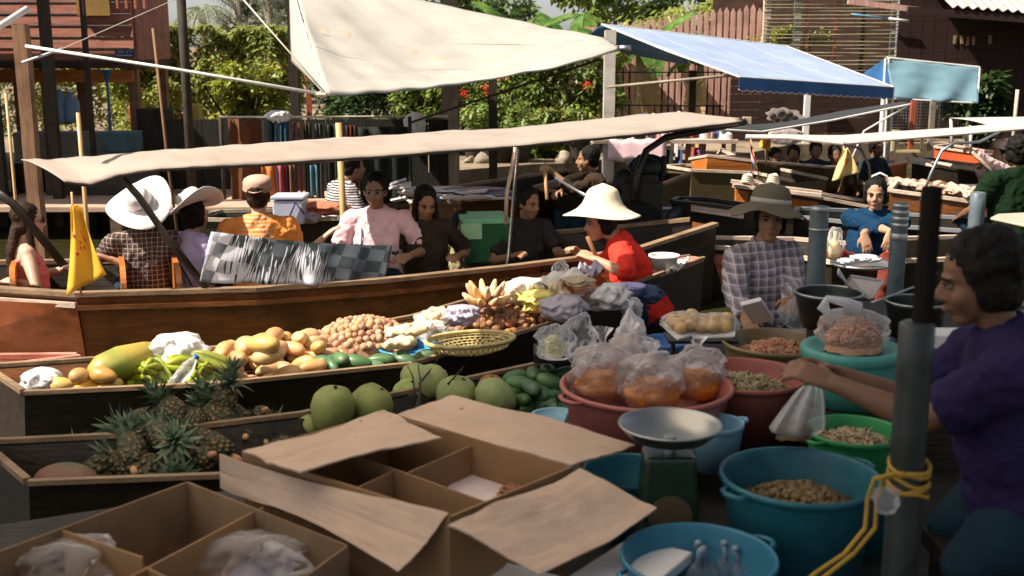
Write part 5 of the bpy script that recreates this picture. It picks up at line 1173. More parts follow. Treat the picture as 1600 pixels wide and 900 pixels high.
m.lathe([(1,-1),(.7,-1.35),(.3,-1.55),(.001,-1.6)], 50, Matrix.Scale(.058,4) @ Matrix.Diagonal((1,1,1.5,1)), lambda p,a,q: V((p.x*(.62+.38*abs(math.cos(a*2.5))**.7), p.y*(.62+.38*abs(math.cos(a*2.5))**.7), p.z)))
bmesh.ops.remove_doubles(m.bm, verts=m.bm.verts, dist=.0005)
k_st = Kind(tag(m.build('star_fruit', f_star, smooth=True), 'ribbed green star fruit', 'star fruit'))
for i,(u,v,z) in enumerate(((205,594,.29),(222,583,.34),(243,575,.40),(238,592,.31),(255,588,.36),(210,604,.26),(262,598,.29),(300,572,.38),(322,577,.38),(335,590,.33),(312,592,.31),(340,602,.26),(280,590,.31),(325,562,.42),(300,602,.26),(228,603,.26),(318,604,.27))):
    k_st.put(pt(u,v,z), rrot(rn,.5), rn.uniform(.85,1.1), 'ribbed olive green star fruit in the heap around the clear bottle', 'star fruits')
t = thing('water_bottle', 'clear plastic bottle with a blue cap leaning on the star fruits', 'bottle', pt(280,600,.28))
a, b = pt(270,604,.33), pt(306,558,.47); d = (b-a).normalized(); M_ = Matrix.Translation(a) @ d.to_track_quat('Z','Y').to_matrix().to_4x4(); L_ = (b-a).length
m = MB(); m.lathe([(.001,0),(.03,.0),(.034,.01),(.034,L_*.3),(.031,L_*.33),(.034,L_*.36),(.034,L_*.66),(.022,L_*.85),(.013,L_*.93),(.013,L_)], 20, M_); m.build('bottle_body', m_film, t, smooth=True)
m = MB(); m.lathe([(.017,L_*.97),(.017,L_*1.06),(.001,L_*1.06)], 14, M_); m.build('cap', mat('blue_cap',(.02,.12,.35),.4), t, smooth=True)
hexpile(k_my, pt(438,580,.22), .42, .26, ANG, .16, .115, .25, 'ripe yellow mango in the big heap left of the longans', 'heaped yellow mangoes', .35, layers=2, sc=(.95,1.2))
for i,(u,v,z,s) in enumerate(((385,540,.47,1.4),(412,538,.5,1.35),(372,560,.42,1.25),(420,556,.44,1.2),(468,592,.27,1.1),(450,583,.33,1.1),(490,572,.33,1.05),(505,588,.27,1.0),(368,590,.28,1.1),(395,597,.26,1.0),(425,595,.27,1.1),(365,575,.36,1.1),(350,548,.40,1.2))):
    k_my.put(pt(u,v,z), rrot(rn,.25), s, 'ripe yellow mango in the big heap left of the longans', 'heaped yellow mangoes')
# longans
m = MB(); m.ell((0,0,0), (.0235,.0235,.0235), nu=10, nv=7); k_lo = Kind(tag(m.build('longan', f_lon, smooth=True), 'small round tan longan in the heap', 'longan'))
hexpile(k_lo, pt(566,548,.25), .33, .23, ANG, .17, .037, .27, 'small round tan longan in the heap right of the yellow mangoes', 'heaped longans', 1, layers=1, lie=False, sc=(.85,1.15))
m = MB()
for k in range(16): a = V(pt(rn.uniform(520,620), rn.uniform(510,560), .42)); m.tube([a, a+V((rn.uniform(-.1,.1),rn.uniform(-.05,.05),.04))], .0025, 4)
m.bm.free()
m = MB(); c = pt(566,552,.24); m.lathe([(.33,0),(.29,.10),(.18,.155),(.001,.19)], 30, Matrix.Translation((c.x,c.y,.225)) @ rotz(ANG) @ Matrix.Diagonal((1,.68,1,1))); tag(m.build('longan_bed', f_lond, smooth=True), 'densely packed longans at the heart of the tan heap', kind='stuff')
for i,(u,v,z,s) in enumerate(((500,565,.33,.95),(520,568,.33,1),(540,573,.30,1),(533,560,.36,.9),(560,566,.34,1.05),(578,572,.31,1.1),(596,562,.34,1),(612,570,.30,1),(630,562,.33,1.05),(648,566,.30,1),(560,584,.26,.9),(590,582,.26,.9),(668,556,.32,1),(624,580,.26,.9),(690,556,.28,.9))):
    k_mg.put(pt(u,v,z), rrot(rn,.3), s*1.15, 'dark green mango lying in front of the tan longans', 'green mangoes before the longans')
k_my.put(pt(503,587,.28), rrot(rn,.2), 1, 'single yellow mango lying before the green mangoes'); 
# pale root pieces in a blue tray
def tray(name, label, u, v, wpx, z, mt, h=.05, cat='tray', rim=.012, n=28):
    c = at(u,v,z=z); t_ = (c-V((0,0,CH))).dot(V((0,math.cos(PITCH),-math.sin(PITCH)))); r = wpx/2/F*t_; m = MB()
    m.lathe([(.001,-h),(r*.80,-h),(r*.96,-.008),(r,0),(r+rim,.0),(r+rim,-.012),(r*.98,-.02),(r*.82,-h-.006),(.001,-h-.006)], n, Matrix.Translation(c)); return tag(m.build(name, mt, smooth=True), label, cat), c, r
tray('plastic_tray', 'blue round tray holding pale peeled fruit', 642,540,100,.31, mat('bright_blue_plastic',(.05,.25,.50),.35))
m = MB(); m.tube([(-.07,0,0),(-.02,.012,.01),(.04,0,.0),(.08,-.01,.01)], [.018,.036,.030,.012], 10); m.ell((.03,.03,.01),(.022,.03,.02)); k_rt = Kind(voxel(tag(m.build('pale_root', f_pale, smooth=True), 'pale knobbly root piece', 'root'), .008, 2))
for i in range(17):
    u = rn.uniform(612,690); v = lerp(540,500,(u-612)/78)+rn.uniform(-16,14); k_rt.put(pt(u,v,.36+.10*math.sin((u-605)/90*3.1)), (rn.uniform(-.4,.4),rn.uniform(-.4,.4),rn.uniform(0,6)), rn.uniform(.8,1.25), 'pale knobbly piece in the pile left of the wicker basket', 'pale peeled pieces')
bag('small clear crumpled bag lying beside the wicker basket', pt(668,516,.42), (.13,.07,.05), m_film, 12, rough=.6)
bag('pinkish grey net bag at the top of the pale pieces', pt(722,492,.44), (.10,.08,.06), m_pbag, 14)
# wicker basket
c = pt(735,530,.415); t = thing('wicker_basket', 'shallow oval yellow wicker basket on the edge of the fruit boat', 'basket', c)
Mb = Matrix.Translation(c) @ rotz(ANG) @ Matrix.Diagonal((1.45,.95,1,1)); m_wick = mat('wicker', (.52,.42,.18), .7, var=.3, vs=30)
m = MB(); m.tube([Mb @ V((.175*math.cos(a), .175*math.sin(a), 0)) for a in [k*math.pi/20 for k in range(41)]], .012, 7); m.build('rim', m_wick, t, smooth=True)
m = MB()
for k in range(44): a = k*2*math.pi/44; m.tube([Mb @ V((.172*math.cos(a), .172*math.sin(a),-.004)), Mb @ V((.15*math.cos(a+.12), .15*math.sin(a+.12), -.045)), Mb @ V((.10*math.cos(a+.2), .10*math.sin(a+.2), -.07)), Mb @ V((0,0,-.073))], .0030, 4)
for k in range(44): a = k*2*math.pi/44; m.tube([Mb @ V((.172*math.cos(a), .172*math.sin(a),-.004)), Mb @ V((.15*math.cos(a-.12), .15*math.sin(a-.12), -.045)), Mb @ V((.10*math.cos(a-.2), .10*math.sin(a-.2), -.07))], .0030, 4)
for q in range(7): rr = .165-.02*q; m.tube([Mb @ V((rr*math.cos(a), rr*math.sin(a), -.015-.011*q+.003)) for a in [k*math.pi/16 for k in range(33)]], .0035, 4)
m.build('weave', m_wick, t)
# snake fruit / brown longans
m = MB(); m.ell((0,0,0), (.026,.026,.031), nu=10, nv=7); k_sn = Kind(tag(m.build('snake_fruit', f_lond, smooth=True), 'reddish brown fruit', 'fruit'))
hexpile(k_sn, pt(806,512,.27), .50, .23, ANG+.10, .11, .044, .28, 'reddish brown round fruit in the heap right of the wicker basket', 'heaped reddish brown fruit', 1, layers=1, lie=False)
m = MB(); c = pt(808,512,.25); m.lathe([(.42,0),(.36,.06),(.22,.10),(.001,.11)], 30, Matrix.Translation((c.x,c.y,.245)) @ rotz(ANG+.1) @ Matrix.Diagonal((1,.46,1,1))); tag(m.build('fruit_bed', f_lond, smooth=True), 'densely packed reddish brown fruit at the heart of the heap', kind='stuff')
# bananas
def bananas(label, c, s, n, seed, rz=0):
    t = thing('banana_bunch', label, 'bananas', c); r = random.Random(seed); c = V(c)
    for k in range(n):
        lay = k % 2; a = (k/n)*2*math.pi + rz; el = .12 + .50*lay; d = V((math.cos(a)*math.cos(el), math.sin(a)*math.cos(el), math.sin(el)))
        m = MB(); p0 = c + d*.03*s; p1 = c + d*.07*s + V((0,0,.01)); p2 = c + d*.115*s + V((0,0,.012*s)); p3 = c + d*.145*s + V((0,0,.035*s)); m.tube([p0,p1,p2,p3,p3+(p3-p2)*.3], [.012*s,.023*s,.024*s,.014*s,.006*s], 8); m.build('banana', f_ban, t, smooth=True)
    m = MB(); m.tube([c+V((0,0,.0)), c+V((.0,.0,.06*s))], .016*s, 8); m.build('crown', f_ban, t)
bananas('splayed bunch of small golden bananas on the brown fruit', pt(760,474,.46), .98, 17, 3)
bananas('small bunch of pale bananas on the prow behind the red shirted vendor', at(1048,420,z=.47), .55, 7, 4)
# paper, trays, bags in front of the red vendor
def sheet(name, label, pts4, mt, cat, bumpy=.02, seed=0, th=.003):
    a,b,c,d = [V(p) for p in pts4]; m = MB(); m.grid(lambda s_,t_: lerp(lerp(a,b,s_),lerp(d,c,s_),t_) + V((0,0,bumpy*noise.noise(V((s_*4+seed,t_*4,seed)))*2)), 14, 10); return tag(solid(m.build(name, mt, smooth=True), th), label, cat)
m_paper = mat('white_paper', (.78,.74,.68), .8, var=.05); m_styro = mat('styrofoam', (.74,.72,.70), .7, var=.04, bump=.2, bs=80)
bag('large pale wrapped bundle left of the vendors food tray', pt(822,455,.50), (.14,.11,.085), mat('cream_wrap',(.80,.70,.58),.5,bump=.5,bs=10), 21, rough=.5, name='wrapped_bundle', cat='bundle')
bag('bag of yellow fruit below the pale bundle', pt(842,470,.46), (.11,.09,.07), mat('yellow_bag',(.72,.60,.16),.4,bump=.5,bs=12), 22, rough=.5)
bag('cream paper bundle between the bag of yellow fruit and the food tray', pt(868,462,.48), (.07,.07,.09), mat('cream_paper',(.78,.62,.42),.7,bump=.4,bs=14), 23, rough=.6, name='wrapped_bundle', cat='bundle')
sheet('food_sheet', 'wide white sheet holding food in front of the red shirted vendor', [pt(832,446,.56), pt(905,438,.56), pt(925,424,.60), pt(858,428,.60)], m_paper, 'sheet', .03, 3)
bag('greyish snack tray wrapped in film beside the white sheet', pt(903,440,.57), (.09,.06,.035), mat('beige_snack',(.50,.38,.25),.5,bump=.6,bs=18), 25, name='snack_tray', cat='tray')
bag('clear upright bag with dark sweets by the tourist boat rail', pt(876,424,.60), (.045,.04,.075), m_film, 26, rough=.6)
bag('grey plastic bag of greens on the near rim of the fruit boat', pt(884,482,.44), (.14,.10,.085), m_pbag, 27)
bag('clear bag of red leaves on the near rim beside the grey bag', pt(930,466,.45), (.12,.09,.07), m_filmd, 28, rough=.5)
stuffheap('leafy_greens', 'dark red and green leaves inside the clear bag', pt(930,472,.40), .10,.08,.07,160,.03, mat('mixed_leaves',(.10,.12,.04),.6,col2=(.35,.07,.06),vs=20), 4)
bag('large white plastic bag with handles draped over the near rim', pt(958,463,.47), (.115,.09,.085), m_wbag, 29, rough=.4)
bag('white bag end hanging outside the fruit boat', pt(985,484,.36), (.055,.05,.085), m_wbag, 30, rough=.5)
tray('lilac_bowl', 'lilac plastic bowl beside the red shirted vendor', 985,445,42,.50, mat('lilac_plastic',(.42,.38,.66),.4), .05, 'bowl')
tray('white_bowl', 'white enamel bowl on the prow behind the red shirted vendor', 1038,398,44,.58, m_white, .09, 'bowl')
sheet('paper_sheet', 'crumpled white paper lying on the reddish prow', [at(1040,424,z=.49), at(1062,420,z=.49), at(1078,405,z=.5), at(1052,406,z=.5)], m_paper, 'paper', .03, 8)
sheet('striped_cloth', 'striped cloth on the lap of the red shirted vendor', [pt(898,422,.56), pt(922,428,.55), pt(945,420,.56), pt(915,414,.57)], m_pbag, 'cloth', .04, 5)
bag('dull blue cloth bundle beside the red shirted vendor', pt(1008,460,.42), (.12,.09,.06), mat('denim_cloth',(.06,.09,.17),.9,bump=.4,bs=10), 31, name='cloth_bundle', cat='cloth')
# --- pineapple boat
m = MB()
for k in range(3): pass
pts = [(lerp(along(PN,a),along(PF,a),.1), lerp(along(PN,a),along(PF,a),.9)) for a in (.02,.35,.7,.98)]
for (p,q),(p2,q2) in zip(pts, pts[1:]): m.slab([V((k.x,k.y,.16)) for k in (p,p2,q2,q)], (0,0,-.02))
m.build('deck_board', m_dark, bpy.data.objects['wooden_boat.002'])
def pinebody():
    m = bpy.data.materials.new('pineapple_rind'); m.use_nodes = True; N = m.node_tree.nodes; L = m.node_tree.links; tc = N.new('ShaderNodeTexCoord'); vo = N.new('ShaderNodeTexVoronoi'); vo.inputs['Scale'].default_value = 42; L.new(tc.outputs['Object'], vo.inputs[0])
    rp = N.new('ShaderNodeValToRGB'); rp.color_ramp.elements[0].color = (.38,.20,.07,1); rp.color_ramp.elements[1].color = (.05,.05,.02,1); rp.color_ramp.elements[1].position = .45; L.new(vo.outputs[0], rp.inputs[0]); L.new(rp.outputs[0], N['Principled BSDF'].inputs[0])
    bp = N.new('ShaderNodeBump'); bp.invert = True; bp.inputs['Distance'].default_value = .02; L.new(vo.outputs[0], bp.inputs['Height']); L.new(bp.outputs[0], N['Principled BSDF'].inputs['Normal']); N['Principled BSDF'].inputs['Roughness'].default_value = .6; return m
m_pl = mat('pineapple_leaf', (.045,.085,.04), .5, col2=(.20,.27,.16), vs=14)
def pineapple():
    t = thing('pineapple', 'pineapple with grey green spiky crown', 'pineapple', (0,0,0), 0, 'pineapples in the nearest fruit boat')
    m = MB(); m.lathe([(.001,-.10),(.035,-.098),(.055,-.075),(.066,-.02),(.065,.03),(.055,.075),(.03,.095),(.001,.10)], 22); m.build('fruit', pinebody(), t, smooth=True)
    m = MB(); r = random.Random(2)
    for k in range(46):
        lv = k/46; a = k*2.4; el = lerp(.15, 1.5, lv); d = V((math.cos(a)*math.cos(el), math.sin(a)*math.cos(el), math.sin(el))); L_ = lerp(.09,.11, lv)*r.uniform(.8,1.2)
        b0 = V((0,0,.085+.05*lv)) + V((math.cos(a),math.sin(a),0))*.018*(1-lv); s_ = V((-math.sin(a), math.cos(a), 0))*.011
        p1 = b0 + d*L_*.5; p2 = b0 + d*L_ + V((0,0,-.03*(1-lv)))+V((math.cos(a),math.sin(a),0))*.02
        m.face([b0-s_, b0+s_, p1+s_*.9+V((0,0,.004)), p1-s_*.9+V((0,0,.004))]); m.face([p1-s_*.9+V((0,0,.004)), p1+s_*.9+V((0,0,.004)), p2])
    m.build('leaf_crown', m_pl, t)
    m = MB(); m.tube([(0,0,-.095),(0,0,-.125),(.004,0,-.15)], [.016,.017,.010], 10); m.build('stalk', mat('cut_stalk',(.50,.27,.14),.8), t, smooth=True)
    return t
k_pi = Kind(pineapple())
for i,(u,v,z,rx,ry,rz) in enumerate(((306,655,.36,.5,.2,0),(205,698,.34,-1.2,.3,.5),(252,672,.38,-.9,.5,1.4),(240,722,.28,1.9,.2,2.2),(165,722,.27,1.4,.6,3.5),(345,650,.36,-.7,-.4,.4),(385,668,.30,-1.0,-.6,1.0),(330,690,.30,1.2,.2,4.4),(210,725,.28,.3,1.0,5.2),(285,700,.30,-.3,-.8,2),(420,672,.27,.9,.6,.2),(345,625,.42,.2,.3,1),(275,640,.36,.1,-.5,2.2),(180,705,.25,-.5,.9,0),(140,700,.24,-1.0,.2,2.9),(265,735,.24,1.3,.5,.4),(310,715,.25,-1.4,.4,2.0),(360,640,.36,-.2,1.1,3.0),(405,650,.30,-1.6,.2,1.2),(455,700,.22,.9,.9,4.0),(230,650,.30,-1.0,.1,5.5),(150,738,.22,.4,1.3,1.0))):
    rx = (-abs(rx)-.75 if i % 2 == 0 else rx); rz = (rz*.3 if i % 2 == 0 else rz); k_pi.put(at(u,v+8,z=z-.03), (rx,ry,rz), rn.uniform(.88,1.1), 'dark pineapple with spiky grey green crown in the jumbled pile', 'pineapples in the nearest fruit boat')
m = MB(); c = at(102,752,z=.28); m.ell(c, (.13,.09,.075), nu=24, nv=14); tag(m.build('melon', mat('red_green_melon',(.30,.05,.035),.5,col2=(.05,.12,.06),vs=3), smooth=True), 'half hidden red and green melon in the end of the pineapple boat', 'melon')
def pomelo(label, u, v, wpx, z, rot=0., st=1.):
    c = at(u,v,z=z); t_ = (c-V((0,0,CH))).dot(V((0,math.cos(PITCH),-math.sin(PITCH)))); r = wpx/2/F*t_; m = MB(); M_ = Matrix.Translation(c) @ Euler((rot, rot*.5, rot*2)).to_matrix().to_4x4()
    m.bm.verts.ensure_lookup_table(); m.lathe([(.001,-r*st),(r*.5,-r*.88*st),(r*.86,-r*.5*st),(r,0),(r*.90,r*.45*st),(r*.62,r*.80*st),(r*.25,r*.95*st),(.012,r*.93*st),(.001,r*.93*st)], 26, M_)
    m.jitter(r*.10, 9, u); o = m.build('pomelo', f_pom, smooth=True); s_ = MB(); s_.tube([M_ @ V((0,0,r*.9*st)), M_ @ V((.004,0,r*.98*st))], .008, 6); s_.build('stem', m_darkz, o); WM[o.name] = Matrix.Identity(4); return tag(o, label, 'pomelo', 'green pomelos')
pomelo('largest dark green pomelo, upright behind the cardboard flap', 519,640,70,.36,.2,1.2); pomelo('bright green pomelo right of the largest upright one', 580,634,70,.34,.5); pomelo('small green pomelo peeking out at the left of the pomelo row', 482,664,42,.28,.3); pomelo('yellowish green pomelo with twigs in front of it', 672,597,58,.36,.7)
pomelo('pale green pomelo behind the raised cardboard flap', 712,618,66,.32,.4); pomelo('broad green pomelo at the right end of the row', 774,622,70,.32,.9,.85); pomelo('green pomelo half hidden under the twigs', 640,622,60,.28,.2); pomelo('yellow green pomelo at the far side of the row', 648,590,46,.33,.8); pomelo('darker pomelo between the small one and the pineapples', 446,668,44,.24,.5); pomelo('reddish brown topped fruit between two green pomelos', 768,602,44,.36,.1,.7); pomelo('shaded pomelo beneath the bright green one', 550,668,56,.22,.6)
bpy.data.objects['pomelo.009'].data.materials[0] = f_lond
for i,(u,v,z) in enumerate(((812,600,.34),(835,585,.38),(815,625,.30),(840,612,.33),(862,598,.36),(868,620,.30),(850,632,.27),(825,640,.25),(806,588,.34),(880,584,.36),(855,578,.38),(830,605,.36),(800,615,.30),(874,640,.26))):
    k_mg.put(at(u,v,z=z), rrot(rn,.4), rn.uniform(.95,1.2), 'green mango stacked left of the big reddish tub', 'green mangoes by the reddish tub')
m = MB()
for (u,v,du,dv) in ((650,640,8,-50),(655,600,30,-40),(648,615,-12,-45),(700,600,25,-28),(655,640,-3,-80)): a = at(u,v,z=.40); b = at(u+du,v+dv,z=.46); m.tube([a, lerp(a,b,.5)+V((.01,0,.01)), b], [.006,.004,.002], 5)
tag(m.build('twig', m_darkz), 'bare forked twig sticking up among the pomelos', 'twig')
bag('small crumpled grey bag between the twig and the cardboard flap', at(690,640,z=.38), (.06,.05,.03), m_pbag, 40)
tray('plastic_plate', 'light blue plate edge between the green mangoes and the reddish tub', 868,648,70,.40, mat('pale_blue_plastic',(.22,.42,.55),.4), .03, 'plate')

# --- tubs
def tub(name, label, u, v, wpx, z, h, mt, n=48, handles=True, cat='tub', taper=.78, group='plastic tubs'):
    c = at(u,v,z=z); t_ = (c-V((0,0,CH))).dot(V((0,math.cos(PITCH),-math.sin(PITCH)))); r = wpx/2/F*t_ - .006
    t = thing(name, label, cat, (c.x,c.y,z-h), group=group); M_ = Matrix.Translation(c); m = MB()
    m.lathe([(.001,-h+.012),(r*taper,-h+.012),(r*.95,-.02),(r*.975,-.004),(r*.985,.003),(r*1.02,.004),(r*1.035,-.003),(r*1.03,-.012),(r*.985,-.02),(r*.97,-.03),(r*(taper+.02),-h),(.001,-h)], n, M_); m.build('tub_body', mt, t, smooth=True)
    if handles:
        for a in (.5, .5+math.pi):
            m = MB(); m.tube([M_ @ V((r*1.02*math.cos(a+q), r*1.02*math.sin(a+q), -.01-.0*q)) + V((math.cos(a),math.sin(a),0))*k_ for q,k_ in ((-.2,0),(-.15,.03),(0,.04),(.15,.03),(.2,0))], .008, 6); m.build('handle', mt, t, smooth=True)
    return t, c, r
pl_red = mat('dull_red_plastic', (.36,.11,.09), .42, var=.1, bump=.06, bs=30, stain=.15); pl_teal = mat('teal_plastic', (.018,.125,.165), .38, var=.15, bump=.05, bs=30, stain=.4); pl_blue = mat('blue_plastic', (.03,.16,.25), .38, var=.08, stain=.1); pl_aqua = mat('aqua_green_plastic', (.07,.29,.25), .35, var=.06); pl_grn = mat('bright_green_plastic', (.03,.26,.08), .4, var=.1)
tn = mat('olive_enamel', (.20,.15,.07), .35, var=.2, coat=.3)
c1 = tub('plastic_tub', 'big dull red tub filled with bagged orange noodles', 1010,600,268,.80,.30, pl_red)
c2 = tub('plastic_tub', 'dull red tub of pale shredded vegetables behind the noodle tub', 1166,585,190,.76,.27, pl_red)
c3 = tub('plastic_tub', 'olive brown tub of pink dried shrimp before the plaid shirted vendor', 1212,533,166,.78,.26, tn, handles=False)
c5 = tub('plastic_tub', 'large teal tub of brown snails nearest the yellow rope', 1250,742,248,.78,.30, pl_teal)
c6 = tub('plastic_tub', 'blue tub of small bottles at the bottom of the picture', 1092,868,246,.70,.22, pl_blue)
c7 = tub('plastic_tub', 'bright green tub under the forearms of the near vendor', 1335,672,150,.76,.25, pl_grn)
c9 = tub('plastic_tub', 'dark teal tub behind the weighing scale', 985,735,150,.66,.2, pl_teal)
c10 = tub('plastic_tub', 'pale blue bowl peeking out right of the metal scale pan', 1118,660,92,.74,.16, mat('pale_blue_plastic',(.2,.4,.5),.4))
c8 = tub('plastic_tub', 'flat blue basin behind the foam trays', 1042,532,80,.66,.10, mat('mid_blue_plastic',(.07,.17,.42),.4), handles=False)
c11 = tub('plastic_tub', 'dark teal tub at the feet of the near vendor', 1330,770,170,.62,.17, pl_teal)
stuffheap('shredded_vegetables', 'pale brown green shredded vegetables in the second red tub', c2[1]+V((0,0,-.09)), c2[2]*.84, c2[2]*.84, .07, 900, .020, mat('shredded_veg',(.25,.20,.08),.7,col2=(.55,.46,.30),vs=30), 5, 'strip')
stuffheap('dried_shrimp', 'pink orange dried shrimp heaped in the olive brown tub', c3[1]+V((0,0,-.09)), c3[2]*.84, c3[2]*.84, .085, 900, .020, mat('dried_shrimp_skin',(.52,.21,.11),.6,col2=(.70,.40,.26),vs=30), 6, 'shrimp')
stuffheap('snails', 'small dark brown snails heaped in the large teal tub', c5[1]+V((.0,0,-.12)), c5[2]*.84, c5[2]*.84, .07, 900, .024, mat('snail_shell',(.07,.045,.015),.45,col2=(.24,.15,.05),vs=26), 7, 'pebble')
stuffheap('dried_fish', 'pale dried fish pieces in the bright green tub', c7[1]+V((0,0,-.06)), c7[2]*.85, c7[2]*.85, .04, 400, .022, mat('dried_fish_skin',(.28,.18,.09),.7,col2=(.55,.45,.30),vs=30), 8, 'strip')
# lidded aqua tub on a crate, with a bag on top
c = at(1331,541,z=.94); t_ = (c-V((0,0,CH))).dot(V((0,math.cos(PITCH),-math.sin(PITCH)))); r = 157/2/F*t_
t = thing('lidded_tub', 'aqua green lidded tub with a bag of shrimp on top', 'tub', (c.x,c.y,.74)); M_ = Matrix.Translation(c)
m = MB(); m.lathe([(.001,-.02),(r*.72,-.02),(r*.80,-.006),(r*.86,.004),(r*.97,.002),(r,-.010),(r*.995,-.035),(r*.96,-.04)], 48, M_); m.build('lid', pl_aqua, t, smooth=True)
m = MB(); m.lathe([(r*.95,-.036),(r*.93,-.10),(r*.85,-.20),(.001,-.20)], 40, M_); m.build('tub_body', pl_aqua, t, smooth=True)
m = MB(); m.box((c.x,c.y+.02,.595),(.32,.30,.28)); tag(m.build('wooden_crate', m_dark, bevel=.008), 'dark wooden crate beneath the lidded aqua tub', 'crate')
cb = V((c.x, c.y, .945))
stuffheap('dried_shrimp', 'pinkish dried shrimp inside the clear bag on the aqua lid', cb+V((.005,0,.0)), .105,.075,.10, 600, .018, MATS['dried_shrimp_skin'], 9, 'shrimp')
kbag = bag('clear knotted bag of dried shrimp on the aqua green lid', cb+V((0,0,.06)), (.125,.095,.072), m_film, 51, neck=.0, rough=.22)
m = MB(); a = cb+V((-.09,0,.11)); m.tube([a+V((.05,0,.0)), a, a+V((-.02,0,.03)), a+V((-.01,.0,.06)), a+V((.05,0,.05)), a+V((.10,.0,.02))], [.02,.012,.016,.012,.02,.03], 8); m.jitter(.01,30); m.build('knot', m_milk, kbag, smooth=True)
# noodle bags
m_nood = mat('orange_noodles', (.66,.19,.02), .5, col2=(.85,.36,.06), vs=40, bump=.8, bs=60)
for k,(u,v,rr,h,lab,sd) in enumerate(((940,600,.115,.115,'leftmost clear bag of orange noodles in the big red tub',61),(1018,612,.11,.10,'middle clear bag of orange noodles nearest the scale pan',62),(1088,598,.10,.09,'rightmost clear bag of darker noodles in the big red tub',63),(985,578,.10,.10,'clear bag of orange noodles at the back of the big red tub',64))):
    cc = at(u,v,z=.77); t = thing('noodle_bag', lab, 'bag', cc, group='bags of orange noodles')
    m = MB(); m.lathe([(.001,-.055),(.85,-.05),(1.05,-.01),(1.0,.012),(.6,.030),(.001,.035)], 26, Matrix.Translation(cc+V((0,0,.0))) @ Matrix.Diagonal((rr*.9,rr*.75,1,1)), lambda p,a,q: p*(1+.12*noise.noise(V((p.x*3,p.y*3,k))))); 
    r3 = random.Random(k+5)
    for q_ in range(230):
        a_ = r3.uniform(0,6.28); rr_ = math.sqrt(r3.random())*.95; p = cc + V((rr*.92*rr_*math.cos(a_), rr*.78*rr_*math.sin(a_), .034*(1-rr_**3)+.006)); e_ = V((r3.uniform(-1,1),r3.uniform(-1,1),r3.uniform(-.4,.4)))*.022
        m.tube([p-e_, p+V((0,0,.006)), p+e_], .0022, 4)
    m.build('noodles', m_nood, t, smooth=True)
    bag(None, cc+V((0,0,.03)), (rr,rr*.85,h), m_film, sd, neck=.35, parent=t, rough=.35, name='film')
    bag(None, cc+V((0,0,.085)), (rr*.85,rr*.7,h*.6), m_film, sd+9, parent=t, rough=.55, name='inner_film')
bag('clear bag with pale green vegetables left of the big red tub', at(868,535,z=.62), (.085,.07,.09), m_film, 70, rough=.5); bag('crumpled clear bag ends standing behind the noodle tub', at(905,530,z=.66), (.07,.06,.12), m_film, 71, rough=.6)
stuffheap('bean_sprouts', 'pale yellow green sprouts in the clear bag left of the red tub', at(866,548,z=.52), .07,.06,.07,220,.018, mat('sprouts',(.50,.50,.22),.6,col2=(.72,.70,.42),vs=20), 11, 'strip')
m = MB(); c = at(868,560,z=.45); m.box((c.x,c.y,.475),(.22,.2,.05)); tag(m.build('wooden_crate', m_dark), 'low dark crate under the bag of sprouts', 'crate')
bag('tall milky plastic bag twisted up behind the orange noodles', at(985,525,z=.86), (.05,.045,.10), m_milk, 72, rough=.5, neck=.3)
# foam snack trays
for k,(u,v,rz) in enumerate(((1070,515,.5),(1118,518,-.3))):
    c = at(u,v,z=.80); t = thing('snack_tray', ['left white foam tray of yellow snacks on the wire stand','right white foam tray of yellow snacks on the wire stand'][k], 'tray', c, group='foam snack trays'); M_ = Matrix.Translation(c) @ Euler((.35,-.12,rz)).to_matrix().to_4x4()
    m = MB(); m.slab([M_ @ V(p) for p in ((-.09,-.065,.02),(.09,-.065,.02),(.09,.065,.02),(-.09,.065,.02))],(0,0,-.008)); m.slab([M_ @ V(p) for p in ((-.09,-.065,.02),(.09,-.065,.02),(.075,-.05,-.01),(-.075,-.05,-.01))],(0,.003,0)); m.build('foam_tray', m_styro, t)
    m = MB(); r2 = random.Random(k)
    for q in range(9): m.ell(M_ @ V((-.05+.05*(q%3), -.03+.03*(q//3), .045)), (.032,.024,.028), None, 10, 7)
    m.build('snack', mat('golden_snack',(.68,.45,.20),.5,bump=.4,bs=30), t, smooth=True)
    bag(None, c+V((0,0,.035)), (.10,.075,.045), m_film, 80+k, parent=t, rough=.2, name='film')
t = thing('wire_stand', 'small dark stand under the foam snack trays', 'stand', at(1105,545,z=.55)); c = at(1095,528,z=.76); m = MB(); m.box(c,(.30,.16,.012)); m.build('top', m_dark, t)
for sx in (-.12,.12): m = MB(); m.tube([c+V((sx,0,0)), V((c.x+sx,c.y,.45))], .01, 6); m.build('leg', m_dark, t)
# scale
c = at(1047,661,z=.90); t_ = (c-V((0,0,CH))).dot(V((0,math.cos(PITCH),-math.sin(PITCH)))); r = 161/2/F*t_
t = thing('weighing_scale', 'spring weighing scale with a shiny round metal pan', 'scale', (c.x,c.y,.45)); M_ = Matrix.Translation(c)
m_steel = mat('polished_steel', (.36,.36,.35), .36, metal=1., var=.06, vs=3)
m = MB(); m.lathe([(.001,-.050),(r*.50,-.048),(r*.74,-.036),(r*.90,-.014),(r*.96,.0),(r*1.0,.001),(r*1.01,-.004),(r*.96,-.010),(r*.90,-.022),(r*.74,-.044),(r*.4,-.056),(.001,-.057)], 56, M_); m.build('pan', m_steel, t, smooth=True)
m = MB(); m.tube([c+V((0,0,-.04)), c+V((0,0,-.09))], .02, 10); m.tube([c+V((-.09,0,-.05)), c+V((0,0,-.085)), c+V((.09,0,-.05))], .006, 6); m.build('pan_bracket', m_metal, t)
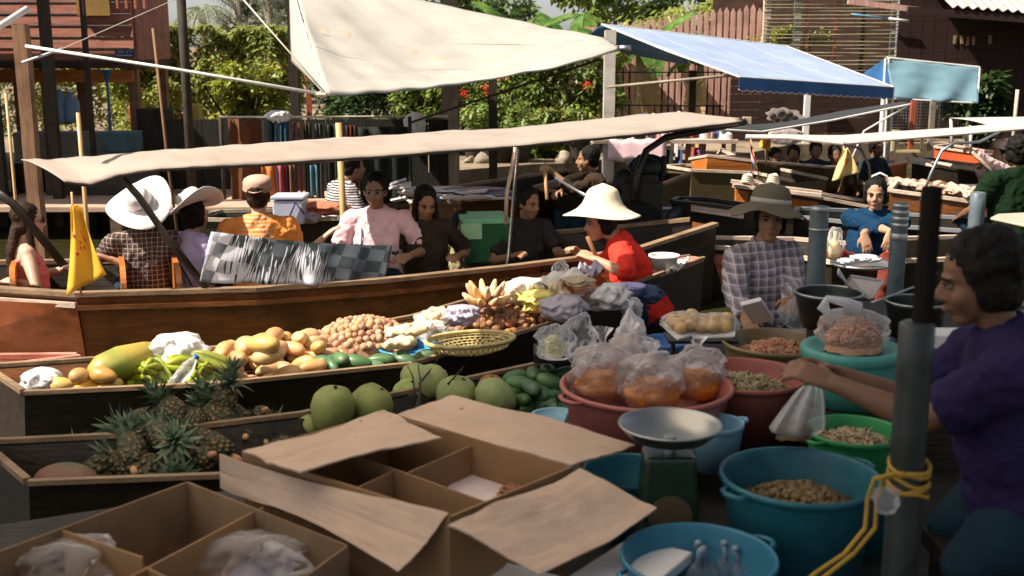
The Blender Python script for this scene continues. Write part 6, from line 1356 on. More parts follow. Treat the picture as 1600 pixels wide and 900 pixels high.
m = MB(); z1 = c.z-.09; m.slab([(c.x-.075,c.y-.06,z1),(c.x+.075,c.y-.06,z1),(c.x+.10,c.y-.07,.455),(c.x-.10,c.y-.07,.455)], (0,.13,0)); m.build('scale_body', mat('dark_green_enamel',(.02,.045,.025),.35,coat=.3,stain=.5), t, bevel=.012)
m = MB(); m.lathe([(.065,0),(.065,.008),(.001,.008)], 28, Matrix.Translation((c.x,c.y-.064,.63)) @ Euler((R(90),0,0)).to_matrix().to_4x4()); m.build('dial', mat('worn_dial',(.14,.10,.05),.5), t)
# pots
for lab,u,v,w_,z,h in (('wide dark cooking pot with a bright metal rim by the plaid shirted vendor',1295,458,106,1.0,.14),('second dark cooking pot half hidden behind the near pipe',1432,472,96,1.0,.14)):
    tt, cc, rr = tub('cooking_pot', lab, u, v, w_, z, h, mat('dark_pot',(.03,.035,.03),.3,metal=.6), handles=False, cat='pot', group='cooking pots')
    m = MB(); m.tube([cc+V((rr*1.02*math.cos(a),rr*1.02*math.sin(a),.004)) for a in [k*math.pi/18 for k in range(37)]], .006, 6); m.build('pot_rim', m_steel, tt, smooth=True)
    m = MB(); m.lathe([(rr*.6,z-h-.003),(rr*.65,.46)], 20, Matrix.Translation((cc.x,cc.y,0))); tag(m.build('stove', mat('rusty_stove',(.06,.035,.02),.8)), 'dark round charcoal stove under the ' + ('pot by the plaid shirted vendor' if u<1400 else 'pot behind the near pipe'), 'stove', 'stoves')
t = thing('mesh_tray', 'flat metal mesh tray with a white spoon beside the pot', 'tray', at(1350,445,z=.98)); a,b,c_,d_ = at(1318,452,z=.95), at(1362,468,z=.95), at(1380,440,z=1.02), at(1330,432,z=1.02)
m = MB(); m.slab([a,b,c_,d_],(0,0,-.004)); m.build('mesh', mat('grey_mesh',(.36,.32,.34),.6), t)
m = MB()
for p,q in ((a,b),(b,c_),(c_,d_),(d_,a)): m.tube([p+V((0,0,.004)),q+V((0,0,.004))], .005, 6)
m.build('frame', m_metal, t)
m = MB(); p, q = at(1310,424,z=1.12), at(1328,450,z=1.0); m.tube([p, lerp(p,q,.35), q], [(.016,.004),(.010,.004),(.006,.003)], 8); tag(m.build('spoon', m_white, smooth=True), 'white plastic spoon standing beside the mesh tray', 'spoon')
pole('tongs', 'thin metal rods lying across the pots', at(1362,473,z=1.03), at(1432,447,z=1.06), .005, m_metal, 'tongs', 5)
bag('limp clear bag standing between the shrimp tub and the pot', at(1246,492,z=.90), (.06,.05,.07), m_filmd, 90, rough=.5)
m = MB(); m.slab([at(1158,478,z=1.0), at(1190,470,z=1.02), at(1210,500,z=.88), at(1176,508,z=.86)], (0,.02,.012)); tag(m.build('foam_box', m_styro, bevel=.004), 'white foam tray held by the plaid shirted vendor', 'tray')
m = MB(); m.box(at(1490,532,z=.95)+V((0,.1,-.02)), (.16,.12,.06)); tag(m.build('foam_box', m_styro, bevel=.006), 'pale foam box seen under the chin of the near vendor', 'box')
m = MB(); p = at(1500,540,z=.93); m.box((p.x,p.y+.1,.68),(.3,.25,.46)); tag(m.build('wooden_crate', m_dark), 'dark crate under the pale foam box at the right', 'crate')
# bag in the near vendor's hands
c = at(1243,632,z=.90)+V((0,-.0,0)); m = MB()
def bagf(a, b):
    w_ = lerp(.026, .082, min(1,b*1.25)**.8)*(1 if b < .8 else math.sqrt(max(0,1-((b-.8)/.2)**2))); x = math.cos(a*2*math.pi)*w_*(1+.12*math.sin(a*44)*(1-b*.5)); y = math.sin(a*2*math.pi)*w_*.45*(1+.25*math.sin(a*36)); return at(1262,596,z=.985) + V((x - .045*b, y-.05, -.165*b))
m_held = film('held_bag_plastic', (.9,.88,.88), dens=(.22,.85), scale=8); m.grid(bagf, 120, 20); tag(m.build('plastic_bag', m_held, smooth=True), 'pleated clear bag held open by the near vendor', 'bag')
stuffheap('bag_contents', 'brown grains at the bottom of the held clear bag', bagf(0,1)+V((0,0,.018)), .058,.026,.032,150,.012, MATS['snail_shell'], 14, 'pebble')
# tiny bottles in the blue tub
tb_ = thing('sauce_bottle', 'small bottle with a twisted blue top', 'bottle', (0,0,0)); m = MB(); m.lathe([(.001,0),(.02,0),(.022,.05),(.012,.07),(.001,.07)], 12); m.build('bottle_body', m_filmd, tb_, smooth=True, world=False)
m = MB(); m.tube([(0,0,.06),(.004,0,.085),(-.003,.003,.105)], [.010,.006,.010], 7); m.ell((0,0,.108),(.010,.010,.008)); m.build('twisted_top', mat('greyish_blue_film',(.22,.28,.36),.3), tb_, smooth=True, world=False)
k_sb = Kind(tb_)
for u,v in ((1122,872),(1098,892),(1146,888),(1112,905),(1080,905),(1160,905),(1130,900)): k_sb.put(at(u,v+18,z=.54), (rn.uniform(-.3,.3),rn.uniform(-.3,.3),rn.uniform(0,6)), 1.15, 'small bottle with a twisted top in the blue tub', 'small bottles in the blue tub')
# foam lids
t2_ = [at(680,868,z=.60), at(712,856,z=.62), at(900,905,z=.62), at(860,940,z=.60)]
m = MB(); m.slab(t2_, (0,0,-.04)); tag(m.build('foam_sheet', m_styro, bevel=.006), 'white foam lid lying under the front cardboard flap', 'lid')
m = MB(); m.slab([at(985,838,z=.64), at(1083,862,z=.64), at(1000,930,z=.64), at(880,905,z=.64)], (0,0,-.035)); tag(m.build('foam_sheet', m_styro, bevel=.006), 'white foam lid on the edge of the blue bottle tub', 'lid')
# --- cardboard boxes
def cardmat():
    m = mat('cardboard', (.50,.36,.27), .85, var=.13, vs=2.2, bump=.25, bs=14, stain=.22); N = m.node_tree.nodes; L = m.node_tree.links; b = N['Principled BSDF']
    src = b.inputs['Base Color'].links[0].from_socket; tc = N.new('ShaderNodeTexCoord'); vo = N.new('ShaderNodeTexVoronoi'); vo.inputs['Scale'].default_value = 7.5; L.new(tc.outputs['Object'], vo.inputs[0])
    rp = N.new('ShaderNodeValToRGB'); rp.color_ramp.elements[0].position = .045; rp.color_ramp.elements[1].position = .065; rp.color_ramp.elements[0].color = (.25,.22,.2,1); L.new(vo.outputs[0], rp.inputs[0])
    mx = N.new('ShaderNodeMixRGB'); mx.blend_type = 'MULTIPLY'; mx.inputs[0].default_value = .8; L.new(src, mx.inputs[1]); L.new(rp.outputs[0], mx.inputs[2]); L.new(mx.outputs[0], b.inputs['Base Color']); return m
m_card = cardmat(); m_cardshade = mat('cardboard_inner_shade', (.30,.17,.08), .9, var=.12, vs=3, bump=.15, bs=20)
m_card2 = mat('worn_dark_cardboard', (.21,.13,.07), .9, var=.2, vs=3, bump=.3, bs=14, stain=.5)
def cbox(label, K, Rr, Fr, L_, z, zb, flaps, dividers, cm=None):
    cm = cm or m_card
    P_ = [at(*p, z=z) for p in (K,Rr,Fr,L_)]; c = sum(P_, V((0,0,0)))/4; t = thing('cardboard_box', label, 'box', (c.x,c.y,zb), group='open cardboard boxes')
    for i in range(4):
        a, b = P_[i], P_[(i+1)%4]; inn_ = (c - (a+b)/2); inn_.z = 0; inn_.normalize(); m = MB(); lo = V((0,0,zb-z)); m.slab([a,b,b+lo,a+lo], inn_*.006); m.build('side', cm if cm is not m_card else m_cardshade, t)  # middle box sides use the darker inner card, flap shade put into the colour
    m = MB(); m.slab([V((p.x,p.y,zb+.003)) for p in P_], (0,0,.004)); m.build('bottom', m_cardshade, t)
    for (pts, sag) in flaps:
        q = [at(u,v,z=zz) for u,v,zz in pts]; m = MB(); sd = rn.random()*9
        m.grid(lambda s_,t_: lerp(lerp(q[0],q[1],s_),lerp(q[3],q[2],s_),t_) + V((0,0, sag*math.sin(math.pi*s_)*t_ + .016*noise.noise(V((s_*2.2+sd,t_*2.2,sd)))+.004*noise.noise(V((s_*9+sd,t_*9,sd))) - .010*max(0,1-abs(t_-.45)/.06)*(.6 if sd>4 else .0))), 24, 16); solid(m.build('flap', m_card, t), .005)
    for (a,b,za,zb2) in dividers:
        A, B = at(*a, z=za), at(*b, z=za); n_ = (B-A).cross(V((0,0,1))).normalized()*.005; m = MB(); m.slab([A,B,V((B.x,B.y,zb2)),V((A.x,A.y,zb2))], n_); m.build('divider', m_cardshade, t)
    return t
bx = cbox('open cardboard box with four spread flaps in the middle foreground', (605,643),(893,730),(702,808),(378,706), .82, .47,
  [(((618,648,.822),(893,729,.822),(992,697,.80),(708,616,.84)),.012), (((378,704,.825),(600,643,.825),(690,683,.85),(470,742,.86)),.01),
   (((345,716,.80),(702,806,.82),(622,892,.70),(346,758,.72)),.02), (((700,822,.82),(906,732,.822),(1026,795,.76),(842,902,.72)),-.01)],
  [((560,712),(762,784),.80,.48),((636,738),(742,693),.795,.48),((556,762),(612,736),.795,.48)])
m = MB(); q = [at(u,v,z=.70) for u,v in ((668,745),(742,735),(792,758),(765,790))]; m.slab(q,(0,0,-.05)); tag(m.build('paper_packet', mat('pinkish_packet',(.66,.55,.56),.6,bump=.3,bs=14), bevel=.01), 'pinkish white packet inside the middle cardboard box', 'packet')
m = MB()
for k in range(7): a = k*.5-.5; p = at(790+k*4,772-k*2,z=.70); m.tube([p+V((.02*math.cos(q_),.02*math.sin(q_),.01*k%.02)) for q_ in [j*math.pi/6 for j in range(13)]], .006, 6)
tag(m.build('rope_coil', mat('reddish_rope',(.34,.15,.08),.8), smooth=True), 'coiled reddish brown string beside the packet in the box', 'string')
bx2 = cbox('open cardboard box with dividers at the bottom left corner', (293,752),(545,852),(330,1010),(-90,893), .74, .46,
  [], [((412,792),(150,930),.73,.47),((93,826),(224,870),.735,.47),((228,885),(330,935),.73,.47)], m_card2)
bag('crumpled clear bag in the left compartment of the bottom left box', at(110,885,z=.66), (.13,.10,.06), m_film, 101, rough=.5); bag('crumpled clear bag in the right compartment of the bottom left box', at(400,880,z=.64), (.16,.11,.07), m_film, 102, rough=.5)
bag('second clear bag pressed against the right wall of the box', at(455,868,z=.62), (.08,.07,.05), m_milk, 103, rough=.5)
bag('lilac cloth bundle under the clear bags of the box', at(405,895,z=.55), (.17,.12,.05), m_pbag, 104, name='cloth_bundle', cat='cloth')
# twine and ropes
m_yrope = mat('yellow_rope', (.42,.25,.03), .7, bump=.6, bs=120)
pc = at(1434,560,d=2.65); t = thing('rope', 'yellow rope wound round the near grey pipe and trailing down', 'rope', (pc.x,pc.y,.9)); m = MB()
for k in range(7):
    z = at(1434,738+k*7,d=2.6).z; m.tube([V((pc.x+.048*math.cos(a),2.65+.048*math.sin(a),z+.010*math.sin(a+k*1.7)+.004*math.sin(a*3+k))) for a in [j*math.pi/10 for j in range(21)]], .0055, 6)
m.build('windings', m_yrope, t, smooth=True)
m = MB()
for dd in (0,.022):
    m.tube([at(1400,740,d=2.58)+V((dd,0,0)), at(1366,748,d=2.6)+V((dd,0,.0)), at(1356,780,d=2.62)+V((dd,0,0)), at(1352,825,d=2.62)+V((dd*1.1,0,0)), at(1320,865,d=2.6)+V((dd,0,0)), at(1275,895,d=2.55)+V((dd*1.5,0,0)), at(1240,925,d=2.5)+V((dd,0,0))], .0055, 6)
m.build('trailing_end', m_yrope, t, smooth=True)
bag('dirty white rag tied at the yellow rope on the near pipe', at(1384,782,d=2.6), (.030,.025,.035), m_filmd, 110, name='rag', cat='rag')

# ================================================================ MIDDLE GROUND THINGS
# patterned cover on the tourist boat
def covermat():
    m = bpy.data.materials.new('checked_feather_cloth'); m.use_nodes = True; N = m.node_tree.nodes; L = m.node_tree.links; b = N['Principled BSDF']; b.inputs['Roughness'].default_value = .5
    def nd(tp, **k):
        n = N.new(tp)
        for a_, v_ in k.items(): setattr(n, a_, v_)
        return n
    def math_(op, x, y, z=None):
        n = nd('ShaderNodeMath', operation=op)
        for i_, q in enumerate((x, y, z)):
            if q is None: continue
            if isinstance(q, (int, float)): n.inputs[i_].default_value = q
            else: L.new(q, n.inputs[i_])
        return n.outputs[0]
    uv = nd('ShaderNodeTexCoord').outputs['UV']; sp = nd('ShaderNodeSeparateXYZ'); L.new(uv, sp.inputs[0]); U, W_ = sp.outputs[0], sp.outputs[1]
    mp = nd('ShaderNodeMapping'); mp.inputs['Scale'].default_value = (13,3.6,1); mp.inputs['Rotation'].default_value = (0,0,.15); L.new(uv, mp.inputs[0])
    ch = nd('ShaderNodeTexChecker'); ch.inputs['Scale'].default_value = 1; L.new(mp.outputs[0], ch.inputs[0])
    lr = nd('ShaderNodeValToRGB'); lr.color_ramp.elements[0].color = (.70,.68,.72,1); lr.color_ramp.elements[1].color = (.05,.06,.075,1); lr.color_ramp.elements[0].position = .10; lr.color_ramp.elements[1].position = .26; L.new(U, lr.inputs[0])
    dk = nd('ShaderNodeValToRGB'); dk.color_ramp.elements[0].color = (.30,.32,.38,1); dk.color_ramp.elements[1].color = (.012,.018,.02,1); dk.color_ramp.elements[0].position = .04; dk.color_ramp.elements[1].position = .12; L.new(U, dk.inputs[0])
    mx0 = nd('ShaderNodeMixRGB'); L.new(ch.outputs['Fac'], mx0.inputs[0]); L.new(dk.outputs[0], mx0.inputs[1]); L.new(lr.outputs[0], mx0.inputs[2])
    m2 = nd('ShaderNodeMapping'); m2.inputs['Scale'].default_value = (120,2.0,1); m2.inputs['Rotation'].default_value = (0,0,.05); L.new(uv, m2.inputs[0])
    n1 = nd('ShaderNodeTexNoise'); n1.inputs['Scale'].default_value = 1; n1.inputs['Detail'].default_value = 2; n1.inputs['Distortion'].default_value = .5; L.new(m2.outputs[0], n1.inputs['Vector'])
    arc = math_('ABSOLUTE', math_('SINE', math_('MULTIPLY', U, 9.0), 0), 0)          # fans of feathers side by side
    g = math_('MULTIPLY_ADD', W_, -.22, math_('MULTIPLY_ADD', arc, .16, n1.outputs[0]))
    rp = nd('ShaderNodeValToRGB'); rp.color_ramp.elements[0].position = .50; rp.color_ramp.elements[1].position = .55; L.new(g, rp.inputs[0])
    f1 = nd('ShaderNodeMapRange'); f1.inputs[1].default_value = .60; f1.inputs[2].default_value = .72; f1.inputs[3].default_value = 1; f1.inputs[4].default_value = 0; L.new(U, f1.inputs[0])
    f0 = nd('ShaderNodeMapRange'); f0.inputs[1].default_value = .08; f0.inputs[2].default_value = .16; L.new(U, f0.inputs[0])
    mm = math_('MULTIPLY', math_('MULTIPLY', rp.outputs[0], f1.outputs[0]), f0.outputs[0])
    mx = nd('ShaderNodeMixRGB'); L.new(mm, mx.inputs[0]); L.new(mx0.outputs[0], mx.inputs[1]); mx.inputs[2].default_value = (.66,.66,.74,1)
    L.new(mx.outputs[0], b.inputs[0]); return m
a0,a1,b1,b0 = at(330,362,d=7.08), at(610,384,d=7.70), at(600,448,d=7.50), at(308,441,d=6.98)
m = MB(); n1_, n2_ = 60, 12
m.grid(lambda s_,t_: lerp(lerp(a0,a1,s_),lerp(b0,b1,s_),t_) + V((.012*math.sin(s_*33+t_*2), -.03*math.sin(math.pi*t_)+.022*math.sin(s_*27+1)*t_ + .02*noise.noise(V((s_*7,t_*3,2))), -.02*math.sin(math.pi*s_)*(1-t_))), n1_, n2_)
uvl = m.bm.loops.layers.uv.new('UVMap'); idx = {v: i for i, v in enumerate(m.bm.verts)}
for f in m.bm.faces:
    for lp_ in f.loops: i = idx[lp_.vert]; lp_[uvl].uv = ((i // (n2_+1))/n1_, 1-(i % (n2_+1))/n2_)
tag(solid(m.build('patterned_cover', covermat(), smooth=True), .004), 'black and white checked cover with feather pattern draped on the tourist boat', 'cover')
# green box, cooler, etc
t = thing('green_box', 'green and pale green box on the bench of the tourist boat', 'box', at(748,402,d=8.7)); a = at(718,350,d=8.55); b = at(790,400,d=8.75)
m = MB(); m.box(((a.x+b.x)/2, 8.8, a.z-.16),(b.x-a.x,.42,.30), Euler((0,0,.15))); m.build('box_body', mat('dark_green_plastic',(.015,.10,.04),.4), t, bevel=.01)
m = MB(); m.box(((a.x+b.x)/2, 8.8, a.z+.012),(b.x-a.x+.02,.44,.04), Euler((0,0,.15))); m.build('lid', mat('mint_plastic',(.20,.55,.30),.4), t, bevel=.008)
m = MB(); m.box((a.x+.09, 8.57, a.z-.06),(.16,.01,.12), Euler((0,0,.15))); m.build('label_panel', mat('pale_green_plastic',(.35,.65,.38),.4), t)
t = thing('cooler_box', 'pale lilac cooler box with a blue handle behind the orange shirted man', 'cooler', at(450,345,d=9.6)); a = at(424,311,d=9.5); b = at(474,348,d=9.5)
m = MB(); m.box(((a.x+b.x)/2, 9.65, (a.z+b.z)/2-.02),(b.x-a.x,.26,a.z-b.z)); m.build('cooler_body', mat('pale_lilac_plastic',(.50,.52,.64),.4), t, bevel=.015)
m = MB(); m.box(((a.x+b.x)/2, 9.65, a.z+.005),(b.x-a.x+.02,.28,.03)); m.build('lid', mat('pale_lilac_plastic',(.5,.52,.64)), t, bevel=.008)
m = MB(); m.tube([(a.x,9.51,b.z+.04),(a.x+.14,9.5,b.z+.04),(b.x-.06,9.5,a.z-.03),(b.x+.01,9.51,b.z+.07)], .009, 6); m.build('handle', mat('navy_plastic',(.02,.03,.13),.4), t)
bag('orange brown cloth heap on the skiff behind the bamboo pole', at(505,325,d=9.8), (.20,.12,.06), mat('terracotta_cloth',(.48,.16,.09),.9,bump=.4,bs=10), 120, name='cloth_bundle', cat='cloth'); bag('grey plastic bag beside the cooler box', at(485,340,d=9.7), (.10,.08,.05), m_pbag, 121)
# hanging textiles
tx_cols = [((356,186),(412,332),(.22,.07,.02),'brown'),((410,188),(418,330),(.55,.50,.42),'narrow white'),((418,189),(438,328),(.03,.09,.14),'dark blue'),((437,190),(455,326),(.05,.17,.28),'sky blue'),((455,191),(466,326),(.20,.10,.10),'grey maroon'),((466,192),(474,326),(.50,.06,.06),'scarlet'),((474,192),(490,325),(.10,.09,.03),'olive'),((490,193),(508,325),(.14,.15,.15),'slate grey'),((508,194),(540,322),(.018,.03,.018),'blackish green'),((540,196),(560,320),(.14,.04,.015),'rust'),((560,198),(640,318),(.015,.025,.015),'wide black')]
for k,((u0,v0),(u1,v1),col_,nm) in enumerate(tx_cols):
    a,b = at(u0,v0,d=12.4+.02*k), at(u1,v1,d=12.4+.02*k); m = MB(); m.grid(lambda s_,t_: V((lerp(a.x,b.x,s_), a.y+.03*math.sin(s_*(8+k)+k)+.015*math.sin(t_*5+k), lerp(a.z,b.z,t_))), 12, 8)
    tag(solid(m.build('hanging_textile', mat('textile_%s' % nm.replace(' ','_'), tuple(q*.5 for q in col_), .9, var=.3, vs=8, st=(9,9,.8)), smooth=True), .004), nm + ' cloth hanging from the line in the textile stall', 'textile', 'textiles hanging in a row')  # colours halved to hold the shade of the stall
for k,(u0,u1,col_,nm) in enumerate(((408,432,(.60,.20,.04),'orange'),(432,446,(.42,.09,.12),'crimson'),(446,452,(.20,.03,.05),'dark red'),(452,462,(.25,.14,.08),'tan'),(485,497,(.10,.25,.34),'pale blue'))):
    a,b = at(u0,258,d=12.2), at(u1,306,d=12.2); m = MB(); m.grid(lambda s_,t_: V((lerp(a.x,b.x,s_), 12.2+.03*math.sin(s_*7+k), lerp(a.z,b.z,t_))), 8, 4)
    tag(solid(m.build('hanging_textile', mat('low_textile_%s' % nm.replace(' ','_'), tuple(q*.7 for q in col_), .9, var=.2, st=(9,9,.8)), smooth=True), .004), nm + ' cloth hanging lower, in front of the textile row', 'textile', 'textiles hanging in a row')
pole('textile_line', 'rail carrying the hanging textiles', at(342,183,d=12.35), at(700,182,d=12.9), .012, m_rope, 'rail')
for u in (344,640): pole('stall_pole', 'thin upright of the textile stall, ' + ('left' if u==344 else 'right') + ' one', at(u,182,d=12.4), V((at(u,182,d=12.4).x,12.4,.3)), .02, m_darkz, 'pole')
bag('white rounded bundle on top of the textile rail', at(436,182,d=12.5), (.12,.09,.07), m_wbag, 130, name='white_bundle', cat='bundle'); bag('white shopping bag hanging on the rail left of the thick post', at(648,194,d=12.7), (.11,.07,.13), m_wbag, 131, name='shopping_bag', cat='bag', rough=.25)
# papers and books
rb = random.Random(12); pal = [(.65,.60,.55),(.55,.25,.25),(.05,.12,.28),(.6,.55,.6),(.08,.2,.25),(.45,.3,.2),(.7,.62,.6)]
for k in range(34):
    u = rb.uniform(650,788); q = at(u, 300 - abs(u-720)*.03 + rb.uniform(-8,12) , z=.50+.05*(k%4)/3); m = MB(); m.box(q, (.34*rb.uniform(.6,1.1),.20*rb.uniform(.6,1),.014), Euler((rb.uniform(-.1,.1),rb.uniform(-.1,.1),rb.uniform(-.5,.7))))
    tag(m.build('folded_print', mat('print_%d' % (k%7), pal[k%7], .5, var=.2, vs=8)), 'folded print lying in the loose stack on the brown boat', 'print', 'folded prints on the brown boat')
for k in range(8):
    u = rb.uniform(614,640); q = at(u, rb.uniform(284,318), d=11.2); m = MB(); m.box(q, (.16,.10,.02), Euler((rb.uniform(-.5,.5),rb.uniform(-.4,.4),rb.uniform(-.5,.7))))
    tag(m.build('folded_print', mat('print_%d' % (k%2*3), pal[0], .5)), 'pale print in the small pile between the pink shirted man and the dark haired woman', 'print', 'pale prints behind the tourists')
# plant pots and stones on the far bank
for k,(u,v,w_) in enumerate(((742,255,.16),(775,262,.30),(812,258,.16),(905,262,.14))):
    c = at(u,v,d=15.9); c.z = .42; t = thing('plant_pot', ['small','wide dark','round','little'][k] + ' potted plant on the far bank ' + ['left of the wide dark pot','behind the papers boat','left of the rower','behind the rower'][k], 'plant', c); m = MB(); m.lathe([(.001,0),(w_*.7,0),(w_,.28),(w_*.9,.28),(w_*.85,.2),(.001,.2)], 16, Matrix.Translation(c)); m.build('pot', m_darkz, t)
    leaves('foliage', L_bush, t, clumpfn((c.x,c.y,1.0),(.25,.2,.2),10,k+90,.15), 500, .09, k+90)
for k,(u,v,w_) in enumerate(((757,250,.17),(730,262,.10),(960,252,.12),(880,268,.12),(1000,262,.1))):
    c = at(u,v,d=15.8); m = MB(); m.ell((c.x,c.y,.45),(w_,w_*.8,w_*.75)); m.jitter(.09,5,k); tag(m.build('stone', m_greyw, smooth=True), 'pale stone on the sandy bank, ' + ['biggest one near the pots','one left of the pots','one by the concrete post','one behind the rower','one near the goods stall'][k], 'stone', 'stones on the bank')
# goods stall right of the concrete post
t = thing('goods_table', 'stall table with a pink cloth right of the concrete post', 'table', (1.6,15.2,.4)); m = MB(); m.box((2.0,15.3,.78),(1.9,.8,.05)); m.build('table_top', m_palew, t)
m = MB(); m.grid(lambda s_,t_: V((1.25+.75*s_, 14.88-.04*t_, .815-.28*t_+.02*math.sin(s_*20))), 12, 4); solid(m.build('table_cloth', mat('pink_white_cloth',(.75,.52,.54),.8), t, smooth=True), .004)
for x,y in ((1.1,14.95),(2.9,14.95),(1.1,15.65),(2.9,15.65)): m = MB(); m.box((x,y,.58),(.05,.05,.36)); m.build('leg', m_greyw, t)
pal2 = [(.7,.65,.62),(.55,.12,.10),(.62,.35,.38),(.08,.12,.3),(.6,.45,.12),(.03,.03,.03),(.75,.7,.7),(.35,.10,.25)]
for k in range(46):
    x = rb.uniform(1.5,2.9); y = rb.uniform(15.0,15.6); h_ = rb.uniform(.08,.26)*(1 if x < 2.3 else .8); zb_ = .805 + (.12 if k % 3 == 0 else 0)
    m = MB(); s_ = rb.uniform(.05,.11)
    if k % 2: m.box((x,y,zb_+h_/2),(s_,s_,h_),Euler((0,0,rb.uniform(0,3))))
    else: m.lathe([(.001,0),(s_*.6,0),(s_*.6,h_*.7),(s_*.25,h_),(.001,h_)], 10, Matrix.Translation((x,y,zb_)))
    tag(m.build('souvenir', mat('souvenir_%d' % (k%8), pal2[k%8], .5, var=.1)), 'small colourful souvenir crowded on the goods table', 'souvenir', 'souvenirs on the goods table')
for k in range(14):
    p = at(1000+k*7+rb.uniform(-3,3), 205+rb.uniform(-8,30), d=15.9); m = MB(); m.grid(lambda s_,t_: p + V((.1*s_-.05, .02*math.sin(s_*5), -.22*t_)), 4, 4)
    tag(solid(m.build('hanging_trinket', mat('souvenir_%d' % ((k*3)%8), pal2[(k*3)%8], .6)), .01), 'little cloth trinket dangling above the goods table', 'trinket', 'trinkets above the goods table')
pole('stall_rail', 'rail above the goods table', at(990,200,d=15.9), at(1110,200,d=15.9), .015, m_greyw, 'rail'); pole('stall_pole', 'pale upright behind the goods table', at(1076,213,d=15.5), V((at(1076,213,d=15.5).x,15.5,.3)), .04, m_bamboo, 'pole')
# flags
def flagmat_thai():
    m = bpy.data.materials.new('tricolour_flag'); m.use_nodes = True; N = m.node_tree.nodes; L = m.node_tree.links; uv = N.new('ShaderNodeTexCoord'); sp = N.new('ShaderNodeSeparateXYZ'); L.new(uv.outputs['UV'], sp.inputs[0]); rp = N.new('ShaderNodeValToRGB'); rp.color_ramp.interpolation = 'CONSTANT'
    cr = rp.color_ramp; cr.elements[0].color = (.50,.03,.05,1); cr.elements[1].position = .167; cr.elements[1].color = (.7,.68,.7,1)
    for p_,c_ in ((.333,(.03,.05,.25,1)),(.667,(.7,.68,.7,1)),(.833,(.50,.03,.05,1))): e = cr.elements.new(p_); e.color = c_
    L.new(sp.outputs[0], rp.inputs[0]); L.new(rp.outputs[0], N['Principled BSDF'].inputs[0]); N['Principled BSDF'].inputs['Roughness'].default_value = .8; return m
m_yflag = mat('golden_flag', (.82,.50,.05), .8, var=.04, trl=.35, bump=.3, bs=8); m_thai = flagmat_thai(); m_yflagp = mat('pale_yellow_flag', (.80,.66,.30), .8, var=.06, trl=.35); m_emb = mat('red_emblem', (.62,.12,.04), .8)
def uvgrid(m, fn, nu, nv):
    m.grid(fn, nu, nv); uvl = m.bm.loops.layers.uv.new('UVMap'); idx = {v: i for i, v in enumerate(m.bm.verts)}
    for f in m.bm.faces:
        for l_ in f.loops: i = idx[l_.vert]; l_[uvl].uv = ((i // (nv+1))/nu, (i % (nv+1))/nv)
def flag(label, p4, pole_, mt, wav=.02, emb=None):
    a,b,c_,d_ = [V(p) for p in p4]; t = thing('flag', label, 'flag', a); fn = lambda s_,t_: lerp(lerp(a,b,s_),lerp(d_,c_,s_),t_) + V((0, wav*math.sin(s_*9+t_*3) , 0))
    m = MB(); uvgrid(m, fn, 16, 14); solid(m.build('flag_cloth', mt, t, smooth=True), .002, 0)
    if emb: 
        m = MB(); rr = random.Random(1)
        for k in range(9): s0,t0 = .35+rr.random()*.35,.35+rr.random()*.25; p = fn(s0,t0)+V((0,-.006,0)); m.ell(p,(.009,.003,.012),None,8,5)
        m.build('emblem', m_emb, t)
    m = MB(); m.tube([V(q) for q in pole_], .007, 7); m.build('flag_pole', m_bamboo, t, smooth=True)
flag('golden yellow flag hanging over the near rail of the tourist boat', [at(110,322,d=6.74),at(123,320,d=6.74),at(168,428,d=6.66),at(103,462,d=6.66)], [at(112,300,d=6.8),at(114,330,d=6.8),at(127,463,d=6.85)], m_yflag, .035, True)
flag('pale yellow diamond shaped flag hanging from the white canopy corner', [at(1319,233,d=11.4),at(1325,231,d=11.4),at(1342,269,d=11.4),at(1300,283,d=11.4)], [at(1318,228,d=11.45),at(1321,262,d=11.45),at(1310,300,d=11.4)], m_yflagp, .03, True)
flag('small yellow flag beside the tricolour flag on the orange boat', [at(1190,214,d=13.6),at(1204,213,d=13.6),at(1203,236,d=13.6),at(1186,230,d=13.6)], [at(1195,205,d=13.7),at(1197,260,d=13.7)], m_yflag, .03)
flag('red white and blue flag hanging at the end of the orange boat', [at(1173,222,d=13.5),at(1176,300,d=13.4),at(1162,297,d=13.4),at(1183,248,d=13.5)], [at(1172,214,d=13.55),at(1180,250,d=13.5),at(1188,285,d=13.5)], m_thai, .03)
flag('red and white flag farther back by the goods stall', [at(1094,208,d=15.2),at(1104,226,d=15.2),at(1100,242,d=15.2),at(1093,240,d=15.2)], [at(1093,202,d=15.25),at(1095,245,d=15.25)], m_thai, .03)
# outboard engine under black cover
t = thing('longtail_engine', 'black engine with tubes mounted on the stern of the tourist boat', 'engine', at(1000,372,d=9.6)); E0 = at(1000,310,d=9.6); m_eng = mat('engine_black', (.008,.010,.008), .6, bump=.6, bs=14)
m = MB(); m.box(E0, (.34,.34,.30)); m.box(E0+V((.0,0,.17)), (.26,.26,.08)); m.jitter(.02,6); m.build('engine_block', m_eng, t, bevel=.02)
m = MB(); m.ell(E0+V((.05,0,.26)), (.13,.11,.09)); m.build('air_filter', m_eng, t, smooth=True)
m = MB(); m.ell(E0+V((-.15,-.05,.14)), (.09,.09,.12)); m.build('fuel_tank', m_eng, t, smooth=True)
m = MB(); m.box(E0+V((.02,0,-.30)), (.22,.26,.34)); m.build('mount', m_eng, t)
m = MB(); m.tube([E0+V((.15,0,.1)),E0+V((.20,0,.25)),E0+V((.19,0,.36))], .022, 8); m.build('exhaust', m_eng, t, smooth=True)
m = MB(); m.tube([E0+V((.1,.1,-.1)), at(1118,325,d=10.4), at(1165,345,d=11)], .022, 8); m.build('drive_shaft', m_metal, t, smooth=True)
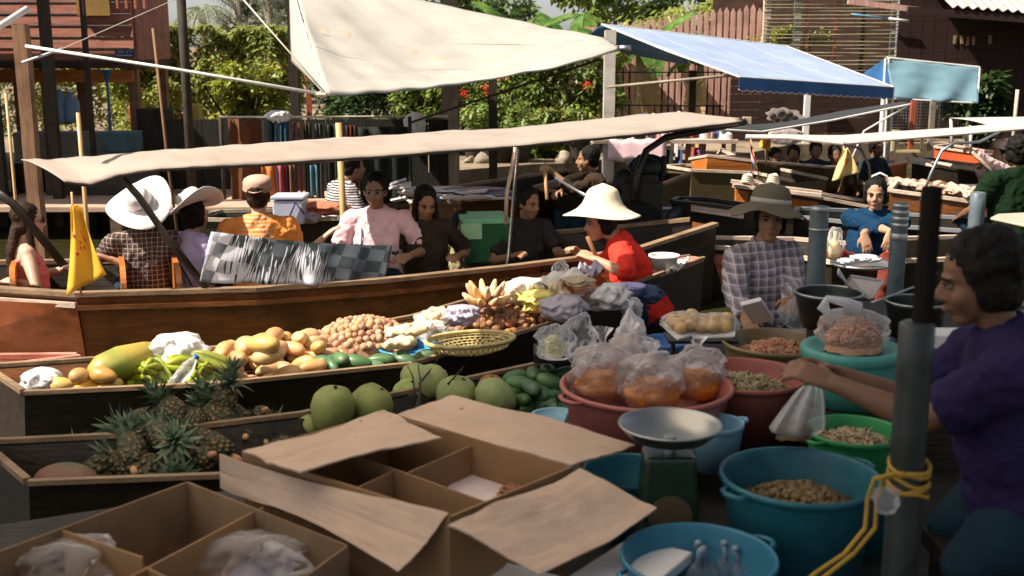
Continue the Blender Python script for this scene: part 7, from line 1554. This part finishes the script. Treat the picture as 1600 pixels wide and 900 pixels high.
m = MB(); q = at(1060,330,d=9.9); m.tube([at(1040,345,d=9.8), q, at(1075,318,d=10)], [.05,.06,.05], 10); m.build('muffler', mat('dull_blue_metal',(.06,.08,.10),.4,metal=.4), t, smooth=True)
bag('black cloth bundle heaped around the engine', at(985,345,d=9.4), (.24,.18,.16), m_blk, 140, name='black_bundle', cat='bundle'); bag('dark tarpaulin bundle in front of the rower', at(1010,262,d=10.2), (.16,.12,.12), m_blk, 141, name='black_bundle', cat='bundle')
m = MB(); m.tube([at(1050,374,d=9.3), at(1063,364,d=9.3), at(1080,361,d=9.4), at(1095,368,d=9.45), at(1085,378,d=9.4)], .012, 8); tag(m.build('tyre_fender', m_black, smooth=True), 'black hoop fender on the pointed end of the tourist boat', 'fender')
# food trays boat
m_food = mat('pink_sausage', (.58,.30,.20), .5, col2=(.78,.58,.46), vs=12)
m = MB(); m.tube([(-.05,0,0),(0,.008,.008),(.05,0,0)], [.014,.019,.014], 8); m.ell((-.05,0,0),(.014,)*3,None,8,5); m.ell((.05,0,0),(.014,)*3,None,8,5); k_sg = Kind(tag(m.build('sausage', m_food, smooth=True), 'pinkish sausage', 'sausage'))
for k in range(110):
    u = 1388+k*1.28; v = 281 + (u-1388)*.135 + rb.uniform(-5,9)*(.4 if u < 1440 else 1); k_sg.put(at(u, v, z=.60+rb.uniform(0,.07)), (0,0,rb.uniform(.6,2.2)), rb.uniform(.9,1.5), 'small pinkish sausage laid out along the food boat', 'sausages on the food boat')
m = MB(); m.slab([at(1380,287,z=.55),at(1400,300,z=.55),at(1530,310,z=.57),at(1530,288,z=.57)],(0,0,-.03)); tag(m.build('food_tray', m_metal), 'long metal tray carrying the sausages', 'tray')
tt,cc,rr = tub('cooking_pot', 'grey pot with a raised handle at the left end of the food boat', 1374,286,50,.66,.12, m_metal, handles=False, cat='pot', group='cooking pots'); m = MB(); m.tube([cc+V((-.08,0,0)),cc+V((-.07,0,.07)),cc+V((0,0,.1)),cc+V((.07,0,.07)),cc+V((.08,0,0))], .012, 7); m.build('handle', m_white, tt, smooth=True)
# blue vendor's tray of goods
tray('serving_tray', 'round tray with bottle and bags before the blue shirted vendor', 1345,410,88,.50, m_metal, .02)
t = thing('sauce_bottle', 'bottle of pale yellow sauce in a plastic bag on the round tray', 'bottle', at(1303,408,z=.52)); m = MB(); c = at(1303,405,z=.52); m.lathe([(.001,0),(.04,0),(.045,.08),(.03,.13),(.012,.16),(.014,.2),(.001,.2)], 16, Matrix.Translation(c)); m.build('bottle_body', mat('pale_yellow_liquid',(.70,.52,.28),.3), t, smooth=True); bag(None, c+V((0,0,.12)), (.055,.05,.11), m_film, 150, parent=t, name='film', rough=.4)
bag('white plastic bag lying on the round tray', at(1352,404,z=.55), (.10,.07,.03), m_wbag, 151); bag('small flat white bag at the left of the round tray', at(1322,408,z=.53), (.05,.05,.02), m_wbag, 152)
sheet('cardboard_sheet', 'tan board lying flat at the right edge behind the near vendor', [at(1548,340,d=5.6),at(1640,360,d=5.2),at(1640,330,d=6.3),at(1560,334,d=6.2)], m_card, 'board', .0, 1, .01)
# scrollwork cut-out sign
t = thing('scroll_ornament', 'white cut out cloud ornament with curling scrollwork', 'ornament', at(1222,180,d=18)); m = MB(); o_ = at(1225,182,d=18); pr = []
for k in range(40):
    a = k/40*2*math.pi; r_ = (1+.10*math.sin(a*9)); pr.append(o_ + V((.27*r_*math.cos(a)*(1.0 if math.cos(a)<0 else 1.15), 0, .13*r_*math.sin(a) - .03*math.cos(a))))
m.slab(pr, (0,.02,0)); m.build('board', mat('pale_pink_board',(.55,.45,.43),.8), t)
for (x,z,r_) in ((-.18,.0,.06),(-.05,.04,.07),(.08,.02,.06),(-.1,-.06,.045),(.03,-.06,.05),(.18,-.03,.04)):
    m = MB(); m.tube([o_+V((x+r_*(1-q/26)*math.cos(q*.6), -.012, z+r_*(1-q/26)*math.sin(q*.6))) for q in range(24)], .007, 5); m.build('scroll', m_dark, t)
bag('lower white ornate cloth under the cloud ornament', at(1228,213,d=17.9), (.24,.02,.13), mat('pale_pink_board',(.55,.45,.43),.8), 160, name='ornate_cloth', cat='cloth', rough=.3)

# ---- labels by place for the small groups
ORD = 'leftmost second third fourth fifth sixth seventh eighth ninth tenth eleventh twelfth thirteenth fourteenth fifteenth sixteenth seventeenth eighteenth nineteenth twentieth twenty-first twenty-second'.split()
for grp, txt in (('pineapples in the nearest fruit boat','pineapple of the jumbled pile, %s from the left'),('ochre mangoes by the papaya','ochre mango by the papaya, %s from the left'),('star fruits','ribbed green star fruit by the clear bottle, %s from the left'),
                 ('green mangoes by the reddish tub','green mango stacked left of the big reddish tub, %s from the left'),('green mangoes before the longans','dark green mango before the tan longans, %s from the left'),
                 ('pale peeled pieces','pale knobbly piece left of the wicker basket, %s from the left'),('small bottles in the blue tub','small twist topped bottle in the blue tub, %s from the left'),('pale prints behind the tourists','pale print in the small pile behind the tourists, %s from the left')):
    it = sorted([o for o in bpy.data.objects if o.get('group') == grp and o.parent is None], key=lambda o: (o.location if o.location.length > .1 else o.bound_box[0] and V(o.bound_box[0])).x / max(.1, (o.location if o.location.length > .1 else V(o.bound_box[0])).y))
    for k, o in enumerate(it):
        if k < len(ORD): o['label'] = txt % ORD[k] if k else txt.replace('%s from the left', 'the leftmost one')
